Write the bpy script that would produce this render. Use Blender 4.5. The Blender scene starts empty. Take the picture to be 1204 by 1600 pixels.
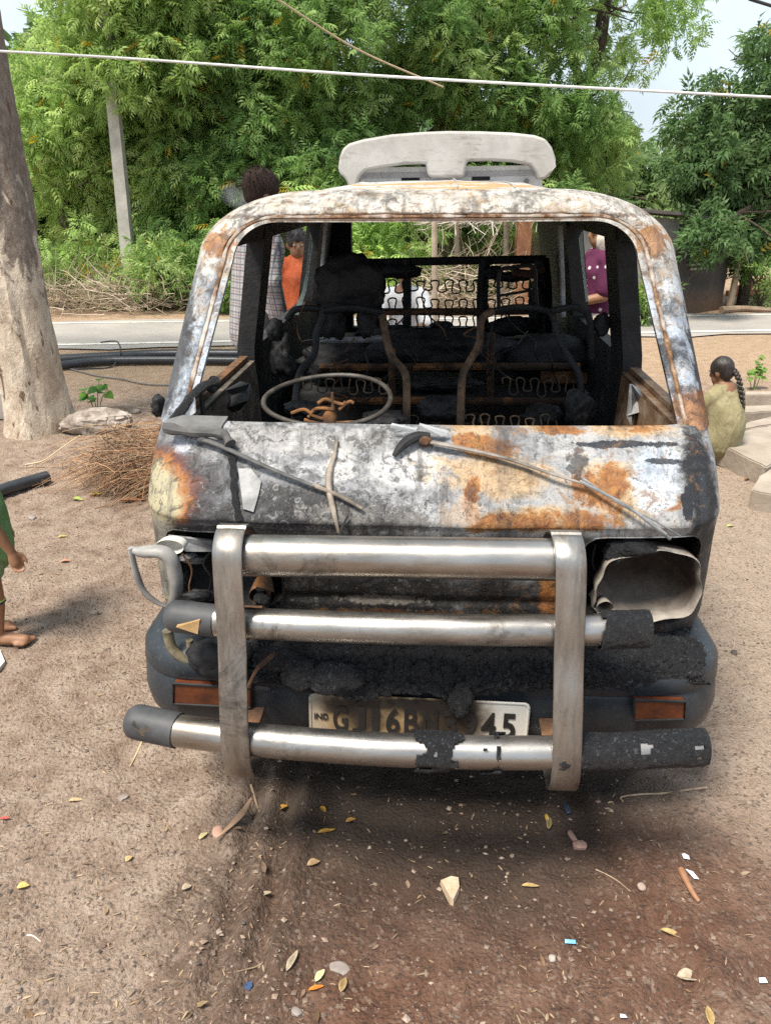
import bpy, bmesh, math, random
import numpy as np
from mathutils import Vector, Matrix

# ------------------------------------------------------------------ camera
R = math.radians
scene = bpy.context.scene
COL = scene.collection
CAM_H, PITCH, ROLL, FOC = 1.62, R(22.9), R(0.4), 1200.0
cam_d = bpy.data.cameras.new('camera')
cam_d.sensor_fit = 'VERTICAL'; cam_d.sensor_height = 36.0; cam_d.lens = 36.0 * FOC / 1600.0
cam_d.clip_start = 0.05; cam_d.clip_end = 2000
cam = bpy.data.objects.new('camera', cam_d); COL.objects.link(cam)
cam.matrix_world = Matrix.Translation((0, 0, CAM_H)) @ Matrix.Rotation(R(90) - PITCH, 4, 'X') @ Matrix.Rotation(-ROLL, 4, 'Z')
scene.camera = cam

# ------------------------------------------------------------------ sky and sun
SUN_DIR = Vector((-0.34, -0.34, 1.0)).normalized()          # towards the sun: high, from the left
SUN_EL = math.asin(SUN_DIR.z); SUN_AZ = math.atan2(SUN_DIR.x, SUN_DIR.y)
world = bpy.data.worlds.new('World'); scene.world = world; world.use_nodes = True
wn = world.node_tree; wn.nodes.clear()
w_out = wn.nodes.new('ShaderNodeOutputWorld'); w_bg = wn.nodes.new('ShaderNodeBackground')
w_sky = wn.nodes.new('ShaderNodeTexSky'); w_sky.sky_type = 'NISHITA'; w_sky.sun_disc = False
w_sky.sun_elevation = SUN_EL; w_sky.sun_rotation = SUN_AZ
w_sky.air_density = 1.0; w_sky.dust_density = 3.5; w_sky.ozone_density = 1.0
w_tc = wn.nodes.new('ShaderNodeTexCoord'); w_no = wn.nodes.new('ShaderNodeTexNoise')
w_no.inputs['Scale'].default_value = 2.2; w_no.inputs['Detail'].default_value = 7; w_no.inputs['Roughness'].default_value = 0.55
w_rp = wn.nodes.new('ShaderNodeMapRange'); w_rp.inputs['From Min'].default_value = 0.30; w_rp.inputs['From Max'].default_value = 0.62
w_rp.inputs['To Min'].default_value = 0.35; w_rp.inputs['To Max'].default_value = 0.95
w_mx = wn.nodes.new('ShaderNodeMix'); w_mx.data_type = 'RGBA'; w_mx.inputs[7].default_value = (6.1, 6.9, 7.6, 1)   # thin bright cloud
wn.links.new(w_tc.outputs['Generated'], w_no.inputs['Vector']); wn.links.new(w_no.outputs[0], w_rp.inputs[0])
wn.links.new(w_rp.outputs[0], w_mx.inputs[0]); wn.links.new(w_sky.outputs[0], w_mx.inputs[6])
wn.links.new(w_mx.outputs[2], w_bg.inputs[0]); w_bg.inputs[1].default_value = 0.08
wn.links.new(w_bg.outputs[0], w_out.inputs[0])
sun_d = bpy.data.lights.new('sun', 'SUN'); sun_d.energy = 3.3; sun_d.angle = R(16); sun_d.color = (1.0, 0.925, 0.81)
sun = bpy.data.objects.new('sun', sun_d); COL.objects.link(sun); sun.location = (0, 0, 30)
sun.rotation_euler = SUN_DIR.to_track_quat('Z', 'Y').to_euler()

scene.view_settings.view_transform = 'Standard'; scene.view_settings.look = 'None'
scene.view_settings.exposure = 1.08; scene.view_settings.gamma = 1.0
scene.view_settings.use_curve_mapping = False
scene.render.engine = 'CYCLES'
scene.cycles.use_denoising = False; scene.cycles.sample_clamp_indirect = 4.0
scene.cycles.max_bounces = 6; scene.cycles.diffuse_bounces = 3; scene.cycles.glossy_bounces = 3
scene.cycles.transmission_bounces = 3; scene.cycles.volume_bounces = 1
scene.cycles.caustics_reflective = False; scene.cycles.caustics_refractive = False

random.seed(11); rng = np.random.default_rng(11)

# ------------------------------------------------------------------ measuring the place
def _ray(px, py):
    u = (px - 602) / FOC; v = (py - 800) / FOC
    x = u * math.cos(ROLL) - v * math.sin(ROLL); y = u * math.sin(ROLL) + v * math.cos(ROLL)
    return Vector((x, math.cos(PITCH) - y * math.sin(PITCH), -math.sin(PITCH) - y * math.cos(PITCH)))
def on_ground(px, py, z=0.0):            # the point of the ground seen there
    d = _ray(px, py); t = (z - CAM_H) / d.z
    return Vector((d.x * t, d.y * t, z))
def at_depth(px, py, Y):                 # the point seen there at Y metres ahead
    d = _ray(px, py); t = Y / d.y
    return Vector((d.x * t, Y, CAM_H + d.z * t))
VAN_O = Vector((0.092, 1.57, 0.0)); VAN_YAW = R(3.7)
_va = Vector((math.sin(VAN_YAW), math.cos(VAN_YAW), 0)); _vr = Vector((math.cos(VAN_YAW), -math.sin(VAN_YAW), 0))
def on_van(px, py, y):                   # van coordinates (x right, y back, z up) at depth y behind the bumper face
    d = _ray(px, py); c = Vector((0, 0, CAM_H)); t = ((VAN_O - c).dot(_va) + y) / d.dot(_va)
    w = c + t * d - VAN_O
    return Vector((w.dot(_vr), y, w.z))

# ------------------------------------------------------------------ mesh helpers
def mesh_np(name, V, F, mat=None, parent=None, smooth=False, sharp=None, col=None):
    V = np.asarray(V, np.float32).reshape(-1, 3); F = np.asarray(F, np.int32)
    me = bpy.data.meshes.new(name)
    me.vertices.add(len(V)); me.vertices.foreach_set('co', V.ravel())
    k = F.shape[1]
    me.loops.add(F.size); me.loops.foreach_set('vertex_index', F.ravel())
    me.polygons.add(len(F))
    me.polygons.foreach_set('loop_start', np.arange(0, F.size, k, dtype=np.int32))
    me.polygons.foreach_set('loop_total', np.full(len(F), k, np.int32))
    me.polygons.foreach_set('use_smooth', np.full(len(F), smooth, bool))
    if col is not None:
        a = me.color_attributes.new('tint', 'FLOAT_COLOR', 'POINT')
        c = np.ones((len(V), 4), np.float32); c[:, :col.shape[1]] = col
        a.data.foreach_set('color', c.ravel())
    me.update(calc_edges=True)
    return finish(name, me, mat, parent, sharp)
def finish(name, me, mat, parent, sharp=None):
    if mat is not None: me.materials.append(mat)
    if sharp: me.set_sharp_from_angle(angle=R(sharp))
    o = bpy.data.objects.new(name, me); COL.objects.link(o)
    if parent is not None: o.parent = parent
    return o
class MB:
    """collects shapes, then links them as one mesh object"""
    def __init__(s): s.v = []; s.f = []
    def add(s, V, F):
        b = len(s.v); s.v.extend([tuple(p) for p in V]); s.f.extend([tuple(i + b for i in f) for f in F]); return s
    def box(s, c, size, M=None, bev=0.0):
        x, y, z = size[0] / 2, size[1] / 2, size[2] / 2
        bm = bmesh.new(); bmesh.ops.create_cube(bm, size=1.0, matrix=Matrix.Diagonal((2 * x, 2 * y, 2 * z, 1)))
        if bev > 0: bmesh.ops.bevel(bm, geom=list(bm.edges), offset=bev, segments=2, affect='EDGES', profile=0.6)
        bm.verts.index_update()
        T = Matrix.Translation(c) @ (M.to_4x4() if M is not None else Matrix())
        s.add([T @ v.co for v in bm.verts], [[v.index for v in f.verts] for f in bm.faces]); bm.free(); return s
    def tube(s, pts, r, n=10, cap=True, squash=1.0, up=None):
        P = [Vector(p) for p in pts]; m = len(P)
        rr = list(r) if hasattr(r, '__len__') else [r] * m
        T = []
        for i in range(m):
            t = P[min(i + 1, m - 1)] - P[max(i - 1, 0)]
            T.append(t.normalized() if t.length > 1e-9 else Vector((0, 0, 1)))
        u = Vector(up) if up is not None else (Vector((0, 0, 1)) if abs(T[0].z) < 0.9 else Vector((1, 0, 0)))
        V = []
        for i in range(m):
            u = (u - T[i] * u.dot(T[i]))
            u = u.normalized() if u.length > 1e-6 else T[i].orthogonal().normalized()
            w = T[i].cross(u)
            for k in range(n):
                a = 2 * math.pi * k / n
                V.append(P[i] + u * (math.cos(a) * rr[i] * squash) + w * (math.sin(a) * rr[i]))
        F = [(i * n + k, i * n + (k + 1) % n, (i + 1) * n + (k + 1) % n, (i + 1) * n + k) for i in range(m - 1) for k in range(n)]
        if cap: F += [tuple(range(n))[::-1], tuple((m - 1) * n + k for k in range(n))]
        return s.add(V, F)
    def ball(s, c, r, n=10, m=7, M=None):
        r = Vector((r, r, r)) if not hasattr(r, '__len__') else Vector(r); c = Vector(c)
        V = []; F = []
        for i in range(m + 1):
            th = math.pi * i / m
            for k in range(n):
                a = 2 * math.pi * k / n
                d = Vector((math.sin(th) * math.cos(a) * r.x, math.sin(th) * math.sin(a) * r.y, math.cos(th) * r.z))
                V.append(c + (M @ d if M is not None else d))
        for i in range(m):
            for k in range(n):
                F.append((i * n + k, (i + 1) * n + k, (i + 1) * n + (k + 1) % n, i * n + (k + 1) % n))
        return s.add(V, F)
    def grid(s, P, closed=False):
        nu = len(P); nv = len(P[0]); V = [p for row in P for p in row]
        F = []
        for i in range(nu - (0 if closed else 1)):
            for j in range(nv - 1):
                a = i * nv + j; b = ((i + 1) % nu) * nv + j
                F.append((a, b, b + 1, a + 1))
        return s.add(V, F)
    def prism(s, outline, back, M=None):
        """outline: points of one flat ring; back: the vector to the other side"""
        n = len(outline); A = [Vector(p) for p in outline]; B = [p + Vector(back) for p in A]
        return s.add(A + B, [tuple(range(n)), tuple(range(2 * n - 1, n - 1, -1))] + [((k + 1) % n, k, n + k, n + (k + 1) % n) for k in range(n)])
    def build(s, name, mat, parent=None, smooth=True, sharp=38):
        me = bpy.data.meshes.new(name); me.from_pydata([tuple(v) for v in s.v], [], s.f)
        me.validate(clean_customdata=False)
        bm = bmesh.new(); bm.from_mesh(me); bmesh.ops.recalc_face_normals(bm, faces=bm.faces); bm.to_mesh(me); bm.free()
        me.polygons.foreach_set('use_smooth', np.full(len(me.polygons), smooth, bool)); me.update()
        return finish(name, me, mat, parent, sharp if smooth else None)
def spline(pts, n=8):
    """Catmull-Rom through pts"""
    P = [Vector(p) for p in pts]; Q = [2 * P[0] - P[1]] + P + [2 * P[-1] - P[-2]]; out = []
    for i in range(1, len(Q) - 2):
        for k in range(n):
            t = k / n; a, b, c, d = Q[i - 1], Q[i], Q[i + 1], Q[i + 2]
            out.append(0.5 * ((2 * b) + (c - a) * t + (2 * a - 5 * b + 4 * c - d) * t * t + (3 * b - a - 3 * c + d) * t ** 3))
    out.append(P[-1]); return out
def thing(name, label, cat, loc=(0, 0, 0), rz=0.0, group=None):
    o = bpy.data.objects.new(name, None); COL.objects.link(o); o.location = loc; o.rotation_euler = (0, 0, rz)
    o.empty_display_size = 0.1
    return tag(o, label, cat, group)
def tag(o, label, cat, group=None, kind=None):
    if label: o['label'] = label
    if cat: o['category'] = cat
    if group: o['group'] = group
    if kind: o['kind'] = kind
    return o
def struct(o): o['kind'] = 'structure'; return o

def _hash(ix, iy, iz, seed):
    h = (ix.astype(np.int64) * 374761393 + iy.astype(np.int64) * 668265263 + iz.astype(np.int64) * 2147483647 + seed * 974634777) & 0xffffffff
    h = ((h ^ (h >> 13)) * 1274126177) & 0xffffffff
    return ((h ^ (h >> 16)) & 0xffff) / 65535.0
def vnoise(x, y, z=0.0, seed=0):
    x = np.asarray(x, float); y = np.asarray(y, float) + 0 * x; z = np.asarray(z, float) + 0 * x
    ix, iy, iz = np.floor(x), np.floor(y), np.floor(z)
    fx, fy, fz = x - ix, y - iy, z - iz
    fx = fx * fx * (3 - 2 * fx); fy = fy * fy * (3 - 2 * fy); fz = fz * fz * (3 - 2 * fz)
    o = 0
    for dx in (0, 1):
        for dy in (0, 1):
            for dz in (0, 1):
                o = o + _hash(ix + dx, iy + dy, iz + dz, seed) * (fx if dx else 1 - fx) * (fy if dy else 1 - fy) * (fz if dz else 1 - fz)
    return o
def fbm(x, y, z=0.0, seed=0, oct=4):
    s = 0; a = 1.0; t = 0
    for k in range(oct):
        s = s + a * (vnoise(np.asarray(x) * 2 ** k, np.asarray(y) * 2 ** k, np.asarray(z) * 2 ** k, seed + k) - 0.5); t += a; a *= 0.5
    return s / t
def sstep(a, b, x):
    t = np.clip((np.asarray(x, float) - a) / (b - a), 0, 1); return t * t * (3 - 2 * t)

# ------------------------------------------------------------------ material helpers
class NT:
    def __init__(s, name):
        s.m = bpy.data.materials.new(name); s.m.use_nodes = True; s.t = s.m.node_tree; s.t.nodes.clear()
        s.out = s.t.nodes.new('ShaderNodeOutputMaterial'); s.tc = s.t.nodes.new('ShaderNodeTexCoord')
        s.P = s.tc.outputs['Object']
    def n(s, typ, **kw):
        k = s.t.nodes.new('ShaderNode' + typ)
        for a, b in kw.items(): setattr(k, a, b)
        return k
    def put(s, sock, v):
        if v is None: return
        if isinstance(v, bpy.types.NodeSocket): s.t.links.new(v, sock)
        else:
            if isinstance(v, (tuple, list)) and sock.type == 'RGBA' and len(v) == 3: v = (*v, 1)
            sock.default_value = v
    def noise(s, scale, detail=4, rough=0.55, dist=0.0, P=None, col=False):
        k = s.n('TexNoise'); s.put(k.inputs['Vector'], P or s.P); k.inputs['Scale'].default_value = scale
        k.inputs['Detail'].default_value = detail; k.inputs['Roughness'].default_value = rough; k.inputs['Distortion'].default_value = dist
        return k.outputs[1 if col else 0]
    def voro(s, scale, P=None, feat='F1', out=0, rand=1.0):
        k = s.n('TexVoronoi'); k.feature = feat; s.put(k.inputs['Vector'], P or s.P); k.inputs['Scale'].default_value = scale
        k.inputs['Randomness'].default_value = rand
        return k.outputs[out]
    def scaled(s, v, P=None):
        k = s.n('VectorMath', operation='MULTIPLY'); s.put(k.inputs[0], P or s.P); k.inputs[1].default_value = v; return k.outputs[0]
    def math(s, op, a, b=None, c=None, clamp=False):
        k = s.n('Math', operation=op, use_clamp=clamp); s.put(k.inputs[0], a); s.put(k.inputs[1], b); s.put(k.inputs[2], c); return k.outputs[0]
    def mapr(s, v, a, b, c=0.0, d=1.0, smooth=False):
        k = s.n('MapRange'); k.interpolation_type = 'SMOOTHSTEP' if smooth else 'LINEAR'; s.put(k.inputs[0], v)
        for i, q in enumerate((a, b, c, d)): s.put(k.inputs[i + 1], q)
        return k.outputs[0]
    def mix(s, f, a, b, mode='MIX'):
        k = s.n('Mix', data_type='RGBA', blend_type=mode); s.put(k.inputs[0], f); s.put(k.inputs[6], a); s.put(k.inputs[7], b); return k.outputs[2]
    def ramp(s, f, stops):
        k = s.n('ValToRGB'); s.put(k.inputs[0], f); e = k.color_ramp.elements
        while len(e) < len(stops): e.new(0.5)
        for i, (p, c) in enumerate(stops): e[i].position = p; e[i].color = (*c, 1) if len(c) == 3 else c
        return k.outputs[0]
    def sep(s, P=None):
        k = s.n('SeparateXYZ'); s.put(k.inputs[0], P or s.P); return k.outputs
    def warp(s, amt, scale, detail=3, P=None):
        c = s.noise(scale, detail, 0.6, col=True, P=P)
        k = s.n('VectorMath', operation='SUBTRACT'); s.put(k.inputs[0], c); k.inputs[1].default_value = (.5, .5, .5)
        q = s.n('VectorMath', operation='SCALE'); s.put(q.inputs[0], k.outputs[0]); q.inputs['Scale'].default_value = amt
        a = s.n('VectorMath', operation='ADD'); s.put(a.inputs[0], q.outputs[0]); s.put(a.inputs[1], P or s.P); return a.outputs[0]
    def blob(s, c, r, soft=0.35, P=None):
        """1 inside the ellipsoid c, r; fades over soft"""
        a = s.n('VectorMath', operation='SUBTRACT'); s.put(a.inputs[0], P or s.P); a.inputs[1].default_value = c
        b = s.n('VectorMath', operation='DIVIDE'); s.put(b.inputs[0], a.outputs[0]); b.inputs[1].default_value = r
        l = s.n('VectorMath', operation='LENGTH'); s.put(l.inputs[0], b.outputs[0])
        return s.mapr(l.outputs['Value'], 1 + soft, max(0, 1 - soft), 0, 1, True)
    def bump(s, h, strength=0.4, dist=0.01, normal=None):
        k = s.n('Bump'); k.inputs['Strength'].default_value = strength; k.inputs['Distance'].default_value = dist
        s.put(k.inputs['Height'], h); s.put(k.inputs['Normal'], normal); return k.outputs[0]
    def bsdf(s, color, rough=0.7, metal=0.0, normal=None, spec=0.5, **kw):
        k = s.n('BsdfPrincipled'); s.put(k.inputs['Base Color'], color); s.put(k.inputs['Roughness'], rough); s.put(k.inputs['Metallic'], metal)
        s.put(k.inputs['Normal'], normal); s.put(k.inputs['Specular IOR Level'], spec)
        for a, b in kw.items(): s.put(k.inputs[a.replace('_', ' ')], b)
        s.t.links.new(k.outputs[0], s.out.inputs[0]); s.b = k; return s.m
def simple(name, c1, c2, scale=8, rough=0.8, bump=0.3, bscale=40, bdist=0.004, metal=0.0, spec=0.4, detail=5):
    t = NT(name); f = t.noise(scale, detail, 0.6)
    c = t.ramp(f, [(0.32, c1), (0.68, c2)])
    nb = t.bump(t.noise(bscale, 4, 0.6), bump, bdist) if bump else None
    return t.bsdf(c, rough, metal, nb, spec)
# ================================================================== GROUND, ROAD
def gz(x, y):
    x = np.asarray(x, float); y = np.asarray(y, float)
    near = 1 - sstep(5.5, 7.6, y)
    h = 0.035 * fbm(x * 1.3, y * 1.3, seed=3) + 0.026 * fbm(x * 6, y * 6, seed=7) * 1.0 + 0.017 * fbm(x * 24, y * 24, seed=9, oct=4)
    for cx, cy in ((.45, 1.22), (.62, 1.12), (.30, 1.33), (-.05, 1.18)):          # scuffed footprints
        h = h - 0.010 * np.exp(-(((x - cx) / .05) ** 2 + ((y - cy) / .10) ** 2) ** 2)
    # tyre ruts and scuffed ridges in front of the van
    for x0, k, w, a in ((-.245, .03, .022, .028), (-.34, .02, .020, .024), (-.425, .03, .018, .018), (-.29, .03, .024, -.020), (-.385, .02, .02, -.018), (0.66, -0.25, 0.03, 0.014), (0.62, -0.25, 0.03, -0.014)):
        d = x - (x0 + k * (y - 1.4)) + 0.02 * fbm(x * 5, y * 5, seed=5)
        h = h + a * np.exp(-(d / w) ** 2) * sstep(1.0, 1.2, y) * (1 - sstep(1.7, 2.0, y)) * (0.6 + 0.8 * vnoise(x * 30, y * 14, seed=21))
    h = h * near - 0.004
    return h
def gz1(x, y): return float(gz(np.array([x]), np.array([y]))[0])

def ground_material():
    t = NT('dirt_ground'); x, y, z = t.sep()
    big = t.noise(1.7, 5, 0.6); mid = t.noise(9, 5, 0.65); fine = t.noise(70, 5, 0.7); vf = t.noise(260, 3, 0.7)
    tan = t.ramp(mid, [(0.25, (0.21, 0.142, 0.103)), (0.46, (0.36, 0.265, 0.203)), (0.6, (0.44, 0.338, 0.267)), (0.78, (0.54, 0.435, 0.355))])
    wet = t.ramp(mid, [(0.22, (0.062, 0.028, 0.017)), (0.45, (0.150, 0.072, 0.045)), (0.62, (0.215, 0.118, 0.079)), (0.80, (0.36, 0.24, 0.178))])
    peach = t.ramp(mid, [(0.3, (0.40, 0.27, 0.17)), (0.7, (0.56, 0.41, 0.28))])
    # damp reddish earth in front of the van
    W = t.warp(0.5, 1.8, 4)
    dw = t.math('MULTIPLY', t.blob((0.40, 1.15, 0), (0.80, 0.68, 5), 0.28, W), t.mapr(big, 0.25, 0.55, 0.70, 1.0))
    c = t.mix(dw, tan, wet)
    # pale dry patches
    rutd = t.math('MULTIPLY', t.blob((-.30, 1.38, 0), (.20, .36, 5), .4, W), t.mapr(t.noise(26, 5, .7), .40, .60, .35, .85)); c = t.mix(rutd, c, (.085, .054, .038))
    pale = t.mapr(t.noise(4.2, 4, 0.6, 0.6), 0.60, 0.72, 0, 0.55, True)
    c = t.mix(pale, c, (0.42, 0.32, 0.25))
    far = t.mapr(y, 6.0, 7.4, 0, 1, True); c = t.mix(far, c, peach)
    # dusty right hand side
    rt = t.blob((2.2, 2.6, 0), (1.15, 2.6, 5), 0.4, W); c = t.mix(t.math('MULTIPLY', rt, 0.75), c, (0.47, 0.37, 0.285))
    # soot and oil soaked earth under the burnt van
    W2 = t.warp(0.22, 5, 5)
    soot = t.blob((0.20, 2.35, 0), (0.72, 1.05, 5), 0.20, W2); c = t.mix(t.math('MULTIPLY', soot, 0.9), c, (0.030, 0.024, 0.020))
    # grit: pale and dark crumbs
    v = t.voro(120, out=1); vs = t.sep(v)[0]
    c = t.mix(t.math('MULTIPLY', t.mapr(vs, 0.90, 0.93, 0, 0.32), t.math('SUBTRACT', 1.0, soot)), c, (0.46, 0.38, 0.31)); c = t.mix(t.mapr(vs, 0.10, 0.06, 0, 0.55), c, (0.06, 0.045, 0.035))
    c = t.mix(t.mapr(fine, 0.35, 0.65, 0.35, 0), c, (0.08, 0.055, 0.04))
    h = t.math('ADD', t.math('MULTIPLY', fine, 1.0), t.math('MULTIPLY', t.voro(95), -0.5))
    h = t.math('ADD', h, t.math('MULTIPLY', vf, 0.35))
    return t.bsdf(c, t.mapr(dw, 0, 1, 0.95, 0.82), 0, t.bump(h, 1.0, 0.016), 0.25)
_xs = np.concatenate([[-300, -120, -60, -30, -18, -12, -9, -7, -5.6, -4.6, -4.0, -3.5], np.arange(-3.1, 3.1, 0.017), [3.5, 4.0, 4.6, 5.6, 7, 9, 12, 18, 30, 60, 120, 300]])
_ys = np.concatenate([[-40, -10, -3, -1, 0.0, 0.5], np.arange(0.75, 2.5, 0.0115), np.arange(2.5, 5.2, 0.022), np.arange(5.2, 8.4, 0.07), [8.7, 9.5, 10.5, 11.5, 13, 16, 22, 35, 70, 150, 400]])
_X, _Y = np.meshgrid(_xs, _ys, indexing='ij'); _Z = gz(_X, _Y)
_i = np.arange(len(_xs) * len(_ys)).reshape(len(_xs), len(_ys))
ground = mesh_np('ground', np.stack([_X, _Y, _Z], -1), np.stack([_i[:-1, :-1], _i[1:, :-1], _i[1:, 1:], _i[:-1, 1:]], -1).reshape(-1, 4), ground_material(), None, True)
struct(ground)

def road_material():
    t = NT('dusty_asphalt'); f = t.noise(1.2, 5, 0.6); g = t.noise(60, 4, 0.7)
    c = t.ramp(f, [(0.3, (0.27, 0.255, 0.24)), (0.7, (0.40, 0.37, 0.335))]); c = t.mix(t.mapr(g, 0.4, 0.7, 0, 0.35), c, (0.14, 0.13, 0.125))
    return t.bsdf(c, 0.9, 0, t.bump(t.noise(150, 3, 0.6), 0.5, 0.004), 0.3)
def strip(name, near, far, z, mat, step=0.8, jag=0.0, x0=-45, x1=45, thick=0.0):
    xs = np.arange(x0, x1 + .01, step); b = MB()
    P = [[(x, near(x) + jag * (vnoise(np.array([x * 1.7]), np.array([3.1]), seed=4)[0] - 0.5), z), (x, far(x) + jag * (vnoise(np.array([x * 1.3]), np.array([7.7]), seed=8)[0] - 0.5), z)] for x in xs]
    b.grid(P); return b.build(name, mat, None, True, None)
rn = lambda x: 8.66 + 0.075 * (x + 1)                 # near edge of the tarmac
rf = lambda x: 10.55 + 0.03 * x
struct(strip('road', rn, rf, 0.012, road_material(), 0.5, 0.22))
lt = NT('worn_white_paint'); lf = lt.noise(14, 5, 0.7)
line_m = lt.bsdf(lt.ramp(lf, [(0.36, (0.36, 0.34, 0.31)), (0.5, (0.66, 0.64, 0.58))]), 0.8)
struct(strip('road_edge_line', lambda x: rn(x) + 0.20, lambda x: rn(x) + 0.29, 0.017, line_m, 1.0))
struct(strip('road_far_line', lambda x: rf(x) - 0.24, lambda x: rf(x) - 0.17, 0.017, line_m, 1.0))

# loose grit: thousands of crumbs nobody could count
def scatter(name, n, size, tmplV, tmplF, mat, seed, cols, flat=0.6, zoff=0.25, dens=None, tilt=0.5):
    r = np.random.default_rng(seed); m = int(n * 2.6)
    y = 0.9 + 6.0 * r.random(m) ** 1.9; x = (r.random(m) * 2 - 1) * (0.62 * y + 0.25) + 0.05
    if dens is not None:
        k = r.random(m) < dens(x, y); x, y = x[k], y[k]
    x, y = x[:n], y[:n]; n = len(x)
    s = size[0] + (size[1] - size[0]) * r.random(n) ** 3.0
    S = s[:, None] * (0.6 + 0.8 * r.random((n, 3))); S[:, 2] *= flat
    a = r.random(n) * 2 * np.pi; tl = (r.random(n) - .5) * tilt
    nv = len(tmplV); V = np.repeat(np.asarray(tmplV, float)[None], n, 0) * (1 + 0.35 * (r.random((n, nv, 1)) - .5))
    V = V * S[:, None, :]
    zz = V[..., 2] + V[..., 0] * np.sin(tl)[:, None]
    X = V[..., 0] * np.cos(a)[:, None] - V[..., 1] * np.sin(a)[:, None] + x[:, None]
    Y = V[..., 0] * np.sin(a)[:, None] + V[..., 1] * np.cos(a)[:, None] + y[:, None]
    Z = zz + (gz(x, y) + s * zoff)[:, None]
    F = np.asarray(tmplF)[None] + (np.arange(n) * nv)[:, None, None]
    cc = np.asarray(cols)[r.integers(0, len(cols), n)] * (0.75 + 0.5 * r.random((n, 1)))
    o = mesh_np(name, np.stack([X, Y, Z], -1), F.reshape(-1, F.shape[-1]), mat, None, False, None, np.repeat(cc, nv, 0))
    return o
def tint_material(name, rough=0.85, trans=0.0, bump=0.0, spec=0.3, vary=None):
    t = NT(name); a = t.n('Attribute'); a.attribute_name = 'tint'; c = a.outputs['Color']
    if vary: c = t.mix(t.mapr(t.noise(vary, 3), 0.3, 0.7, 0, 0.4), c, (0.05, 0.035, 0.02), 'MIX')
    m = t.bsdf(c, rough, 0, t.bump(t.noise(200, 3), bump, 0.002) if bump else None, spec)
    if trans:
        tr = t.n('BsdfTranslucent'); mx = t.n('MixShader'); mx.inputs[0].default_value = trans
        br = t.n('HueSaturation'); br.inputs['Value'].default_value = 1.35; br.inputs['Saturation'].default_value = 1.1; t.put(br.inputs['Color'], c)
        t.put(tr.inputs[0], br.outputs[0]); t.t.links.new(t.b.outputs[0], mx.inputs[1]); t.t.links.new(tr.outputs[0], mx.inputs[2]); t.t.links.new(mx.outputs[0], t.out.inputs[0])
    return m
ICO_V = [(1, 0, 0), (.1, 1, .1), (-1, .1, 0), (0, -1, -.1), (.1, .15, 1), (-.1, -.1, -1)]; ICO_F = [[0, 1, 4], [1, 2, 4], [2, 3, 4], [3, 0, 4], [1, 0, 5], [2, 1, 5], [3, 2, 5], [0, 3, 5]]
left_more = lambda x, y: np.where(x < -0.25 - 0.1 * (y - 1.5), 1.0, 0.30) * (0.25 + 1.2 * vnoise(x * 3.1, y * 3.1, seed=31))
grit_m = tint_material('grit', 0.9, bump=0.4)
tag(scatter('gravel', 12000, (0.0012, 0.0078), ICO_V, ICO_F, grit_m, 5,
    [(0.22, 0.165, 0.128), (0.29, 0.23, 0.185), (0.16, 0.115, 0.09), (0.20, 0.145, 0.108), (0.10, 0.08, 0.068), (0.25, 0.185, 0.14)], 0.6, 0.2, left_more),
    'loose gravel and crumbs of stone over the dirt yard', 'gravel', kind='stuff')
CH_V = [(-1, -.16, 0), (0, -.24, .10), (1, -.1, .02), (1, .1, .02), (0, .24, .14), (-1, .16, 0)]; CH_F = [[0, 1, 4, 5], [1, 2, 3, 4]]
tag(scatter('leaf_litter', 7000, (0.0014, 0.0092), CH_V, CH_F, tint_material('dry_litter', 0.85, 0.15), 6,
    [(0.33, 0.23, 0.14), (0.38, 0.28, 0.18), (0.24, 0.16, 0.10), (0.34, 0.26, 0.19), (0.17, 0.11, 0.07), (0.26, 0.19, 0.135)], 1.0, 0.35, left_more, 0.7),
    'dry chips of leaf and straw strewn over the dirt yard', 'litter', kind='stuff')
LF_V = [(-1, 0, 0), (-.45, -.34, .12), (.2, -.36, .05), (1, 0, .16), (.25, .36, .16), (-.45, .32, .05), (0, 0, .0)]; LF_F = [[0, 1, 6], [1, 2, 6], [2, 3, 6], [3, 4, 6], [4, 5, 6], [5, 0, 6]]
tag(scatter('dead_leaf_scatter', 460, (0.004, 0.0165), LF_V, LF_F, tint_material('dead_leaf_bits', 0.8, 0.2, vary=60), 8,
    [(0.32, 0.20, 0.10), (0.34, 0.24, 0.13), (0.22, 0.135, 0.075), (0.26, 0.18, 0.125), (0.33, 0.25, 0.17)], 1.0, 0.3, None, 0.9),
    'small dead leaves scattered everywhere over the dirt yard', 'leaves', kind='stuff')

# ================================================================== TREES
def leaf_template(pairs, llen, lwid, ang, end=True, droop=0.25, start=0.18):
    V = []; F = []
    def leaflet(b, d, L, w):
        n = (-d[1], d[0]); q = len(V)
        mid = (b[0] + d[0] * L * .45, b[1] + d[1] * L * .45); tip = (b[0] + d[0] * L, b[1] + d[1] * L)
        zb = -droop * b[0] ** 2; zt = -droop * tip[0] ** 2 - 0.25 * L
        V.extend([(b[0], b[1], zb), (mid[0] + n[0] * w, mid[1] + n[1] * w, zb + 0.02), (tip[0], tip[1], zt), (mid[0] - n[0] * w, mid[1] - n[1] * w, zb - 0.03)])
        F.append([q, q + 1, q + 2, q + 3])
    for i in range(pairs):
        u = start + (1 - start) * i / pairs
        for sg in (-1, 1):
            a = ang * (1 - 0.35 * u); k = 1 - 0.45 * abs(u - 0.45)
            leaflet((u, 0), (math.cos(a), sg * math.sin(a)), llen * k, lwid * k)
    if end: leaflet((1 - .1, 0), (1, 0), llen * .8, lwid * .8)
    return np.array(V), np.array(F)
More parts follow.
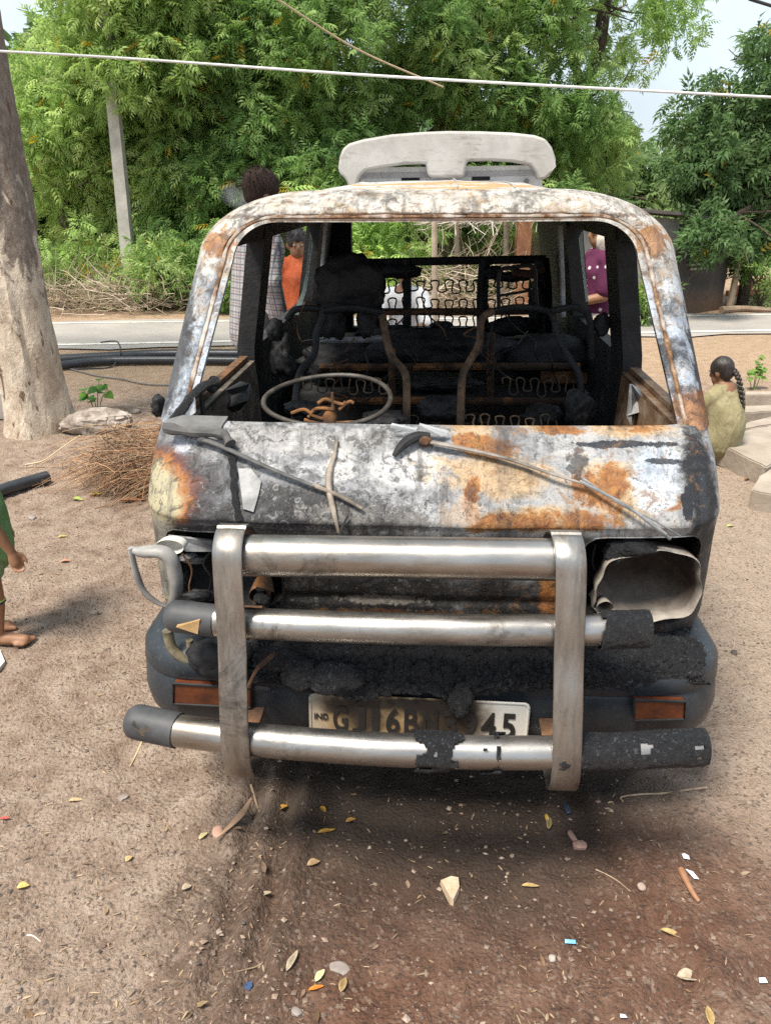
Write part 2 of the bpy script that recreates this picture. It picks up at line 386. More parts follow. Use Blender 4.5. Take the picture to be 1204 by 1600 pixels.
NEEM = leaf_template(4, 0.40, 0.066, R(56)); MANGO = leaf_template(3, 0.50, 0.105, R(56), droop=0.35, start=0.05); FAR = leaf_template(3, 0.55, 0.13, R(55), droop=0.3)
def unit(v): return v / np.maximum(np.linalg.norm(v, axis=-1, keepdims=True), 1e-9)
def crown_mesh(lobes, tmpl, leaf_len, per_area, palette, r, parent, mat, per_cluster=7, name='crown', hang=0.22):
    C = []; D = []; S = []
    for c, rad in lobes:
        rad = np.asarray(rad); n = max(4, int(per_area * rad[0] * rad[2] * 3.2))
        u = unit(r.normal(size=(n, 3))); q = r.random((n, 1)) ** 0.45
        p = np.asarray(c) + u * rad * q * (0.85 + 0.3 * r.random((n, 1)))
        d = unit(u * np.array([1, 1, .6]) + np.array([0, 0, .25]) + 0.5 * r.normal(size=(n, 3)))
        C.append(p); D.append(d); S.append(np.full(n, r.random()))
    C = np.concatenate(C); D = np.concatenate(D); S = np.concatenate(S); k = C[:, 2] > 0.03; C, D, S = C[k], D[k], S[k]
    n = len(C); m = per_cluster
    az = (np.arange(m)[None] / m + r.random((n, 1))) * 2 * np.pi + 0.4 * r.normal(size=(n, m))
    e1 = unit(np.cross(D, np.array([0.31, 0.2, 0.93]))); e2 = np.cross(D, e1)
    rad = np.cos(az)[..., None] * e1[:, None] + np.sin(az)[..., None] * e2[:, None]
    L = leaf_len * (0.65 + 0.6 * r.random((n, m, 1)))
    dr = unit(D[:, None] * (0.25 + 0.5 * r.random((n, m, 1))) + rad + np.array([0, 0, -hang]))
    og = C[:, None] + D[:, None] * (leaf_len * 0.7 * r.random((n, m, 1)))
    up = unit(np.array([0, -0.35, 0.75]) + 0.55 * r.normal(size=(n, m, 3))); sd = unit(np.cross(up, dr)); up = np.cross(dr, sd)
    T, F = tmpl
    V = og[..., None, :] + L[..., None] * (T[:, 0, None] * dr[..., None, :] + T[:, 1, None] * sd[..., None, :] + T[:, 2, None] * up[..., None, :])
    nv = len(T); K = n * m
    FF = (F[None] + (np.arange(K) * nv)[:, None, None]).reshape(-1, 4)
    pal = np.asarray(palette); w = r.random((n, m)) * 0.42 + S[:, None] * 0.58
    idx = np.clip(w * (len(pal) - 1), 0, len(pal) - 1.001); i0 = idx.astype(int); f = (idx - i0)[..., None]
    c = pal[i0] * (1 - f) + pal[i0 + 1] * f; c = c * (0.8 + 0.4 * r.random((n, m, 1)))
    y = r.random((n, m)) < 0.012; c[y] = (0.45, 0.33, 0.05)
    return mesh_np(name, V.reshape(-1, 3), FF, mat, parent, False, None, np.repeat(c.reshape(-1, 3), nv, 0))
leaf_m = tint_material('leaf', 0.55, 0.48, spec=0.25)
def bark_material(name, c1, c2, c3, s=1.0, bump=0.7):
    t = NT(name); P = t.scaled((1, 1, 0.35)); f = t.noise(9 * s, 6, 0.65, 0.6, P); g = t.noise(38 * s, 5, 0.7, 0.3, P)
    c = t.ramp(f, [(0.3, c1), (0.5, c2), (0.72, c3)]); c = t.mix(t.mapr(g, 0.3, 0.6, 0.5, 0), c, tuple(q * .45 for q in c1))
    return t.bsdf(c, 0.92, 0, t.bump(t.math('ADD', f, g), bump, 0.02 / s), 0.2)
dark_bark = bark_material('dark_bark', (0.05, 0.038, 0.03), (0.10, 0.078, 0.06), (0.17, 0.14, 0.11))
def limb_pts(a, b, r, wob=0.18, n=7):
    a = np.array(a, float); b = np.array(b, float); out = []
    for i in range(n):
        t = i / (n - 1); out.append(a * (1 - t) + b * t + np.array([0, 0, 0.25 * math.sin(math.pi * t) * 0.4]) + r.normal(size=3) * wob * math.sin(math.pi * t) * np.linalg.norm(b - a) * 0.25)
    return [tuple(p) for p in out]
def tree(name, label, base, fork, trunk_r, lobes, tmpl, leaf_len, per_area, palette, seed, limbs=6, per_cluster=7, group=None, bark=None, hang=0.22):
    r = np.random.default_rng(seed); base = Vector(base)
    t = thing(name, label, 'tree', base, 0, group); bk = bark or dark_bark
    L = [((np.asarray(c) - np.array(base)), rad) for c, rad in lobes]
    f = np.array(fork) - np.array(base)
    tr = MB(); pp = limb_pts((0, 0, -0.05), f, r, 0.12, 8)
    tr.tube(spline(pp, 3), np.linspace(trunk_r, trunk_r * .62, 22), 10); tr.build('trunk', bk, t)
    order = r.permutation(len(L))[:limbs]
    for i in order:
        c = L[i][0]; b = MB(); pts = spline(limb_pts(f - np.array([0, 0, 0.15]), c, r, 0.25, 7), 3)
        b.tube(pts, np.linspace(trunk_r * .5, 0.012, len(pts)), 7)
        for q in range(4):
            s0 = pts[r.integers(6, len(pts) - 2)]; e = np.array(s0) + r.normal(size=3) * 0.5
            b.tube(spline([s0, (np.array(s0) + e) / 2 + r.normal(size=3) * .06, e], 3), np.linspace(trunk_r * .16, 0.006, 7), 5)
        b.build('limb', bk, t)
    crown_mesh(L, tmpl, leaf_len, per_area, palette, r, t, leaf_m, per_cluster, hang=hang)
    return t
def px_lobes(n, x0, x1, y0, y1, Y0, Y1, rad, seed, ok=None, yb=1.0):
    r = np.random.default_rng(seed); out = []
    while len(out) < n:
        px = x0 + (x1 - x0) * r.random(); py = y0 + (y1 - y0) * r.random() ** yb; Y = Y0 + (Y1 - Y0) * r.random()
        if ok and not ok(px, py): continue
        p = at_depth(px, py, Y)
        if p.z < 0.25: p.z = 0.25
        q = rad * (0.65 + 0.7 * r.random()); out.append((np.array(p), (q, q, q * (0.6 + 0.3 * r.random()))))
    return out
BRIGHT = [(0.13, 0.22, 0.06), (0.26, 0.38, 0.115), (0.40, 0.52, 0.19), (0.55, 0.62, 0.30)]
MIDG = [(0.085, 0.17, 0.05), (0.18, 0.295, 0.09), (0.31, 0.43, 0.15), (0.46, 0.55, 0.24)]
DARK = [(0.05, 0.10, 0.04), (0.085, 0.155, 0.058), (0.14, 0.225, 0.09), (0.22, 0.31, 0.15)]
PALE = [(0.10, 0.17, 0.07), (0.15, 0.23, 0.09), (0.22, 0.31, 0.13), (0.28, 0.36, 0.17)]
g_tr = 'trees along the far side of the road'
def gp(px, py): return on_ground(px, py)
# bright neem on the left, its skirts hanging to the ground
okL = lambda x, y: not (x < 120 and y < 200)
tree('neem_tree', 'bright green neem tree with feathery leaves behind the leaning concrete pole', (-5.1, 13.2, 0), (-4.9, 13.2, 2.1), 0.16,
     px_lobes(34, 40, 330, -190, 120, 11.7, 13.4, 0.60, 1, okL) + px_lobes(34, 60, 330, 100, 340, 12.75, 14.0, 0.60, 11) + px_lobes(16, 90, 250, 300, 450, 12.9, 13.8, 0.5, 2), NEEM, 0.22, 46, BRIGHT, 101, 8)
tree('neem_tree', 'dense neem tree rising behind the man with the checked shirt', (-2.3, 13.3, 0), (-2.2, 13.3, 2.3), 0.17,
     px_lobes(52, 290, 580, -190, 330, 12.1, 14.2, 0.66, 3) + px_lobes(26, 265, 520, 290, 470, 12.1, 13.4, 0.5, 4), NEEM, 0.22, 45, MIDG, 102, 8)
tree('neem_tree', 'tall neem tree with bare dark limbs above the white roof spoiler', (0.9, 14.6, 0), (1.0, 14.6, 3.0), 0.19,
     px_lobes(40, 540, 850, -200, 230, 13.2, 15.8, 0.66, 5) + px_lobes(24, 560, 860, 270, 420, 15, 16.4, 0.66, 6), NEEM, 0.225, 36, MIDG, 103, 9)
okR = lambda x, y: not (x > 1010 and y > 150) and not (x > 1045)
tree('neem_tree', 'airy neem tree with sky showing through, left of the gap of sky', (3.6, 15.2, 0), (3.5, 15.2, 3.1), 0.17,
     px_lobes(36, 790, 1060, -200, 260, 13.8, 16.2, 0.58, 7, okR) + px_lobes(5, 1030, 1085, -60, 90, 14, 15.6, 0.42, 17), NEEM, 0.225, 30, [tuple(q * 1.1 for q in c) for c in MIDG], 104, 9)
tree('broadleaf_tree', 'dark glossy broadleaf tree standing right of the grey hut', (5.15, 11.35, 0), (5.15, 11.3, 1.5), 0.085,
     px_lobes(38, 1090, 1260, 170, 380, 11.0, 12.0, 0.40, 8, lambda x, y: x > 1130 or y < 330) + px_lobes(14, 1190, 1330, 60, 200, 10.9, 12.0, 0.4, 9, lambda x, y: x > 1195 or y > 130) + px_lobes(4, 1080, 1130, 335, 385, 9.9, 10.3, 0.22, 19), MANGO, 0.19, 66, DARK, 105, 8, hang=0.35)
for k, (px, Y, hh, rr, lab) in enumerate([(975, 21, 3.0, 0.9, 'pale feathery tree seen over the roof of the grey hut'), (1175, 27, 3.2, 1.0, 'hazy distant tree beyond the brick heap on the right')]):
    c = at_depth(px, 300, Y); L = []
    r_ = np.random.default_rng(60 + k)
    for q in range(16): L.append((np.array((c.x + r_.normal() * 1.0, Y + r_.normal() * .6, 0.9 + r_.random() * (hh - 1.2))), (rr * .7, rr * .7, rr * .55)))
    tree('pale_tree', lab, (c.x, Y, 0), (c.x, Y, 1.1), 0.11, L, FAR, 0.36, 12, PALE, 200 + k, 5, 6)
# dark far belt that closes the gaps
L = []
r_ = np.random.default_rng(77)
for q in range(84):
    px = 40 + 860 * r_.random(); Y = 18 + 5 * r_.random(); p = at_depth(px, 300, Y)
    L.append((np.array((p.x, Y, 0.3 + (4.2 if 90 < px < 480 else 2.2) * r_.random() ** 1.15)), (1.15, 1.0, 0.9)))
r2_ = np.random.default_rng(78)
for q in range(70):                                          # the belt goes on to both sides
    px = (-1500 + 1480 * r2_.random()) if q % 2 else (1290 + 1500 * r2_.random()); Y = 22 + 7 * r2_.random(); p = at_depth(px, 300, Y)
    L.append((np.array((p.x, Y, 0.3 + 2.8 * r2_.random())), (1.5, 1.2, 1.1)))
far_root = crown_mesh(L, FAR, 0.62, 4.2, [tuple(q * .8 for q in c) for c in DARK], r_, None, leaf_m, 6, 'far_woodland')
tag(far_root, 'dark belt of far trees behind the roadside neems', 'woodland', kind='stuff')
# low shrubs under the trees
def shrub(name, label, px, py, Y, n, rad, h, pal, seed, tmpl=NEEM, ll=0.22):
    r = np.random.default_rng(seed); b = at_depth(px, py, Y); b.z = 0
    t = thing(name, label, 'shrub', b)
    L = [(np.array((r.normal() * rad * .6, r.normal() * rad * .35, 0.15 + r.random() * h)), (rad * .5, rad * .5, rad * .4)) for _ in range(n)]
    st = MB()
    for c, _ in L[:8]: st.tube(spline([(0, 0, 0), (c[0] * .4, c[1] * .4, c[2] * .6), tuple(c)], 3), np.linspace(0.014, 0.004, 7), 5)
    st.build('stem', dark_bark, t); crown_mesh(L, tmpl, ll, 40, pal, r, t, leaf_m, 6, 'foliage'); return t
shrub('shrub', 'green leafy shrub beside the foot of the leaning pole', 270, 470, 11.6, 12, 0.7, 0.75, MIDG, 31)
shrub('shrub', 'shrub half hidden behind the left trunk', 120, 470, 12.0, 10, 0.6, 0.8, BRIGHT, 32)
shrub('shrub', 'shrub seen through the front left door window', 350, 480, 11.5, 12, 0.6, 0.85, MIDG, 33)
shrub('shrub', 'small shrub growing against the grey hut wall', 1005, 490, 9.9, 8, 0.28, 0.28, MIDG, 34, MANGO, 0.15)
shrub('shrub', 'low shrub at the edge of the road near the brick heap', 1185, 482, 11.0, 8, 0.4, 0.5, MIDG, 35, MANGO, 0.15)
shrub('shrub', 'yellow green bush seen through the rear window of the van', 585, 430, 11.6, 16, 0.9, 1.25, [tuple(q * 1.25 for q in c) for c in BRIGHT], 36)
shrub('shrub', 'green bush behind the thatched shelter', 740, 430, 13.2, 16, 1.0, 1.5, MIDG, 37)

# ---- the near trunk on the left
def trunk_near():
    c = on_ground(66, 668); t = thing('roadside_tree', 'thick pale trunk with flaking bark at the left edge', 'tree', (c.x, c.y, 0))
    n = 44; m = 70; hmax = 3.6
    A, Z = np.meshgrid(np.arange(n) * 2 * math.pi / n, hmax * np.arange(m) / (m - 1) - .03, indexing='ij')
    rr = .212 - .016 * Z + .05 * np.exp(-Z * 5) * (1 + .5 * np.sin(3 * A + 1)) + 0.055 * fbm(np.cos(A) * 2, np.sin(A) * 2, Z * 1.8, seed=12) + .035 * fbm(np.cos(A) * 7, np.sin(A) * 7, Z * 5, seed=13)
    rr = rr - .02 * np.maximum(0, 1 - np.abs(((A - 5.1 + 3.14) % 6.28) - 3.14) / .12) * (.4 + .6 * np.sin(Z * 5) ** 2) * np.where(Z < 1.2, 1, .2)
    P = np.stack([rr * np.cos(A) + .012 * Z - .01, rr * np.sin(A), Z], -1).tolist()
    b = MB(); b.grid(P, True)
    tm = NT('flaking_bark'); x, y, z = tm.sep(); Q = tm.scaled((1, 1, .5)); f = tm.noise(7, 6, .65, .8, Q); g = tm.noise(26, 6, .7, .5, Q); s = tm.noise(11, 4, .6, 1.2, tm.scaled((1, 1, .28)))
    up = tm.ramp(g, [(.3, (.12, .095, .08)), (.6, (.26, .215, .18)), (.8, (.36, .30, .25))])
    lo = tm.ramp(f, [(.26, (.26, .19, .14)), (.40, (.47, .38, .29)), (.52, (.57, .485, .385)), (.70, (.66, .585, .48))])
    fl = tm.mapr(tm.math('ADD', tm.math('MULTIPLY', z, -.34), f), .06, .14, 0, 1); c_ = tm.mix(fl, up, lo)
    c_ = tm.mix(tm.mapr(s, .60, .66, 0, .9), c_, (.12, .07, .042)); c_ = tm.mix(tm.mapr(tm.noise(40, 7, .75, .5), .56, .64, 0, .4), c_, (.24, .175, .12)); c_ = tm.mix(tm.mapr(g, .3, .48, .5, 0), c_, (.20, .14, .10))
    bm_ = tm.bsdf(c_, .93, 0, tm.bump(tm.math('ADD', f, g), .8, .025), .2)
    b.build('trunk', bm_, t)
    r = np.random.default_rng(9); L = []
    for k in range(5):
        a = k * 1.26 + .4; e = np.array((1.5 * math.cos(a) - .5, 1.3 * math.sin(a), 5.3 + .4 * (k % 2)))
        lb = MB(); pts = spline(limb_pts((0, 0, 3.4), e, r, .2, 6), 3); lb.tube(pts, np.linspace(.11, .02, len(pts)), 8); lb.build('limb', dark_bark, t)
        for q in range(4): L.append((e + r.normal(size=3) * np.array([.7, .7, .35]), (.6, .6, .45)))
    crown_mesh(L, MANGO, .24, 20, MIDG, r, t, leaf_m, 6)
trunk_near()
# ================================================================== ROADSIDE THINGS
def strands(name, paths, rad, mat, parent, cols=None):
    P = np.asarray(paths, float); n, m, _ = P.shape
    T = unit(np.gradient(P, axis=1)); ref = np.array([0.21, 0.33, 0.92]); A = unit(np.cross(T, ref)); B = np.cross(T, A)
    rad = np.asarray(rad, float).reshape(n, 1) * np.linspace(1.0, 0.45, m)[None]
    ring = []
    for k in range(3):
        a = 2 * math.pi * k / 3; ring.append(P + (math.cos(a) * A + math.sin(a) * B) * rad[..., None])
    V = np.stack(ring, 2)                                   # n, m, 3, 3
    i = np.arange(n)[:, None, None] * m * 3 + np.arange(m - 1)[None, :, None] * 3; k = np.arange(3)[None, None]; k2 = (k + 1) % 3
    F = np.stack([i + k, i + k2, i + 3 + k2, i + 3 + k], -1).reshape(-1, 4)
    c = None if cols is None else np.repeat(np.asarray(cols), m * 3, 0)
    return mesh_np(name, V.reshape(-1, 3), F, mat, parent, True, None, c)
twig_m = tint_material('dry_twig', 0.85)
# ---- heap of reddish brush beside the van
def brush_heap():
    r = np.random.default_rng(5); c = Vector((-1.39, 4.45, 0)); t = thing('brush_heap', 'heap of dry reddish brown brush on the dirt left of the van', 'brush', c)
    n = 1500; m = 7; u = np.linspace(0, 1, m)[None, :, None]
    s = np.stack([0.42 + 0.22 * r.normal(size=n), 0.14 * r.normal(size=n), 0.13 + 0.09 * r.random(n)], -1)
    ang = np.pi + 0.45 * r.normal(size=n) + 0.12; L = 0.34 + 0.36 * r.random(n)
    d = np.stack([np.cos(ang), np.sin(ang) * 0.9, 0.10 + 0.13 * r.normal(size=n)], -1)
    P = s[:, None] + d[:, None] * L[:, None, None] * u + np.array([0, 0, -0.20])[None, None] * (u ** 2) * (L[:, None, None] * 1.5)
    P += np.cumsum(r.normal(size=(n, m, 3)) * 0.012, 1)
    n2 = 1500; s2 = np.stack([-0.30 + 0.85 * r.random(n2), -0.36 + 0.5 * r.random(n2), 0.02 + 0.20 * r.random(n2)], -1)
    P2 = s2[:, None] + np.cumsum(r.normal(size=(n2, m, 3)) * np.array([.040, .032, .026]), 1)
    P = np.concatenate([P, P2]); P[..., 2] = np.maximum(P[..., 2], 0.004)
    k = P[:, 0, 0] < 0.60; pal = np.array([(0.36, 0.18, 0.085), (0.48, 0.29, 0.16), (0.24, 0.13, 0.075), (0.40, 0.25, 0.16), (0.52, 0.36, 0.22)])
    cols = pal[r.integers(0, 5, len(P))]; cols[n:] = np.array([(0.20, 0.13, 0.085), (0.28, 0.19, 0.13), (0.34, 0.24, 0.16)])[r.integers(0, 3, n2)]
    o = strands('twig_mass', P, 0.0016 + 0.0028 * r.random(len(P)) ** 2, twig_m, t, cols); o['kind'] = 'stuff'
    for k in range(14):                                        # the stouter stalks that can be told apart
        a = math.pi + .5 * r.normal(); p0 = np.array((0.35 + .25 * r.random(), -.2 + .3 * r.random(), .18 + .12 * r.random())); e = p0 + np.array((math.cos(a) * .6, math.sin(a) * .45, -.2 + .1 * r.random())); e[2] = max(e[2], .01)
        b = MB(); b.tube(spline([p0, (p0 + e) / 2 + r.normal(size=3) * .04 + np.array((0, 0, .05)), e], 5), np.linspace(.0045, .002, 11), 5); b.build('stalk', simple('stalk_bark_%d' % k, (.34, .17, .07), (.5, .3, .15), 20), t)
brush_heap()
# ---- pale dead brush across the road
def dead_brush(label, px, py, Y, w, h, n, seed):
    r = np.random.default_rng(seed); c = at_depth(px, py, Y); c.z = 0; t = thing('dead_brush', label, 'brush', c); m = 6
    s = np.stack([w * r.normal(size=n) * .5, .25 * r.normal(size=n), .05 + h * .6 * r.random(n) ** 1.5], -1)
    d = unit(np.stack([r.normal(size=n), .5 * r.normal(size=n), .25 + .35 * r.normal(size=n)], -1)); L = .25 + .45 * r.random(n)
    P = s[:, None] + d[:, None] * L[:, None, None] * np.linspace(0, 1, m)[None, :, None] + np.cumsum(r.normal(size=(n, m, 3)) * .02, 1); P[..., 2] = np.abs(P[..., 2]) + .003
    cols = np.array([(.46, .37, .28), (.36, .28, .2), (.55, .46, .36), (.26, .2, .15)])[r.integers(0, 4, n)]
    o = strands('twig_mass', P, .004 + .006 * r.random(n) ** 2, twig_m, t, cols); o['kind'] = 'stuff'
dead_brush('grey tangle of dead branches at the foot of the leaning pole', 185, 490, 11.3, 1.3, .55, 420, 51)
dead_brush('dead branches heaped at the far roadside behind the left trunk', 75, 488, 11.4, 1.0, .4, 200, 52)
dead_brush('bare tangle of dry branches seen through the rear seat springs', 722, 500, 11.0, .8, 1.1, 380, 53)

# ---- leaning concrete pole
conc = simple('weathered_concrete', (.30, .285, .26), (.46, .44, .40), 6, .9, .4, 60, .004)
def concrete_pole():
    a = on_ground(208, 479); b = at_depth(171, 95, a.y + .05); d = (b - a); top = a + d * 1.75
    t = thing('utility_pole', 'grey concrete utility pole leaning left among the neem leaves', 'pole', a)
    m = MB(); m.tube([(0, 0, -.1), tuple((top - a) * .5), tuple(top - a)], [.125, .105, .085], 4, up=(.7, .7, 0)); m.build('shaft', conc, t, False)
    arm = MB(); c = (top - a) * .96; arm.box((c.x, c.y - .1, c.z), (1.1, .07, .07)); arm.build('cross_arm', simple('rusty_angle_iron', (.16, .1, .07), (.25, .17, .12), 9), t, False)
    for k in (-.45, 0, .45):
        i = MB(); i.tube([(c.x + k, c.y - .1, c.z + .03), (c.x + k, c.y - .1, c.z + .08), (c.x + k, c.y - .1, c.z + .15)], [.02, .045, .03], 10); i.build('insulator', simple('porcelain', (.30, .16, .1), (.38, .22, .14), 5, .3), t)
concrete_pole()
# ---- cables overhead
def cable(name, label, pts, rad, mat):
    p = spline(pts, 10); b = MB(); b.tube(p, rad, 8); tag(b.build(name, mat, None), label, 'cable')
w_cab = simple('white_sheath', (.62, .62, .60), (.74, .74, .72), 14, .55, .1)
cable('overhead_cable', 'white insulated cable stretched across the whole view above the van', [at_depth(-900, 45, 4.6), at_depth(0, 80, 4.3), at_depth(600, 119, 4.1), at_depth(1204, 152, 4.0), at_depth(2100, 196, 3.9)], .0058, w_cab)
cable('overhead_wire', 'thin tan rope dropping diagonally through the neem leaves', [at_depth(250, -120, 8.0), at_depth(435, 0, 8.6), at_depth(560, 78, 9.2), at_depth(692, 136, 9.8)], .010, simple('old_rope', (.42, .33, .22), (.55, .45, .3), 30))
cable('overhead_wire', 'black wire crossing the top right corner of the sky', [at_depth(1050, -45, 8), at_depth(1175, -1, 8), at_depth(1204, 9, 8), at_depth(1600, 130, 8)], .014, simple('black_sheath', (.02, .02, .02), (.04, .04, .04), 5, .6))

# ---- grey hut right of the van
def plaster(name, c1, c2, dirt):
    t = NT(name); x, y, z = t.sep(); f = t.noise(2.2, 6, .65, .4); g = t.noise(14, 5, .7)
    c = t.ramp(f, [(.3, c1), (.7, c2)]); c = t.mix(t.mapr(g, .45, .75, 0, .35), c, tuple(q * .5 for q in c1))
    st = t.noise(3, 5, .6, P=t.scaled((2.2, 2.2, .25))); c = t.mix(t.mapr(st, .52, .72, 0, .75), c, dirt)
    sp = t.mapr(t.math('ADD', z, t.math('MULTIPLY', g, .25)), .55, .15, 0, .8, True); c = t.mix(sp, c, (.16, .10, .065))      # red earth splashed on the foot of the wall
    return t.bsdf(c, .95, 0, t.bump(g, .4, .01), .2)
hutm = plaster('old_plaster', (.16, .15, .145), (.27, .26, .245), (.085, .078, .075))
hutd = plaster('shaded_plaster', (.05, .046, .044), (.09, .082, .078), (.025, .023, .022))  # hut's shaded side: the shade is put into the plaster colour
def hut():
    c0 = on_ground(1052, 500); t = thing('hut', 'low grey plastered hut across the road right of the van', 'hut', (c0.x, c0.y + .25, 0))
    u = Vector((-1, .10, 0)).normalized(); w = Vector((.78, .52, 0)).normalized(); H = 1.22
    def wall(name, a, b, h0, h1, mat, th=.16):
        d = (b - a).normalized(); n = Vector((-d.y, d.x, 0)) * th; m = MB()
        q = [a, b, b + Vector((0, 0, h1)), a + Vector((0, 0, h0))]; m.prism(q, n); return m.build(name, mat, t, False)
    A = Vector((0, 0, -.05)); B = u * 1.35; Cc = w * 1.18
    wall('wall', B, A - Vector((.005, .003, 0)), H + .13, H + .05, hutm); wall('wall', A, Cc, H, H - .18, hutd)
    wall('wall', Cc + Vector((-.9, 1.9, 0)), B + Vector((.3, 2.2, 0)), H, H + .2, hutm)
    rf_ = MB(); zz = lambda p, h: Vector((p.x, p.y, h)); o = .16
    ring = [zz(A - w * .1 - Vector((0, o, 0)), H + .06), zz(Cc + w * .22 - Vector((0, .1, 0)), H - .10), zz(Cc + Vector((-.6, 2.0, 0)), H - .02), zz(B + Vector((.2, 2.2, 0)), H + .17), zz(B + u * .1 - Vector((0, o, 0)), H + .17)]
    rf_.prism(ring, (0, 0, .035)); rf_.build('roof', simple('rusted_sheet_roof', (.05, .045, .042), (.10, .088, .08), 5, .8), t, False)
    for k, f in enumerate((.30, .36)):                            # louvred vent in the dark wall
        for j in range(5):
            s = MB(); p = w * (.42 + .0) + Vector((.035, -.045, H - .62 + .055 * j)); s.box(p, (.30, .02, .025), Matrix.Rotation(math.atan2(w.y, w.x), 3, 'Z'))
            if k == 0: s.build('vent_slat', simple('vent_wood_%d' % j, (.2, .17, .14), (.3, .26, .22), 9), t, False)
    p = MB(); q = Cc + w * .10; p.tube([(q.x, q.y - .12, -.05), (q.x + .03, q.y - .12, .6), (q.x + .0, q.y - .12, 1.25)], [.05, .045, .042], 8); p.build('corner_post', simple('hut_post', (.25, .19, .13), (.38, .3, .22), 12), t)
hut()
# ---- yellow-green strappy plant by the hut
def strappy(name, label, px, py, Y, n, L, pal, seed, w=.016):
    r = np.random.default_rng(seed); b = at_depth(px, py, Y); b.z = max(0, b.z); t = thing(name, label, 'plant', (b.x, b.y, 0)); 
    st = MB(); st.tube([(0, 0, -.02), (.01, 0, b.z * .5 + .02), (0, 0, b.z + .03)], [.014, .012, .01], 6); st.build('stem', dark_bark, t)
    m = tint_material(name + '_blade', .55, .3)
    for k in range(n):
        a = 2 * math.pi * k / n + r.normal() * .3; e = .5 + .7 * r.random(); l = L * (.7 + .5 * r.random()); V = []; F = []
        for i in range(6):
            u_ = i / 5; p = Vector((math.cos(a) * l * u_ * math.cos(e * (1 - .6 * u_)), math.sin(a) * l * u_ * math.cos(e * (1 - .6 * u_)), b.z + l * (u_ * math.sin(e) - .55 * u_ * u_))); s = Vector((-math.sin(a), math.cos(a), 0)) * w * (1 - u_ ** 2) * (.5 + 1.2 * u_ * (1 - u_) * 2)
            V += [p - s, p + s]
        F = [[2 * i, 2 * i + 1, 2 * i + 3, 2 * i + 2] for i in range(5)]
        mesh_np('blade', V, F, m, t, True, None, np.repeat(np.array([pal[k % len(pal)]]), 12, 0))
strappy('strappy_plant', 'spiky yellow green plant against the grey hut', 1015, 430, 9.9, 16, .34, [(.30, .34, .08), (.42, .36, .06), (.14, .22, .05)], 3)
# ---- thatched shelter and post seen through the van
def shelter():
    c = at_depth(800, 490, 11.4); c.z = 0; t = thing('thatched_shelter', 'open roadside shelter with ragged pale thatch seen through the rear window', 'shelter', c)
    wd = simple('grey_post_wood', (.20, .165, .13), (.34, .285, .23), 10, .9, .5)
    for x, y in ((-.85, 0), (-.15, .05), (.42, 0), (-.85, 1.6), (.42, 1.6)):
        p = MB(); p.tube([(x, y, -.05), (x + .02, y, .7), (x, y, 1.20 + .08 * (x + .85))], [.045, .04, .04], 8); p.build('post', wd, t)
    b = MB(); b.box((.12, .15, .62), (.20, .2, 1.26), bev=.01); b.build('brick_pillar', simple('orange_brick', (.36, .17, .09), (.46, .23, .13), 9, .9), t, False)
    w = MB(); w.box((.05, 1.75, .45), (2.3, .12, .95)); w.build('back_wall', plaster('pale_wash', (.50, .46, .38), (.64, .60, .5), (.34, .28, .2)), t, False)
    r = np.random.default_rng(4); n = 900; m = 5
    s = np.stack([-1.1 + 2.0 * r.random(n), -.35 + 2.2 * r.random(n), np.zeros(n)], -1); s[:, 2] = 1.19 + .10 * (s[:, 0] + .85) + .06 * r.random(n) + .03 * s[:, 1]
    d = unit(np.stack([-.8 + .7 * r.normal(size=n), -.5 + .4 * r.normal(size=n), -.15 + .12 * r.normal(size=n)], -1))
    P = s[:, None] + d[:, None] * (.25 + .3 * r.random((n, 1, 1))) * np.linspace(0, 1, m)[None, :, None] + np.cumsum(r.normal(size=(n, m, 3)) * .012, 1)
    o = strands('thatch', P, .006 + .006 * r.random(n), twig_m, t, np.array([(.52, .47, .40), (.40, .34, .27), (.62, .57, .5)])[r.integers(0, 3, n)]); o['kind'] = 'stuff'
shelter()
def wooden_post():
    c = on_ground(676, 545); t = MB(); t.tube(spline([(0, 0, -.05), (.01, 0, .5), (-.005, 0, 1.1), (-.01, 0, 1.75)], 4), np.linspace(.034, .030, 13), 9)
    o = t.build('wooden_post', simple('weathered_pole', (.30, .23, .17), (.46, .37, .29), 14, .9, .5), None); o.location = c; tag(o, 'slim upright wooden post seen through the rear window', 'post')
wooden_post()
# ---- brick heap and scraps at far right
def brick_heap():
    c = at_depth(1172, 474, 12.6); c.z = 0; t = thing('brick_heap', 'small heap of orange bricks beyond the road at the right edge', 'bricks', c); r = random.Random(3)
    m = simple('red_brick', (.38, .15, .08), (.52, .24, .14), 14, .9)
    bm = MB(); bm.box((0, 0, 0), (.22, .10, .075), bev=.006); first = bm.build('brick', m, t, False); first.location = (-.3, 0, .0375)
    for row, cnt in ((0, 6), (1, 5), (2, 4)):
        for k in range(cnt):
            if row == 0 and k == 0: continue
            o = first.copy(); COL.objects.link(o); o.parent = t; o.location = (-.3 + .235 * k + .1 * row + r.uniform(-.02, .02), r.uniform(-.04, .04), .0375 + .078 * row); o.rotation_euler = (0, 0, r.uniform(-.12, .12))
brick_heap()
def log_(): 
    p = spline([on_ground(1125, 489), on_ground(1160, 487), on_ground(1215, 490)], 4); b = MB(); b.tube([q + Vector((0, 0, .04)) for q in p], np.linspace(.05, .035, len(p)), 8)
    tag(b.build('fallen_log', simple('log_bark', (.22, .15, .10), (.34, .26, .19), 12), None), 'thin fallen log lying on the far verge at the right', 'log')
log_()
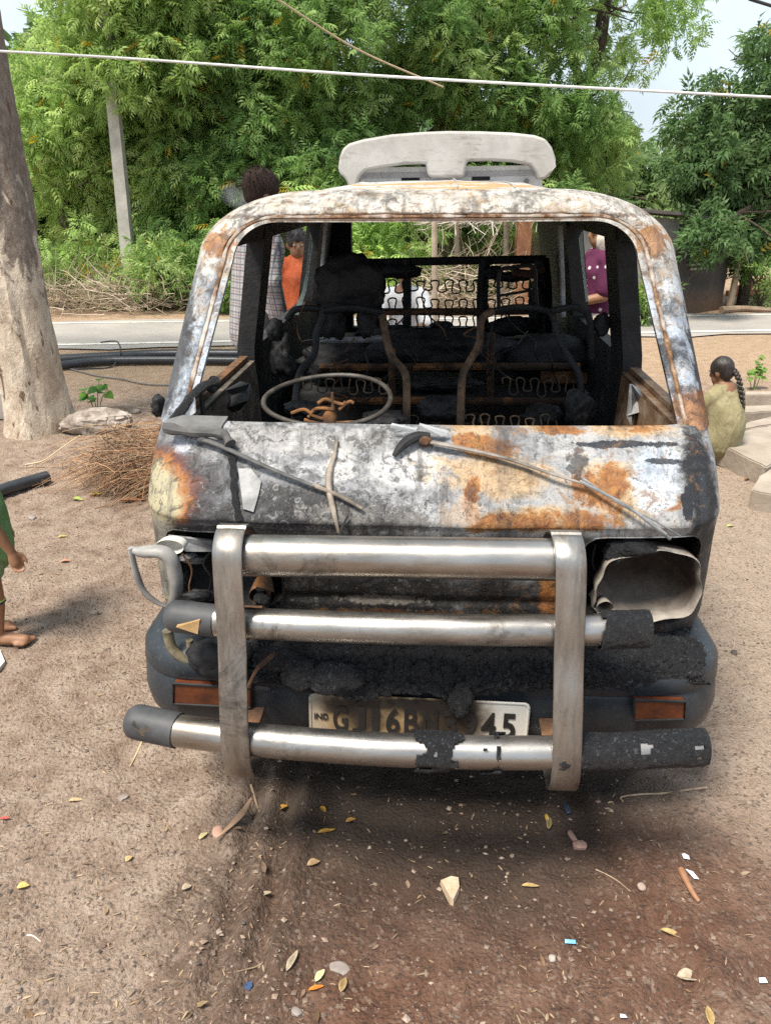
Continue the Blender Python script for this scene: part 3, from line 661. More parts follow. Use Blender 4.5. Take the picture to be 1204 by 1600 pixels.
def far_house():
    c = at_depth(1190, 420, 30); c.z = 0; t = thing('far_house', 'distant white house wall glimpsed under the right hand tree', 'house', c)
    b = MB(); b.box((1.2, 0, 1.0), (5, 3, 2.0)); b.build('wall', plaster('white_wash', (.6, .6, .58), (.75, .75, .73), (.5, .48, .44)), t, False)
    rr = MB(); rr.prism([(-1.5, -1.7, 2.0), (3.9, -1.7, 2.0), (3.9, 0, 2.5), (-1.5, 0, 2.5)], (0, 0, .07)); rr.build('roof', simple('tile_red', (.3, .15, .1), (.4, .2, .13), 5), t, False)
    for k in (-.6, 1.6):
        w = MB(); w.box((k, -1.515, 1.15), (.7, .05, .8)); f = w.build('window', simple('dark_opening_%d' % int(k * 10), (.03, .03, .03), (.06, .06, .06), 4), t, False)
far_house()

# ---- black water pipes
pipe_m = simple('black_pipe', (.018, .021, .027), (.035, .039, .047), 9, .38, .12, 90, .002, spec=.6)
def pipe(label, pts, rad, ext=None):
    b = MB(); b.tube(spline(pts, 8), rad, 14); tag(b.build('water_pipe', pipe_m, None), label, 'pipe', 'black water pipes')
def gpt(px, py, r=0.0):
    p = on_ground(px, py + 0); p.z = gz1(p.x, p.y) + r; return p
pipe('long black plastic pipe lying on the dirt behind the left trunk, rear one', [gpt(-160, 592, .055), gpt(0, 577, .055), gpt(60, 572, .055), gpt(180, 565, .055), gpt(260, 561, .055), gpt(400, 561, .055), gpt(620, 562, .055)], .05)
pipe('long black plastic pipe lying on the dirt behind the left trunk, front one', [gpt(60, 583, .05), gpt(150, 572, .05), gpt(215, 570, .05), gpt(300, 570, .05), gpt(400, 571, .05), gpt(600, 573, .05)], .042)
pipe('short thick black pipe end pointing out of the left frame edge', [gpt(-170, 858, .045), gpt(-60, 806, .045), gpt(0, 778, .045), gpt(76, 753, .045)], .037)
def thin_wire(label, px, rad, m, z=.012):
    b = MB(); pts = []
    for q in px:
        p = on_ground(*q[:2]); p.z = gz1(p.x, p.y) + (q[2] if len(q) > 2 else z); pts.append(p)
    b.tube(spline(pts, 7), rad, 6); tag(b.build('loose_wire', m, None), label, 'wire')
dk = simple('dark_wire', (.03, .03, .032), (.07, .068, .066), 6, .6)
thin_wire('black wire tied in a loop over the pipes', [(110, 578), (140, 577), (175, 574), (190, 566, .1), (188, 556, .14), (178, 553, .14), (160, 552, .12)], .008, dk)
thin_wire('thin grey wire trailing on the dirt behind the brush heap', [(108, 577), (150, 588), (190, 594), (230, 602), (290, 604)], .007, simple('grey_wire', (.12, .11, .11), (.2, .19, .18), 6, .6))
thin_wire('pale straw stalk curving out of the brush heap', [(40, 727, .01), (70, 724, .02), (100, 712, .06), (130, 706, .12)], .004, simple('straw', (.55, .42, .25), (.65, .52, .34), 20))

# ---- rock, block and little plants by the trunk
def rock(name, label, px, py, size, seed, mat, rz=0.0, rough=.22, sub=4, cat='rock', sink=.25):
    bm = bmesh.new(); bmesh.ops.create_icosphere(bm, subdivisions=sub, radius=1.0); r = np.array([v.co for v in bm.verts])
    q = np.sign(r) * np.abs(r) ** .8
    d = 1 - rough * 1.2 * np.abs(fbm(q[:, 0] * 2.6 + seed, q[:, 1] * 2.6, q[:, 2] * 2.6, seed=seed + 8)) * 2 + rough * 2 * fbm(q[:, 0] * 1.6 + seed, q[:, 1] * 1.6, q[:, 2] * 1.6, seed=seed) + .10 * fbm(q[:, 0] * 6, q[:, 1] * 6, q[:, 2] * 6, seed=seed + 3)
    q = q * d[:, None] * np.array(size)
    me = bpy.data.meshes.new(name); 
    for v, p in zip(bm.verts, q): v.co = p
    for f in bm.faces: f.smooth = True
    bm.to_mesh(me); bm.free(); o = finish(name, me, mat, None, 35)
    p = on_ground(px, py); o.location = (p.x, p.y, gz1(p.x, p.y) + size[2] * (1 - sink * 1.2)); o.rotation_euler = (0, 0, rz); return tag(o, label, cat)
stone_m = simple('grey_stone', (.15, .115, .09), (.50, .44, .385), 9, .95, 1.0, 30, .02)
rock('rock', 'rough grey boulder at the foot of the pale trunk', 152, 672, (.26, .13, .10), 4, stone_m, .05)
rock('small_stone', 'small dark stone on the dirt behind the brush heap', 213, 643, (.035, .03, .022), 6, stone_m)
def sawn_block():
    p = on_ground(-8, 652); b = MB(); b.box((0, 0, .10), (.62, .16, .20), bev=.012); o = b.build('stone_block', simple('sawn_stone', (.32, .30, .28), (.46, .43, .40), 6, .9, .4), None); o.location = p; o.rotation_euler = (0, 0, .12); tag(o, 'squared grey stone block left of the pale trunk', 'block')
sawn_block()
def leafy(name, label, px, py, stems, seed, pal, lsize, h):
    r = np.random.default_rng(seed); g = on_ground(px, py); t = thing(name, label, 'plant', (g.x, g.y, gz1(g.x, g.y)))
    m = tint_material(name + '_leaf_%d' % seed, .45, .35)
    for (dx, hh, lv) in stems:
        s = MB(); top = Vector((dx, 0, hh)); s.tube(spline([(dx * .2, 0, -.01), (dx * .5, .01, hh * .55), top], 4), np.linspace(.004, .002, 9), 5); s.build('stem', simple('green_stem_%d_%d' % (seed, int(dx * 1000)), (.12, .2, .05), (.2, .26, .08), 9), t)
        for k in range(lv):
            a = r.random() * 6.28; z = hh * (1 - .55 * k / max(1, lv)); L = lsize * (.7 + .6 * r.random()); V = []; F = []
            d = Vector((math.cos(a), math.sin(a) * .8 - .3, .25)).normalized(); sd = d.cross(Vector((0, -.5, 1))).normalized()
            base = Vector((dx * (z / hh), 0, z))
            for i in range(7):
                u_ = i / 6; wv = L * .48 * math.sin(math.pi * min(1, u_ ** .7)) ** .8 if 0 < u_ < 1 else 0.0015
                p = base + d * (L * u_) + Vector((0, 0, -L * .5 * u_ * u_)); V += [p - sd * wv + Vector((0, 0, .12 * wv)), p, p + sd * wv + Vector((0, 0, .12 * wv))]
            for i in range(6): F += [[3 * i, 3 * i + 1, 3 * i + 4, 3 * i + 3], [3 * i + 1, 3 * i + 2, 3 * i + 5, 3 * i + 4]]
            mesh_np('leaf', V, F, m, t, True, None, np.repeat(np.array([pal[k % len(pal)]]), 21, 0))
leafy('seedling', 'green seedling with broad leaves between the trunk and the boulder', 150, 640, [(.06, .24, 4), (-.07, .16, 3), (.12, .18, 2), (.0, .1, 2)], 2, [(.10, .26, .04), (.17, .34, .05), (.07, .2, .03)], .085, .2)
leafy('seedling', 'small bright green seedling on the bare soil behind the stone slabs', 1176, 608, [(0, .28, 7), (-.08, .15, 5), (.09, .17, 5), (.03, .2, 4)], 4, [(.16, .27, .06), (.24, .36, .09), (.1, .2, .04)], .055, .25)

# ---- stone slabs of the round bench on the right
slab_m = simple('tan_slab', (.25, .205, .165), (.40, .345, .285), 3.5, .93, .6, 30, .008)
def slab(label, px, h, z0=0.0, seed=0, name='stone_slab'):
    """top outline given as pixels of the slab's top face at height h"""
    P = [on_ground(q[0], q[1], z0 + h) for q in px]; r = random.Random(seed); Q = []
    for i in range(len(P)):
        a, b = P[i], P[(i + 1) % len(P)]; n = max(2, int((b - a).length / .06))
        for k in range(n): Q.append(a.lerp(b, k / n) + Vector((r.uniform(-.006, .006), r.uniform(-.006, .006), 0)))
    c = sum(Q, Vector()) / len(Q); bm = bmesh.new()
    top = [bm.verts.new(q - c + Vector((0, 0, 0))) for q in Q]; f = bm.faces.new(top)
    e = bmesh.ops.extrude_face_region(bm, geom=[f]); vs = [v for v in e['geom'] if isinstance(v, bmesh.types.BMVert)]
    for v in vs: v.co.z -= h + .02; v.co.x *= 1 + r.uniform(-.015, .01); v.co.y *= 1 + r.uniform(-.015, .01)
    bmesh.ops.recalc_face_normals(bm, faces=bm.faces)
    bmesh.ops.bevel(bm, geom=[q for q in bm.edges if q.calc_face_angle(0) > 1.0], offset=.008, segments=2, affect='EDGES')
    me = bpy.data.meshes.new(name); bm.to_mesh(me); bm.free(); me.polygons.foreach_set('use_smooth', np.ones(len(me.polygons), bool))
    o = finish(name, me, slab_m, None, 40); o.location = c; return tag(o, label, 'slab', 'stone slabs of the round bench')
slab('tan stone slab that the girl with the braid sits on', [(1116, 690), (1140, 676), (1204, 664), (1300, 668), (1330, 712), (1215, 716), (1198, 730), (1160, 712)], .12, 0, 1)
slab('nearest stone slab, cut off by the right frame edge', [(1172, 766), (1186, 742), (1204, 730), (1330, 730), (1350, 790), (1204, 772)], .10, 0, 2)
slab('curved stone slab behind the girl with the braid', [(1150, 672), (1170, 658), (1204, 650), (1290, 648), (1300, 662), (1204, 663)], .10, 0, 3)
slab('straight stone kerb, middle of the three behind the girl', [(1140, 636), (1204, 632), (1300, 634), (1300, 642), (1204, 642), (1150, 645)], .09, 0, 4)
slab('farthest straight stone kerb, right of the green seedling', [(1140, 612), (1204, 611), (1310, 614), (1310, 620), (1204, 617), (1150, 617)], .08, 0, 5)
def pad():
    c = on_ground(-20, 1045); b = MB(); b.prism([(-.30, -.12, 0), (-.05, -.16, 0), (.05, -.10, 0), (.055, .03, 0), (.0, .11, 0), (-.3, .14, 0)], (0, 0, .016)); o = b.build('concrete_pad', simple('pale_concrete', (.42, .40, .37), (.58, .56, .52), 12, .9, .4), None, False); o.location = (c.x, c.y, gz1(c.x, c.y)); tag(o, 'patch of pale concrete by the child\'s bare foot', 'concrete')
pad()
# ================================================================== THE BURNT VAN
van = thing('burnt_van', 'burnt out rusty van with a chrome bull bar and empty windscreen', 'van', VAN_O, -VAN_YAW)
# ------------------------------------------------ its materials
soot = simple('soot_black', (.006, .0063, .0075), (.022, .0225, .0245), 14, .68, .7, 60, .005, spec=.35)
char = None
def paint(kind):
    t = NT('burnt_paint_' + kind); x, y, z = t.sep()
    def off(v, P=None):
        k = t.n('VectorMath', operation='ADD'); t.put(k.inputs[0], P or t.P); k.inputs[1].default_value = v; return k.outputs[0]
    N = [t.noise(9, 8, .70, .35, off((3.1, 0, 0))), t.noise(16, 8, .72, .3, off((0, 7.3, 2))), t.noise(30, 7, .70, .5, off((5, 1, 4))), t.noise(5.5, 8, .72, .5, off((9, 2, 7)))]
    fine = t.noise(95, 6, .72); gr = t.noise(330, 3, .7); big = N[3]; mid = N[1]
    def stain(c, ctr, rad, colr, amt=1.0, amp=1.0, w=.16, n=1, bias=-.12):
        a = t.n('VectorMath', operation='SUBTRACT'); t.put(a.inputs[0], t.P); a.inputs[1].default_value = ctr
        b = t.n('VectorMath', operation='DIVIDE'); t.put(b.inputs[0], a.outputs[0]); b.inputs[1].default_value = rad
        l = t.n('VectorMath', operation='LENGTH'); t.put(l.inputs[0], b.outputs[0])
        v = t.math('ADD', t.math('SUBTRACT', 1.0, l.outputs['Value']), t.math('MULTIPLY', t.math('SUBTRACT', N[n], .5), 2.2 * amp))
        return t.mix(t.mapr(v, -bias, w - bias, 0, amt, True), c, colr)
    def nb(c, px, py, rx, ry, colr, amt=1.0, amp=1.0, w=.16, n=1, bias=-.12, yl=.17):
        q = on_van(px, py, yl); return stain(c, (q.x, .2, q.z), (rx / 640, 5, ry / 790), colr, amt, amp, w, n, bias)
    rust = t.ramp(t.math('ADD', t.math('MULTIPLY', N[2], .6), t.math('MULTIPLY', N[0], .4)), [(.30, (.09, .038, .016)), (.42, (.26, .115, .04)), (.52, (.40, .205, .075)), (.62, (.50, .31, .14)), (.72, (.56, .45, .32))])
    ochre = t.ramp(N[2], [(.3, (.46, .30, .14)), (.7, (.62, .50, .34))])
    grime = t.ramp(N[1], [(.3, (.020, .020, .022)), (.5, (.055, .055, .058)), (.7, (.15, .15, .155))])
    steel = t.ramp(N[1], [(.30, (.10, .102, .11)), (.46, (.27, .275, .29)), (.58, (.46, .465, .475)), (.74, (.62, .615, .60))])
    pale = t.ramp(N[0], [(.28, (.26, .27, .29)), (.45, (.40, .405, .415)), (.58, (.485, .485, .48)), (.75, (.56, .55, .53))])
    blue = t.ramp(N[0], [(.30, (.30, .34, .40)), (.50, (.50, .545, .60)), (.70, (.64, .67, .70))])
    if kind == 'nose':
        c = t.mix(t.mapr(x, -.15, .25, 0, 1, True), steel, pale)
        # scorched, blistered left half
        c = nb(c, 420, 705, 230, 26, t.ramp(N[2], [(.3, (.20, .195, .19)), (.5, (.42, .415, .41)), (.7, (.60, .595, .58))]), .85, .9, .3, 0)
        c = nb(c, 420, 785, 210, 52, grime, .92, 1.1, .35, 1, -.05)
        c = nb(c, 350, 755, 60, 60, t.ramp(N[2], [(.35, (.045, .046, .05)), (.65, (.30, .31, .33))]), .9, .9, .3, 2)
        c = nb(c, 575, 800, 150, 34, t.ramp(N[2], [(.3, (.085, .08, .078)), (.55, (.25, .24, .23)), (.75, (.46, .445, .43))]), .9, .9, .3, 2)
        c = nb(c, 300, 700, 60, 40, t.ramp(N[2], [(.35, (.16, .16, .165)), (.65, (.52, .53, .55))]), .85, .9, .25, 1)
        c = nb(c, 640, 740, 105, 45, t.ramp(N[2], [(.3, (.46, .46, .465)), (.6, (.66, .66, .655))]), .8, .7, .4, 0)
        c = nb(c, 530, 735, 30, 30, (.62, .615, .60), .8, .8, .3, 2)
        W = t.warp(.02, 24, 4)
        for sc, px, py, rx, ry, k in ((46, 600, 760, 120, 58, .40), (64, 560, 790, 140, 45, .5), (30, 470, 770, 90, 45, .55), (38, 690, 700, 60, 30, .6)):     # round heat blisters, rimmed pale
            v = t.voro(sc, W, 'F1', 0, .95); cid = t.sep(t.voro(sc, W, 'F1', 1, .95)); q = on_van(px, py, .17); ar = t.blob((q.x, .2, q.z), (rx / 640, 5, ry / 790), .6)
            rr_ = t.mapr(cid[1], 0, 1, .14, .40); m = t.math('MULTIPLY', t.math('GREATER_THAN', cid[0], k), ar)
            rim = t.mapr(t.math('ABSOLUTE', t.math('SUBTRACT', v, rr_)), .06, .02); c = t.mix(t.math('MULTIPLY', t.math('MULTIPLY', rim, m), .45), c, (.62, .62, .62))
            c = t.mix(t.math('MULTIPLY', t.math('MULTIPLY', t.mapr(t.math('SUBTRACT', v, rr_), .02, -.05), m), .72), c, t.ramp(N[2], [(.3, (.07, .07, .078)), (.7, (.24, .24, .25))]))
        # rust bleeding over the right half
        for q in ((770, 745, 130, 48), (830, 800, 130, 30), (960, 765, 85, 52), (1010, 692, 85, 26), (730, 690, 60, 26), (870, 690, 90, 16)): c = nb(c, *q, ochre, .75, 1.0, .5, 0, -.02)
        for q in ((770, 715, 75, 20), (800, 802, 90, 22), (945, 762, 58, 46), (905, 802, 60, 22), (1015, 690, 55, 16), (735, 708, 36, 14), (890, 696, 45, 9), (735, 775, 16, 34), (1040, 780, 30, 16)): c = nb(c, *q, rust, .92, 1.5, .34, (1, 2, 0)[int(q[0]) % 3], -.06)
        c = nb(c, 715, 790, 45, 34, t.ramp(N[2], [(.3, (.40, .30, .22)), (.7, (.60, .52, .44))]), .7, .9, .4, 2)
        c = nb(c, 905, 735, 22, 34, grime, .7, 1.2, .3, 2, -.16)
        c = nb(c, 1030, 750, 48, 62, blue, .9, .8, .3, 0); c = nb(c, 900, 676, 130, 8, blue, .7, 1.0, .3, 1)
        c = nb(c, 985, 714, 110, 8, (.055, .062, .078), .95, 1.0, .12, 1, -.2); c = nb(c, 890, 690, 70, 6, (.09, .10, .115), .9, 1.0, .14, 2, -.2); c = nb(c, 1050, 735, 40, 6, (.07, .08, .10), .9, 1.0, .14, 2, -.2)
        c = nb(c, 1104, 770, 38, 125, (.030, .034, .042), .97, .8, .5, 1, .04); c = nb(c, 1072, 785, 12, 34, (.045, .052, .07), .95, .8, .14, 1); c = nb(c, 1100, 790, 10, 70, (.10, .115, .14), .5, .8, .3, 2)
        c = nb(c, 1095, 684, 40, 20, ochre, .9, .7, .3, 1); c = nb(c, 1070, 690, 30, 12, rust, .8, 1, .25, 2)
        # heat-tinted cream paint on the left corner
        c = nb(c, 262, 775, 100, 92, t.ramp(N[2], [(.3, (.05, .05, .055)), (.7, (.16, .14, .15))]), .9, .45, .35, 1, .02); c = nb(c, 254, 770, 74, 84, (.20, .085, .065), .85, .5, .3, 1, .0); c = nb(c, 250, 774, 62, 76, (.44, .23, .09), .9, .5, .3, 1, .0); c = nb(c, 246, 782, 54, 68, t.ramp(N[3], [(.3, (.46, .43, .31)), (.7, (.56, .535, .41))]), .95, .45, .35, 1, .0)
        c = nb(c, 268, 700, 34, 44, t.ramp(N[2], [(.35, (.22, .24, .28)), (.6, (.58, .60, .64))]), .9, .7, .3, 1)
        c = nb(c, 400, 815, 150, 9, (.03, .03, .033), .85, .7, .4, 2); c = nb(c, 640, 672, 420, 5, t.ramp(N[2], [(.4, (.10, .09, .085)), (.65, (.52, .51, .50))]), .8, 1.0, .3, 2)
        # below the crease: smoke-blackened; ash and rust towards the right strap
        low = t.mapr(t.math('ADD', z, t.math('MULTIPLY', t.math('SUBTRACT', N[1], .5), .03)), .862, .835, 0, 1, True)
        lc = t.ramp(t.math('ADD', N[0], t.math('MULTIPLY', x, .30)), [(.30, (.012, .012, .013)), (.52, (.035, .034, .034)), (.62, (.13, .133, .14)), (.74, (.33, .34, .36)), (.85, (.45, .46, .48))])
        lc = nb(lc, 866, 935, 34, 70, rust, .95, .8, .3, 1, .0, .13); lc = nb(lc, 640, 962, 200, 14, t.mix(.5, rust, (.06, .04, .03)), .8, 1.0, .3, 2, -.1, .13); lc = nb(lc, 600, 940, 110, 14, (.30, .28, .25), .7, 1.2, .12, 2, -.3, .13)
        lc = t.mix(t.mapr(x, .33, .39, 0, .95, True), lc, grime); lc = t.mix(t.mapr(x, -.58, -.68, 0, .85, True), lc, t.ramp(N[1], [(.3, (.16, .15, .13)), (.6, (.44, .42, .37))]))
        lc = nb(lc, 1000, 998, 110, 20, t.ramp(N[2], [(.3, (.06, .03, .018)), (.7, (.26, .14, .08))]), .85, 1.0, .3, 1, -.05, .2)
        c = t.mix(low, c, lc)
    elif kind == 'roof':
        c = t.ramp(N[0], [(.3, (.38, .36, .335)), (.5, (.54, .53, .515)), (.7, (.64, .635, .62))])
        for cx, cy, rx, ry in ((-.06, .96, .46, .10), (-.10, 1.25, .44, .16), (.20, 1.10, .22, .08), (-.45, 1.05, .14, .25), (.46, 1.05, .16, .3)): c = stain(c, (cx, cy, 1.6), (rx, ry, 4), t.mix(.45, ochre, (.62, .33, .10)), .9, .8, .25, 1)
        c = stain(c, (-.2, .95, 1.6), (.3, .08, 4), blue, .6, 1.0, .3, 0); c = stain(c, (.35, .95, 1.6), (.3, .06, 4), rust, .6, 1.2, .3, 2, -.2)
    else:
        c = t.mix(t.mapr(z, 1.30, 1.50, 0, 1, True), blue, t.ramp(N[0], [(.3, (.46, .43, .39)), (.5, (.60, .58, .545)), (.7, (.68, .67, .65))]))
        rn_ = t.mapr(t.math('ADD', N[1], t.math('MULTIPLY', t.math('SUBTRACT', N[2], .5), .5)), .50, .66, 0, 1)
        c = t.mix(t.math('MULTIPLY', rn_, t.mapr(z, 1.05, 1.40, .15, .80)), c, t.ramp(N[2], [(.3, (.24, .13, .07)), (.55, (.42, .32, .22)), (.75, (.58, .50, .40))]))
        c = t.mix(t.math('MULTIPLY', t.mapr(N[3], .54, .64), t.mapr(z, 1.45, 1.25, .15, .85)), c, t.ramp(N[2], [(.3, (.055, .058, .065)), (.7, (.22, .23, .25))]))
        c = stain(c, (-.70, .42, 1.22), (.07, 3, .22), grime, .7, .9, .35, 1); c = stain(c, (.73, .45, 1.22), (.06, 3, .30), (.045, .05, .06), .92, .7, .25, 1); c = stain(c, (.68, .40, 1.09), (.10, 3, .07), rust, .8, 1.0, .3, 1); c = stain(c, (-.64, .40, 1.12), (.05, 3, .1), blue, .7, .8, .3, 1)
        for sg in (-1, 1): c = stain(c, (sg * .60, .8, 1.48), (.07, 3, .05), rust, .75, 1.0, .3, 2)
        c = stain(c, (0, .72, 1.545), (.7, 3, .013), t.ramp(N[2], [(.3, (.05, .03, .02)), (.7, (.26, .14, .07))]), .8, .5, .3, 2, .0)
        c = t.mix(t.mapr(t.voro(80, t.warp(.02, 30)), .16, .08, 0, .6), c, (.16, .095, .05))
    if kind != 'roof':                                     # soot that ran down from the windscreen and settled in patches
        run = t.noise(6, 8, .72, .3, t.scaled((3.2, 1, .55))); c = t.mix(t.mapr(run, .52, .66, 0, .62), c, t.ramp(N[2], [(.3, (.03, .03, .032)), (.7, (.13, .125, .12))]))
        c = t.mix(t.mapr(N[3], .56, .70, 0, .55), c, grime)
    k1 = t.noise(48, 9, .75, .6, off((2, 8, 1))); k2 = t.noise(120, 6, .75, .4, off((4, 3, 9))); k3 = t.noise(22, 9, .78, .8, off((1, 5, 3)))
    if kind == 'nose':
        lft = t.mapr(x, .25, -.15, .25, 1.0, True)
        c = t.mix(t.math('MULTIPLY', t.mapr(k3, .545, .575), t.math('MULTIPLY', lft, .62)), c, t.ramp(k2, [(.35, (.035, .035, .038)), (.6, (.14, .135, .13))]))
        c = t.mix(t.math('MULTIPLY', t.mapr(k1, .57, .60), t.math('MULTIPLY', lft, .42)), c, t.ramp(k2, [(.4, (.28, .285, .29)), (.6, (.50, .50, .495))]))
        c = t.mix(t.math('MULTIPLY', t.mapr(k1, .42, .39), .55), c, (.07, .062, .058))
        c = t.mix(t.math('MULTIPLY', t.mapr(k3, .44, .41), t.mapr(x, -.05, .2, 0, .55, True)), c, t.ramp(k2, [(.35, (.20, .10, .045)), (.65, (.40, .26, .14))]))
    else:
        c = t.mix(t.mapr(k3, .56, .59, 0, .6), c, t.ramp(k2, [(.35, (.05, .045, .043)), (.6, (.20, .16, .13))])); c = t.mix(t.mapr(k1, .42, .39, 0, .5), c, (.17, .10, .06))
    c = t.mix(t.mapr(k2, .60, .66, 0, .5), c, (.045, .04, .038))
    gm_ = t.n('Gamma'); t.put(gm_.inputs[0], c); gm_.inputs[1].default_value = {'nose': 1.42, 'frame': 1.55, 'roof': 1.3}[kind]; c = gm_.outputs[0]
    flk = t.voro(60, t.warp(.05, 26, 6), 'DISTANCE_TO_EDGE'); fm = t.math('MULTIPLY', t.mapr(flk, .05, .01), t.mapr(N[0], .56, .66)); c = t.mix(t.math('MULTIPLY', fm, .28), c, (.05, .045, .042))     # cracks between flakes of paint
    c = t.mix(t.mapr(fine, .58, .72, 0, .40), c, (.16, .135, .12)); c = t.mix(t.mapr(gr, .64, .74, 0, .45), c, (.05, .045, .04)); c = t.mix(t.mapr(fine, .36, .28, 0, .22), c, (.70, .69, .67))
    hgt = t.math('ADD', t.math('SUBTRACT', t.math('MULTIPLY', N[1], 1.0), t.math('MULTIPLY', fm, .5)), t.math('ADD', t.math('MULTIPLY', fine, .6), t.math('ADD', t.mapr(k3, .545, .575, 0, .35), t.mapr(k1, .57, .60, 0, .2))))
    return t.bsdf(c, t.mapr(N[2], .3, .7, .42, .85), t.mapr(N[3], .45, .6, .0, .18), t.bump(hgt, .55, .007), .4)
nose_m = paint('nose'); frame_m = paint('frame'); roof_m = paint('roof')
def rusty(name, dark=.3, warm=(.33, .15, .055)):
    t = NT(name); f = t.noise(26, 6, .7, .4); g = t.noise(9, 4, .6); c = t.ramp(f, [(.28, (.045, .022, .013)), (.5, tuple(q * .7 for q in warm)), (.75, warm)])
    c = t.mix(t.mapr(g, .5 - dark * .3, .62, .85, 0), c, (.02, .018, .018)); return t.bsdf(c, .85, 0, t.bump(f, .5, .003), .3)
rust_m = rusty('rusted_tube', .1); rust_dark = rusty('sooty_rusted_tube', .5, (.24, .12, .06))
def scorched(name, a, b, c3, rgh=.5):
    t = NT(name); f = t.noise(13, 6, .65, .4); g = t.noise(60, 5, .7); c = t.ramp(f, [(.3, a), (.5, b), (.7, c3)]); c = t.mix(t.mapr(g, .55, .75, 0, .5), c, tuple(q * .4 for q in a))
    return t.bsdf(c, rgh, 0, t.bump(g, .3, .003), .4)
sooty_steel = scorched('sooty_steel', (.008, .008, .009), (.02, .02, .022), (.06, .06, .064), .65)
sill_m = scorched('scorched_door', (.025, .022, .02), (.09, .075, .062), (.22, .185, .155)); sill_r = scorched('rusted_door_sill', (.05, .03, .02), (.17, .095, .05), (.30, .22, .155))
grey_sheet = scorched('grey_bare_metal', (.10, .105, .11), (.22, .225, .23), (.38, .385, .39), .45)
def chrome_material(name, dirty=0.0, st=(.5, 1.6, 1.6)):
    t = NT(name); Q = t.scaled(st); s = t.noise(9, 4, .6, P=Q); d = t.noise(7, 8, .75, .3, Q); d2 = t.noise(34, 7, .75, .4, Q); sp = t.noise(170, 4, .7)
    c = t.mix(t.mapr(s, .35, .65), (.33, .315, .295), (.45, .44, .42)); dm = t.math('MAXIMUM', t.mapr(d, .47 - dirty * .16, .66 - dirty * .12, 0, .55 + dirty * .35), t.mapr(d2, .60, .74, 0, .35))
    c = t.mix(dm, c, t.ramp(d2, [(.35, (.05, .04, .034)), (.5, (.13, .11, .093)), (.65, (.27, .24, .205))])); spk = t.mapr(sp, .64, .70, 0, .75); c = t.mix(spk, c, (.06, .05, .045))
    ht = t.noise(2.6, 4, .6, .4, Q); c = t.mix(t.mapr(ht, .50, .66, 0, .45), c, t.ramp(d2, [(.3, (.20, .13, .08)), (.7, (.36, .29, .22))])); so_ = t.mapr(t.noise(5, 8, .75, .6), .56, .66, 0, .8); c = t.mix(so_, c, (.045, .038, .034)); dm = t.math('MAXIMUM', dm, so_)
    rgh = t.math('ADD', t.mapr(s, .3, .7, .24, .34), t.math('MULTIPLY', dm, .30))
    return t.bsdf(c, rgh, t.math('SUBTRACT', .97, t.math('MULTIPLY', t.math('MAXIMUM', t.math('MULTIPLY', dm, .5), spk), .45)), t.bump(t.math('ADD', d2, t.math('MULTIPLY', s, .6)), .12, .003), .5)
chrome = chrome_material('stained_stainless', .25); chrome_d = chrome_material('smoked_stainless', .6, (2.4, 1, .45))
def crust_material():
    t = NT('char_crust'); f = t.noise(45, 6, .7); W = t.warp(.03, 30, 3); v = t.voro(190, t.scaled((1, 1.4, .6), W), 'F1', 1); vs = t.sep(v)
    fib = t.noise(330, 3, .65, 1.8, t.scaled((1, .45, 1.3), W)); area = t.mapr(t.noise(7, 4, .6), .38, .60)
    c = t.ramp(f, [(.3, (.006, .0065, .008)), (.6, (.02, .021, .025)), (.8, (.05, .052, .06))])
    c = t.mix(t.math('MULTIPLY', t.mapr(fib, .60, .68), t.math('ADD', t.math('MULTIPLY', area, .55), .03)), c, (.34, .35, .38)); c = t.mix(t.math('MULTIPLY', t.mapr(vs[0], .93, .96, 0, .35), area), c, (.20, .21, .24))
    return t.bsdf(c, t.mapr(fib, .4, .65, .7, .35), 0, t.bump(t.math('ADD', f, t.math('MULTIPLY', fib, .8)), 1.0, .014), .5)
char = crust_material()
def bumper_material():
    t = NT('scorched_bumper_plastic'); f = t.noise(9, 5, .6); g = t.noise(70, 5, .7); x, y, z = t.sep()
    c = t.ramp(f, [(.3, (.011, .015, .020)), (.7, (.027, .035, .043))]); c = t.mix(t.mapr(g, .56, .70, 0, .28), c, (.10, .11, .118))
    c = t.mix(t.math('MULTIPLY', t.mapr(t.noise(190, 2, .6), .66, .70), t.math('MULTIPLY', t.mapr(z, .50, .56), t.mapr(x, .2, .5, .15, .9))), c, (.36, .37, .40))
    return t.bsdf(c, t.mapr(f, .3, .7, .36, .55), 0, t.bump(g, .12, .002), .5)
bump_m = bumper_material()

# ------------------------------------------------ nose
def plan_curve(w, rc, yb, bow, n):
    pts = []
    for k in range(40): pts.append((-w, yb + (rc - yb) * k / 40))
    for k in range(40):
        a = math.pi + math.pi / 2 * k / 40; pts.append((-w + rc + rc * math.cos(a), rc + rc * math.sin(a)))
    for k in range(121): pts.append((-w + rc + 2 * (w - rc) * k / 120, 0))
    pts += [(-x, y) for x, y in pts[:80][::-1]]
    Pn = np.array(pts); Pn[:, 1] += bow * np.minimum(1, np.abs(Pn[:, 0]) / w) ** 2
    s = np.concatenate([[0], np.cumsum(np.linalg.norm(np.diff(Pn, axis=0), axis=1))]); q = np.linspace(0, s[-1], n)
    return np.stack([np.interp(q, s, Pn[:, 0]), np.interp(q, s, Pn[:, 1])], -1)
NZ = [.50, .56, .60, .70, .80, .86, .876, .885, .91, .95, .983, .987, .992, 1.024, 1.048, 1.059]
NY = [.15, .13, .12, .117, .114, .107, .100, .103, .118, .150, .185, .186, .196, .240, .272, .288]
NW = [.722, .730, .733, .733, .731, .730, .730, .730, .730, .730, .730, .730, .729, .728, .728, .728]
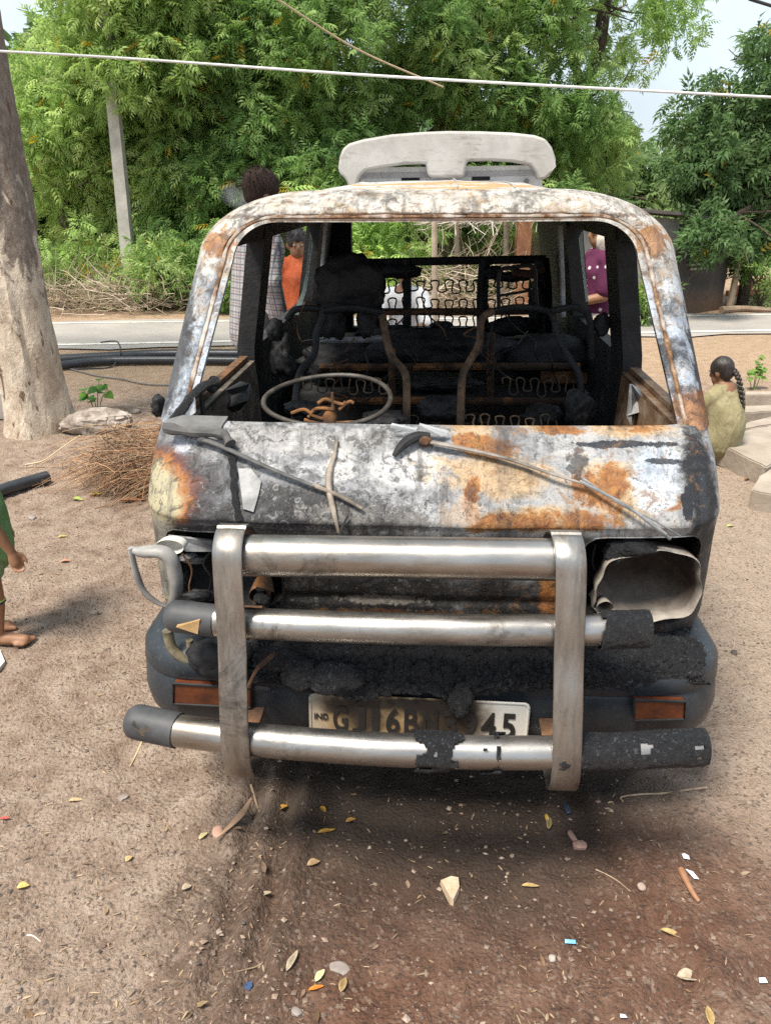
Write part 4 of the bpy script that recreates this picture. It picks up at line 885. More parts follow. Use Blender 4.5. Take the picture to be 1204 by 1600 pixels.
def nose_y(x, z):
    w = np.interp(z, NZ, NW); y0 = np.interp(z, NZ, NY); ax = np.abs(x); rc = .15; q = np.clip(ax - (w - rc), 0, rc - 1e-4)
    y = y0 + .03 * np.minimum(1, ax / w) ** 2 + rc - np.sqrt(rc * rc - q * q)
    m = (ax < .46)                                              # two pressed grooves between the lamps
    for zg in (.655, .735): y = y + np.where(ax < .36, .010, 0) * np.exp(-((z - zg) / .008) ** 2)
    y = y + .018 * sstep(.40, .36, ax) * sstep(.82, .79, z)
    for cx, cz, r_, a in ((-.42, .95, .07, .010), (.33, .93, .09, .012), (-.08, .90, .10, .007), (.56, .98, .06, .010)): y = y + a * np.exp(-(((x - cx) / r_) ** 2 + ((z - cz) / (r_ * .7)) ** 2))     # dents
    return y + .009 * fbm(np.asarray(x) * 7, np.asarray(z) * 7, seed=14)
def rrect(x, z, cx, cz, hx, hz, r):
    qx = np.abs(x - cx) - hx + r; qz = np.abs(z - cz) - hz + r
    return np.hypot(np.maximum(qx, 0), np.maximum(qz, 0)) + np.minimum(np.maximum(qx, qz), 0) - r
HL = [(-.515, .722, .150, .118, .045), (.520, .728, .148, .122, .045)]
def nose_panel():
    zs = np.unique(np.concatenate([np.linspace(.50, 1.059, 64), [.8755, .8845, .982, .993]])); nu = 260
    PX = np.zeros((nu, len(zs), 3))
    for j, z in enumerate(zs):
        w = np.interp(z, NZ, NW); y0 = np.interp(z, NZ, NY); c = plan_curve(w, .15, .66 - y0, .03, nu); PX[:, j, 0] = c[:, 0]; PX[:, j, 1] = c[:, 1] + y0; PX[:, j, 2] = z
    X, Z = PX[..., 0].copy(), PX[..., 2].copy(); front = (PX[..., 1] < np.interp(Z, NZ, NY) + .12)
    sd = np.full(X.shape, 9.0)
    for h in HL:
        for it in range(3):
            d = rrect(X, Z, *h); e = 1e-4; gx = (rrect(X + e, Z, *h) - d) / e; gzz = (rrect(X, Z + e, *h) - d) / e; m = front & (np.abs(d) < .0065)
            X = np.where(m, X - gx * d, X); Z = np.where(m, Z - gzz * d, Z)
        sd = np.minimum(sd, rrect(X, Z, *h))
    Y = np.where(front, nose_y(X, Z), PX[..., 1]); P = np.stack([X, Y, Z], -1); nv = len(zs)
    b = MB(); V = [tuple(p) for p in P.reshape(-1, 3)]; F = []
    for i in range(nu - 1):
        for j in range(nv - 1):
            ids = (i * nv + j, (i + 1) * nv + j, (i + 1) * nv + j + 1, i * nv + j + 1)
            if min(sd[i, j], sd[i + 1, j], sd[i, j + 1], sd[i + 1, j + 1]) < -.0015 and (sd[i, j] + sd[i + 1, j] + sd[i, j + 1] + sd[i + 1, j + 1]) < -.002 and front[i, j]: continue
            F.append(ids)
    # turned-in cowl edge along the windscreen
    top = [i * nv + nv - 1 for i in range(nu)]; k0 = len(V)
    for i in range(nu): p = P[i, -1]; V.append((p[0] * .985, p[1] + .028, p[2] + .004))
    for i in range(nu): p = P[i, -1]; V.append((p[0] * .97, p[1] + .045, p[2] - .05))
    for i in range(nu - 1): F.append((top[i], top[i + 1], k0 + i + 1, k0 + i)); F.append((k0 + i, k0 + i + 1, k0 + nu + i + 1, k0 + nu + i))
    b.add(V, F); o = b.build('front_panel', nose_m, van, True, 50)
    for h in HL:                                                  # folded rims of the lamp openings
        r = MB(); ring = []
        for k in range(48):
            a = 2 * math.pi * k / 48; cx, cz, hx, hz, rr = h; dx, dz = math.cos(a), math.sin(a); lo, hi = 0.0, .4
            for _ in range(28):
                mm = (lo + hi) / 2
                if rrect(cx + dx * mm, cz + dz * mm, *h) < 0: lo = mm
                else: hi = mm
            ring.append((cx + dx * lo, cz + dz * lo))
        rows = [[(q[0] + (cx - q[0]) * s, float(nose_y(np.array(q[0]), np.array(q[1]))) + dy, q[1] + (cz - q[1]) * s) for s, dy in ((-.012, -.002), (.008, -.004), (.02, .006), (.03, .05), (.05, .14))] for q in ring]
        r.grid(rows, True); r.build('lamp_opening_rim', nose_m, o)
nose_panel()
b = MB(); b.box((0, .33, .68), (1.34, .02, .62)); b.build('blackout_bulkhead', soot, van, False)  # black panel added to keep the lamp openings and cabin dark
b = MB(); b.box((0, 1.85, .40), (1.36, 2.9, .05)); b.build('floor', soot, van, False)

# ------------------------------------------------ windscreen frame and roof
def wf(x, t, dy=0.0):
    ax = abs(x) / .63; return Vector((x, .285 + .40 * t + .06 * min(ax, 1.15) ** 3 + dy, 1.062 + .468 * t))
def upath(xb, xt, t0, t1, rx, rt):
    L = []
    for k in range(30): u = k / 30; L.append((-(xb + (xt - xb) * u * (t1 - rt - t0) / (t1 - t0)), t0 + (t1 - rt - t0) * u))
    xl = -(xb + (xt - xb) * (t1 - rt - t0) / (t1 - t0))
    for k in range(14): a = math.pi / 2 * k / 14; L.append((xl + (-xt + rx - xl) * (1 - math.cos(a)), t1 - rt + rt * math.sin(a)))
    for k in range(20): L.append((-xt + rx + (xt - rx) * k / 20, t1))
    return L + [(0, t1)] + [(-x, t) for x, t in L[::-1]]
def windscreen_frame():
    rows = []                                              # from the inner flange out to the side of the body: share of the way, depth
    for f, dy in ((.05, .045), (.015, .02), (.0, .0), (.10, -.004), (.17, .010), (.23, .012), (.28, -.004), (.42, -.012), (.60, -.006), (.76, .012), (.90, .045), (1.0, .10), (1.03, .17)):
        g = min(f, 1.0); rows.append((.630 + .108 * g, .538 + .129 * g, -.03, 1.005 + .175 * max(g, -.1) ** (1 if g < 0 else 1.15), .10 + .22 * max(g, 0) ** 1.3, .20 + .16 * max(g, 0), dy))
    U = [upath(*r[:6]) for r in rows]
    P = [[wf(U[q][i][0], U[q][i][1], rows[q][6]) for q in range(len(rows))] for i in range(len(U[0]))]
    b = MB(); b.grid(P); b.build('windscreen_frame', frame_m, van, True, 60)
windscreen_frame()
def gutter():
    g = .20; U = upath(.630 + .108 * g, .538 + .129 * g, -.03, 1.005 + .175 * g ** 1.15, .10 + .22 * g ** 1.3, .20 + .16 * g)
    b = MB(); P = [wf(x, t_, .004) for x, t_ in U]; b.tube(P, [.0062 + .0012 * math.sin(i * .9) + .0008 * math.sin(i * 2.3) for i in range(len(P))], 7)
    t = NT('rusted_gutter'); f = t.noise(40, 6, .7, .4); q = t.noise(9, 5, .6); c = t.ramp(f, [(.3, (.03, .018, .012)), (.5, (.16, .085, .045)), (.7, (.36, .25, .16))]); c = t.mix(t.mapr(q, .46, .58, 0, .8), c, (.50, .46, .41)); b.build('drip_gutter', t.bsdf(c, .85, 0, t.bump(f, .6, .004), .3), van)
gutter()
def side_w(z): return np.interp(z, [.3, .55, .86, 1.06, 1.5], [.715, .735, .738, .728, .655])
def roof_pt(u, v, dz=0.0):
    yf = .855 + .075 * abs(u) ** 3; y = yf + (3.27 - yf) * v; h = np.interp(y, [.8, 1.1, 1.5, 2.6, 3.27], [.128, .148, .163, .163, .140])
    x = .668 * math.copysign(abs(u) ** .97, u); z = 1.478 + h * (1 - abs(u) ** 3.2) ** .75 + .0016 * (math.sin(x * 9 + y * 5) + math.sin(y * 11 - x * 4 + 1))
    for xr in (-.28, 0.06, .30): z += .006 * math.exp(-((x - xr) / .02) ** 2) * (1 if y > 1.0 else 0)
    return (x, y, z + dz)
us = np.sin(np.linspace(-1, 1, 61) * math.pi / 2); vs_ = np.linspace(0, 1, 40) ** 1.3
b = MB(); b.grid([[roof_pt(u, v) for v in vs_] for u in us]); b.build('roof', roof_m, van)
b = MB(); b.grid([[roof_pt(u * .985, v, -.022) for v in vs_] for u in us]); b.build('roof_lining', soot, van)
seam = MB(); seam.tube([roof_pt(.10, v, .002) for v in np.linspace(.05, .5, 16)], .003, 5); seam.tube([roof_pt(.36, v, .002) for v in np.linspace(.06, .5, 16)], .003, 5); seam.build('roof_seam', scorched('seam_metal', (.2, .2, .2), (.3, .3, .3), (.4, .4, .4)), van)

# ------------------------------------------------ sides
def side_piece(name, sg, y0, y1, z0, z1, th, mat, parent=None, inner_mat=None, skew=0.0, inset=0.0):
    zs = np.linspace(z0, z1, 12); b = MB(); O_, I_ = [], []
    for z in zs:
        w = float(side_w(z)) - inset; f = (z - z0) / (z1 - z0) * skew
        O_.append([(sg * w, y0 + f, z), (sg * w, y1 + f * .3, z)]); I_.append([(sg * (w - th), y0 + f, z), (sg * (w - th), y1 + f * .3, z)])
    n = len(zs); V = [p for r in O_ for p in r] + [p for r in I_ for p in r]; F = []
    for j in range(n - 1):
        a = 2 * j; c = 2 * n + 2 * j; F += [(a, a + 1, a + 3, a + 2), (c, c + 2, c + 3, c + 1), (a, a + 2, c + 2, c), (a + 1, c + 1, c + 3, a + 3)]
    F += [(0, 2 * n, 2 * n + 1, 1), (2 * n - 2, 2 * n - 1, 4 * n - 1, 4 * n - 2)]
    b.add(V, F); return b.build(name, mat, parent or van, True, 40)
SPK = []
for sg, sm, B0, B1, W0, W1 in ((-1, sill_m, 1.25, 1.42, 1.86, 2.66), (1, sill_r, 1.10, 1.32, 1.56, 2.14)):
    d = side_piece('door', sg, .40, B0 - .006, .34, 1.030, .060, sm, None, None, 0.0, .014)
    side_piece('door_sill', sg, .40, B0 - .012, 1.033, 1.048, .030, sill_r if sg > 0 else rust_dark, d, None, 0.0, .020)
    # sagging inner skin of the door with a pressed panel
    P = []
    for i in range(16):
        y = .41 + (B0 - .44) * i / 15; row = []
        for j in range(14):
            z = .55 + .475 * j / 13; row.append((sg * (float(side_w(z)) - .082 - .014 * math.sin(math.pi * j / 13) + .012 * float(fbm(np.array([y * 6]), np.array([z * 6]), seed=17 + sg)[0])), y, z))
        P.append(row)
    g = MB(); g.grid(P); g.build('inner_skin', sm, d)
    fr = MB(); q = [(sg * (float(side_w(z)) - .004), y, z) for y, z in ((.60, 1.05), (.70, 1.22), (.83, 1.42), (.93, 1.475), (1.0, 1.48), (B0 - .03, 1.48))]
    fr.tube(spline(q, 5), .016, 8, squash=.6); fr.build('window_frame', soot, d)
    side_piece('b_pillar', sg, B0, B1, .34, 1.50, .065, soot, skew=.04)
    side_piece('side_panel', sg, B1 + .004, 3.24, .34, 1.055, .05, sooty_steel)
    side_piece('rear_quarter', sg, W1, 3.24, 1.059, 1.50, .075, soot)
    side_piece('cant_rail', sg, .86, 3.23, 1.455, 1.512, .06, soot)
    c = MB(); c.tube([(sg * (.605), W1 - .02, 1.06), (sg * .585, W1 - .01, 1.26), (sg * .56, W1, 1.46)], .012, 6); c.build('window_channel', grey_sheet, van)
    SPK.append((430 if sg < 0 else 940, 516 if sg < 0 else 508))
for sg, q, mt in ((1, [(983, 600), (1004, 612), (1012, 640), (1022, 664), (1000, 666), (990, 640), (984, 664), (978, 650)], grey_sheet), (-1, [(350, 612), (378, 596), (392, 600), (388, 625), (376, 640), (358, 648), (348, 640)], sooty_steel)):
    sh = MB(); ring = [on_van(p[0], p[1], .80 + .05 * math.sin(i * 1.7)) for i, p in enumerate(q)]; ring = [Vector((sg * (float(side_w(p.z)) - .135 + .012 * math.sin(i * 2.1)) if False else p.x, p.y, p.z)) for i, p in enumerate(ring)]; sh.prism(ring, (sg * .006, .004, 0)); sh.build('torn_trim_sheet', mt, van, False)
# broken glass edge clinging to the sliding door window
gt = NT('broken_glass'); gg = gt.n('BsdfPrincipled'); gg.inputs['Base Color'].default_value = (.62, .80, .76, 1); gg.inputs['Roughness'].default_value = .12; gg.inputs['Transmission Weight'].default_value = .75; gg.inputs['IOR'].default_value = 1.35; gt.t.links.new(gg.outputs[0], gt.out.inputs[0])
for sg, px in ((-1, [(484, 362), (479, 420), (472, 455), (462, 480), (457, 492), (466, 492), (478, 455), (488, 380)]), (1, [(909, 362), (913, 420), (919, 470), (915, 472), (909, 420), (904, 372)])):
    ring = [on_van(p[0], p[1], 2.0 if sg < 0 else 1.9) for p in px]; g = MB(); g.prism(ring, (0, .004, 0)); g.build('glass_shard', gt.m, van, False)
# tailgate with its empty window
tg = MB(); tg.box((-.585, 3.23, .95), (.19, .07, 1.16)); tg.box((.66, 3.23, .95), (.07, .07, 1.16)); tg.box((.04, 3.231, 1.49), (1.30, .066, .10)); tg.box((.04, 3.231, .60), (1.24, .066, .46)); tg.build('tailgate', soot, van, False)
# white rear spoiler above the roof
def spoiler():
    t = NT('dusty_white_spoiler'); f = t.noise(5, 6, .65, .5); g = t.noise(20, 5, .7, .4); c = t.ramp(f, [(.3, (.35, .335, .31)), (.7, (.50, .485, .46))]); c = t.mix(t.mapr(g, .55, .75, 0, .4), c, (.44, .35, .30)); c = t.mix(t.mapr(t.noise(14, 7, .7, .3, t.scaled((.5, 1, 2))), .55, .68, 0, .55), c, (.17, .145, .125)); c = t.mix(t.mapr(t.noise(9, 5, .6), .55, .7, 0, .5), c, (.34, .33, .32)); m = t.bsdf(c, .7, 0, t.bump(g, .1, .003), .4)
    Yp = 3.10; top = [(528, 262), (530, 245), (535, 232), (545, 224), (565, 218), (610, 210), (660, 206), (700, 204.5), (750, 205), (800, 207), (835, 211), (852, 217), (862, 230), (868, 248), (868, 260)]
    bot = [(868, 260), (860, 272), (852, 280), (840, 281), (836, 268), (828, 258), (800, 253), (765, 251), (730, 252), (725, 276), (715, 278), (675, 278), (668, 275), (665, 256), (630, 257), (595, 262), (570, 267), (561, 276), (556, 292), (545, 293), (538, 278), (530, 272)]
    ring = [on_van(p[0], p[1], Yp) for p in top + bot]
    b = MB(); b.prism(ring, (0, .11, .0)); o = b.build('spoiler', m, van, False)
    md = o.modifiers.new('soft', 'BEVEL'); md.width = .014; md.segments = 3; md.limit_method = 'ANGLE'; md.angle_limit = R(25)
    o.data.polygons.foreach_set('use_smooth', np.ones(len(o.data.polygons), bool)); o.data.set_sharp_from_angle(angle=R(50))
    w = scorched('white_tailgate_paint', (.60, .60, .60), (.72, .72, .72), (.80, .80, .80)); r = MB(); r.prism([on_van(560, 300, 3.25), on_van(848, 296, 3.25), on_van(842, 258, 3.25), on_van(566, 262, 3.25)], (0, .03, 0)); k = r.build('spoiler_base', w, o, False)
    for a, c_, e in ((627, 655, 285), (737, 765, 282)):
        s = MB(); s.prism([on_van(a, e, 3.243), on_van(c_, e - .5, 3.243), on_van(c_, e - 14, 3.243), on_van(a, e - 13, 3.243)], (0, .004, 0)); s.build('vent_slot', soot, o, False)
    s = MB(); s.prism([on_van(560, 279, 3.242), on_van(845, 274, 3.242), on_van(845, 266, 3.242), on_van(560, 271, 3.242)], (0, .003, 0)); s.build('spoiler_strip', scorched('strip_shade_grey', (.35, .34, .35), (.45, .44, .45), (.52, .52, .53)), o, False)  # shadow line under the wing, put in as a grey strip
    for px in (573, 822): s = MB(); q = on_van(px, 290 if px < 600 else 283, 3.238); s.tube([q, q + Vector((0, -.012, 0))], .014, 12); s.build('fixing_bolt', grey_sheet, o)
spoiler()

# ------------------------------------------------ bumper, lamps, crust, plate
def bumper():
    prof = [(.18, .535), (.10, .548), (.05, .543), (.024, .530), (.008, .508), (.003, .470), (.008, .462), (.004, .452), (-.002, .39), (.004, .345), (.022, .312), (.06, .298), (.14, .300)]
    rows = []
    for d, z in prof:
        w = .768 - d * .95; c = plan_curve(w, max(.05, .16 - d * .7), .34 - d, .045, 150); rows.append([(p[0], p[1] + d, z + .0016 * (math.sin(p[0] * 9) + math.sin(p[0] * 21 + p[1] * 8))) for p in c])
    b = MB(); b.grid(rows); o = b.build('bumper', bump_m, van, True, 55)
    amber = NT('burnt_amber_lamp'); f = amber.noise(20, 5, .7); am = amber.bsdf(amber.ramp(f, [(.3, (.05, .014, .007)), (.7, (.15, .042, .014))]), .35, 0, amber.bump(amber.noise(120, 2), .2, .002), .5)
    for px in ([(271, 1068), (392, 1075), (392, 1106), (271, 1100)], [(990, 1094), (1070, 1096), (1068, 1124), (990, 1126)]):
        ring = []
        for p in px:
            yy = .05
            for _ in range(6): q = on_van(p[0], p[1], yy); e = max(0, abs(q.x) - .608); yy = .16 - math.sqrt(max(1e-4, .0256 - e * e)) + .045 * (q.x / .768) ** 2 - .013
            ring.append(on_van(p[0], p[1], yy))
        s = MB(); s.prism(ring, (0, .05, 0)); l = s.build('indicator_lamp', am, o, False)
        md = l.modifiers.new('soft', 'BEVEL'); md.width = .004; md.segments = 2
        rim = MB(); rr = ring + [ring[0]]; rim.tube(rr, .004, 6); rim.build('lamp_surround', soot, o)
    return o
bmp = bumper()
def char_crust(name, xs, sec, thick, drip, seed, ragged=.5, parent=None, nx=260):
    """a burnt crust lying over the section sec (y, z) along x"""
    S = spline([(0, a, c) for a, c in sec], 9); nv = len(S); X = np.linspace(xs[0], xs[1], nx); vv = np.linspace(0, 1, nv)
    GX, GV = np.meshgrid(X, vv, indexing='ij'); n1 = fbm(GX * 9, GV * 4, seed=seed); n2 = fbm(GX * 38, GV * 14, seed=seed + 2); n3 = fbm(GX * 120, GV * 40, seed=seed + 5, oct=2)
    A = thick * (n1 * 1.6 + .8 * n2 + .75 * n3); wv = .055 * np.clip(GX / .6, -1, 1) ** 2; DR = np.array([float(drip(x)) for x in X])[:, None]
    SY = np.array([p.y for p in S])[None]; SZ = np.array([p.z for p in S])[None]
    V = np.stack([GX + .012 * n2, SY + wv - A * (.5 + .5 * GV), SZ + A * (1 - .6 * GV) - DR * GV ** 3], -1).reshape(-1, 3)
    F = []
    rr = fbm(np.repeat(X, nv) * 14, np.tile(np.linspace(0, 1, nv), nx) * 3, seed=seed + 9).reshape(nx, nv)
    for i in range(nx - 1):
        for j in range(nv - 1):
            e = min(X[i] - xs[0], xs[1] - X[i]) / .10
            if rr[i, j] + .5 * min(1, e) < .05 - .10 * (1 - ragged): continue
            if j > nv - 6 and rr[i, j] < -.06: continue
            a = i * nv + j; F.append((a, a + nv, a + nv + 1, a + 1))
    b = MB(); b.add(V, F); o = b.build(name, char, parent or van, True, None); md = o.modifiers.new('body', 'SOLIDIFY'); md.thickness = .008; md.offset = 1; return o
sec = [(.15, .585), (.10, .578), (.055, .570), (.015, .556), (-.010, .530), (-.016, .505), (-.010, .482)]
def dripf(x): return .030 * math.exp(-((x + .16) / .06) ** 2) + .028 * math.exp(-((x - .075) / .035) ** 2) + .015 * math.exp(-((x + .31) / .04) ** 2) - .028 * sstep(.20, .34, x) + .0 * x
char_crust('melted_crust', (-.44, .46), sec, .026, dripf, 30)
def dripr(x): return .05 * math.exp(-((x - .50) / .05) ** 2) - .015
char_crust('melted_crust', (.30, .70), [(.13, .562), (.08, .568), (.035, .560), (.006, .540), (-.004, .51), (.0, .485), (.012, .47)], .018, dripr, 44, nx=150)
def lump(name, px, py, yl, r, seed, mat=None, parent=None, amp=.35):
    c = on_van(px, py, yl); bm = bmesh.new(); bmesh.ops.create_icosphere(bm, subdivisions=4, radius=1.0); q = np.array([v.co for v in bm.verts])
    d = 1 + amp * 2.2 * fbm(q[:, 0] * 1.7 + seed, q[:, 1] * 1.7, q[:, 2] * 1.7, seed=seed) + amp * .7 * fbm(q[:, 0] * 7, q[:, 1] * 7, q[:, 2] * 7, seed=seed + 1)
    q = q * d[:, None] * np.array(r) + np.array(c)
    for v, p in zip(bm.verts, q): v.co = p
    for f in bm.faces: f.smooth = True
    me = bpy.data.meshes.new(name); bm.to_mesh(me); bm.free(); return finish(name, me, mat or char, parent or van)
lump('char_lump', 525, 1062, -.02, (.065, .03, .042), 3); lump('char_lump', 470, 1055, -.015, (.05, .03, .05), 5); lump('char_lump', 440, 1025, .02, (.06, .04, .03), 8)
lump('char_lump', 720, 1095, -.028, (.03, .012, .05), 11); lump('char_lump', 345, 1025, .04, (.09, .05, .05), 12, soot)
for q_ in SPK: lump('charred_speaker', q_[0], q_[1], 1.22, (.030, .025, .040), q_[0], soot, None, .35)
def number_plate():
    root = bpy.data.objects.new('number_plate', None); 
    t = NT('scorched_plate'); x, y, z = t.sep(); W = t.warp(.05, 22, 5); f = t.noise(30, 6, .7, .4)
    c = t.mix(t.mapr(t.math('ADD', x, t.math('MULTIPLY', f, .08)), .15, .24, 0, 1), t.ramp(f, [(.3, (.18, .105, .045)), (.55, (.36, .25, .13)), (.75, (.50, .41, .28))]), (.66, .64, .58))
    c = t.mix(t.mapr(t.math('ADD', x, t.math('MULTIPLY', f, .08)), -.17, -.235, 0, .7), c, (.55, .52, .45))
    for q in ((-.13, .0, .05, .05), (-.19, .03, .06, .03), (.02, .035, .10, .03), (.055, -.01, .05, .06), (.12, .01, .05, .07), (-.05, .045, .12, .02), (.02, -.03, .03, .03)): c = t.mix(t.math('MULTIPLY', t.blob((q[0], 0, q[1]), (q[2], 2, q[3]), .5, W), .93), c, (.022, .018, .015))
    pm = t.bsdf(c, .5, .0, t.bump(f, .2, .002), .4)
    b = MB(); W_, H_ = .544, .122; n = 6; ring = []
    for cx, cz, a0 in ((W_ / 2 - .014, H_ / 2 - .014, 0), (-W_ / 2 + .014, H_ / 2 - .014, 90), (-W_ / 2 + .014, -H_ / 2 + .014, 180), (W_ / 2 - .014, -H_ / 2 + .014, 270)):
        for k in range(n + 1): a = R(a0 + 90 * k / n); ring.append((cx + .014 * math.cos(a), 0, cz + .014 * math.sin(a)))
    b.prism(ring, (0, .003, 0)); o = b.build('number_plate', pm, van, False)
    o.location = (-.014, -.016, .404); o.rotation_euler = (R(-3), R(1.0), 0)
    bpy.data.objects.remove(root)
    e = MB(); e.tube([Vector(p) * .985 + Vector((0, -.001, 0)) for p in ring] + [Vector(ring[0]) * .985], .0028, 6); e.build('plate_edge', pm, o)
    ink = scorched('plate_ink', (.012, .012, .012), (.018, .017, .016), (.03, .028, .026), .6)
    def text(s, x0, z0, h, wd, name):
        cu = bpy.data.curves.new(name, 'FONT'); cu.body = s; cu.size = 1.0; cu.extrude = .01; cu.offset = .022 if len(s) == 1 else .0
        tmp = bpy.data.objects.new(name, cu); COL.objects.link(tmp); dg = bpy.context.evaluated_depsgraph_get(); me = bpy.data.meshes.new_from_object(tmp.evaluated_get(dg)); bpy.data.objects.remove(tmp)
        v = np.array([q.co for q in me.vertices]); mn, mx = v.min(0), v.max(0); v = (v - mn) / (mx - mn); w = np.stack([x0 + v[:, 0] * wd, -.0035 + v[:, 2] * .003, z0 + v[:, 1] * h], -1)
        me.vertices.foreach_set('co', w.astype(np.float32).ravel()); me.update(); finish(name, me, ink, o)
    text('IND', -.258, -.012, .017, .034, 'plate_mark')
    xs = [-.211, -.163, -.114, -.079, -.034, .013, .062, .110, .156, .206]; ws = [.036, .032, .018, .034, .035, .036, .034, .034, .036, .034]
    for ch, x0, wd in zip('GJ16BN3945', xs, ws): text(ch, x0, -.045, .075, wd, 'plate_character')
number_plate()

# ------------------------------------------------ bull bar
def bull_bar():
    root = bpy.data.objects.new('bull_bar', None)
    bpy.data.objects.remove(root)
    def bow(x, half, y0, y1): return y0 + (y1 - y0) * (1 - (x / half) ** 2)
    up = MB(); up.tube([(-.44 + .725 * k / 16, -.028, .853 + .006 * k / 16) for k in range(17)], .0475, 28); U = up.build('bull_bar_upper_tube', chrome, van)
    md = MB(); md.tube([(x, bow(x, .7, -.035, -.075), .694 + .010 * (x + .6)) for x in np.linspace(-.475, .485, 26)], .0360, 24); Mi = md.build('bull_bar_middle_tube', chrome, van)
    lw = MB(); lw.tube([(x, bow(x, .74, -.09, -.155), .424) for x in np.linspace(-.592, .630, 30)], .0385, 24); Lo = lw.build('bull_bar_lower_tube', chrome, van)
    for x0, x1 in ((-.437, -.428), (.298, .332)):
        pr = spline([(0, .08, .845), (0, .03, .898), (0, -.035, .920), (0, -.083, .893), (0, -.098, .84), (0, -.110, .76), (0, -.125, .66), (0, -.160, .54), (0, -.182, .43), (0, -.170, .35), (0, -.115, .298), (0, -.03, .280)], 6)
        rows = []
        for i, p in enumerate(pr):
            tt = (pr[min(i + 1, len(pr) - 1)] - pr[max(i - 1, 0)]).normalized(); nn = Vector((0, -tt.z, tt.y)); 
            if nn.y > 0 and i > 3 and i < len(pr) - 8: nn = -nn
            xx = x0 + (x1 - x0) * i / (len(pr) - 1); h = .0325
            cx = [(-h, 0), (-h + .003, .003), (0, .0034), (h - .003, .003), (h, 0), (h, -.005), (0, -.005), (-h, -.005)]
            rows.append([Vector((xx + a, p.y, p.z)) + nn * q for a, q in cx])
        s = MB(); rr = [list(q) + [q[0]] for q in rows]; s.grid(rr); s.build('bull_bar_strap', chrome_d, van, True, 45)
    # rubber end caps with arrow inlays on the left ends
    cap = simple('grey_rubber', (.035, .037, .040), (.07, .072, .076), 16, .55, .2, 120, .002)
    def endcap(par, x1, x0, y1, y0, z1, z0, r, inlay, pts, yo):
        n = 18; P = []; m = 14
        for i in range(m + 1):
            u = i / m; k = r * (1.06 if u < .80 else 1.06 * math.sqrt(max(.0, 1 - ((u - .80) / .205) ** 2))); P.append((x1 + (x0 - x1) * u, y1 + (y0 - y1) * u, z1 + (z0 - z1) * u, k))
        b = MB(); b.tube([p[:3] for p in P], [max(.002, p[3]) for p in P], n); c = b.build('end_cap', cap, par)
        ring = [on_van(q[0], q[1], yo) for q in pts]; s = MB(); s.prism(ring, (0, .03, 0)); s.build('arrow_inlay', inlay, par, False)
    gold = scorched('bronze_inlay', (.30, .19, .08), (.42, .27, .13), (.52, .36, .20), .3)
    endcap(Mi, -.478, -.612, bow(-.478, .7, -.035, -.075), -.028, .6955, .692, .0365, gold, [(275, 980), (312, 969), (309, 991)], -.0885)
    endcap(Lo, -.585, -.722, bow(-.585, .74, -.09, -.155), -.085, .424, .428, .040, chrome_d, [(205, 1133), (218, 1141), (226, 1136), (247, 1143), (245, 1153), (222, 1150)], -.141)
    col_ = MB(); col_.tube([(-.482, -.0565, .6957), (-.468, -.057, .6958)], .0375, 20); col_.build('collar', chrome, Mi)
    # charred rubber left on the right-hand ends
    def sleeve(par, x0, x1, f, r, seed, cut=.0, full=True):
        nx, na = 60, 56; X = np.linspace(x0, x1, nx); an = np.arange(na) * 2 * math.pi / na; GX, GA = np.meshgrid(X, an, indexing='ij'); CY = np.array([f(x)[0] for x in X])[:, None]; CZ = np.array([f(x)[1] for x in X])[:, None]
        n1 = fbm(GX * 16, np.cos(GA) * 1.4, np.sin(GA) * 1.4, seed=seed); n2 = fbm(GX * 70, np.cos(GA) * 4, np.sin(GA) * 4, seed=seed + 3); rr = r + .004 + .008 * n1 + .006 * n2
        e = np.minimum(GX - x0, x1 - GX if full else 9) / .05; keep = (n1 + .25 * n2 + .45 * np.minimum(1, e) + cut > .10).ravel(); V = np.stack([GX, CY + rr * np.cos(GA), CZ + rr * np.sin(GA)], -1).reshape(-1, 3)
        F = []
        for i in range(nx - 1):
            for k in range(na):
                ids = (i * na + k, (i + 1) * na + k, (i + 1) * na + (k + 1) % na, i * na + (k + 1) % na)
                if all(keep[q] for q in ids): F.append(ids)
        if not full: F.append(tuple((nx - 1) * na + k for k in range(na)))
        b = MB(); b.add(V, F); o = b.build('charred_rubber', char, par, True, None); s = o.modifiers.new('body', 'SOLIDIFY'); s.thickness = .004; s.offset = 1
    lowf = lambda x: (bow(x, .74, -.09, -.155), .424); midf = lambda x: (bow(x, .7, -.035, -.075), .694 + .010 * (x + .6))
    sleeve(Lo, .30, .648, lowf, .0348, 3, -.06, False); sleeve(Lo, -.04, .10, lowf, .0385, 7, -.12); sleeve(Lo, .12, .22, lowf, .0385, 12, -.24); sleeve(Mi, .39, .497, midf, .036, 9, .16, False)
    # brackets behind
    for x in (-.43, .31):
        for c_ in ((x, .0, .66), (x, -.01, .40)): k = MB(); k.box(c_, (.05, .15, .006)); k.build('bull_bar_bracket', rust_dark, van, False)
bull_bar()

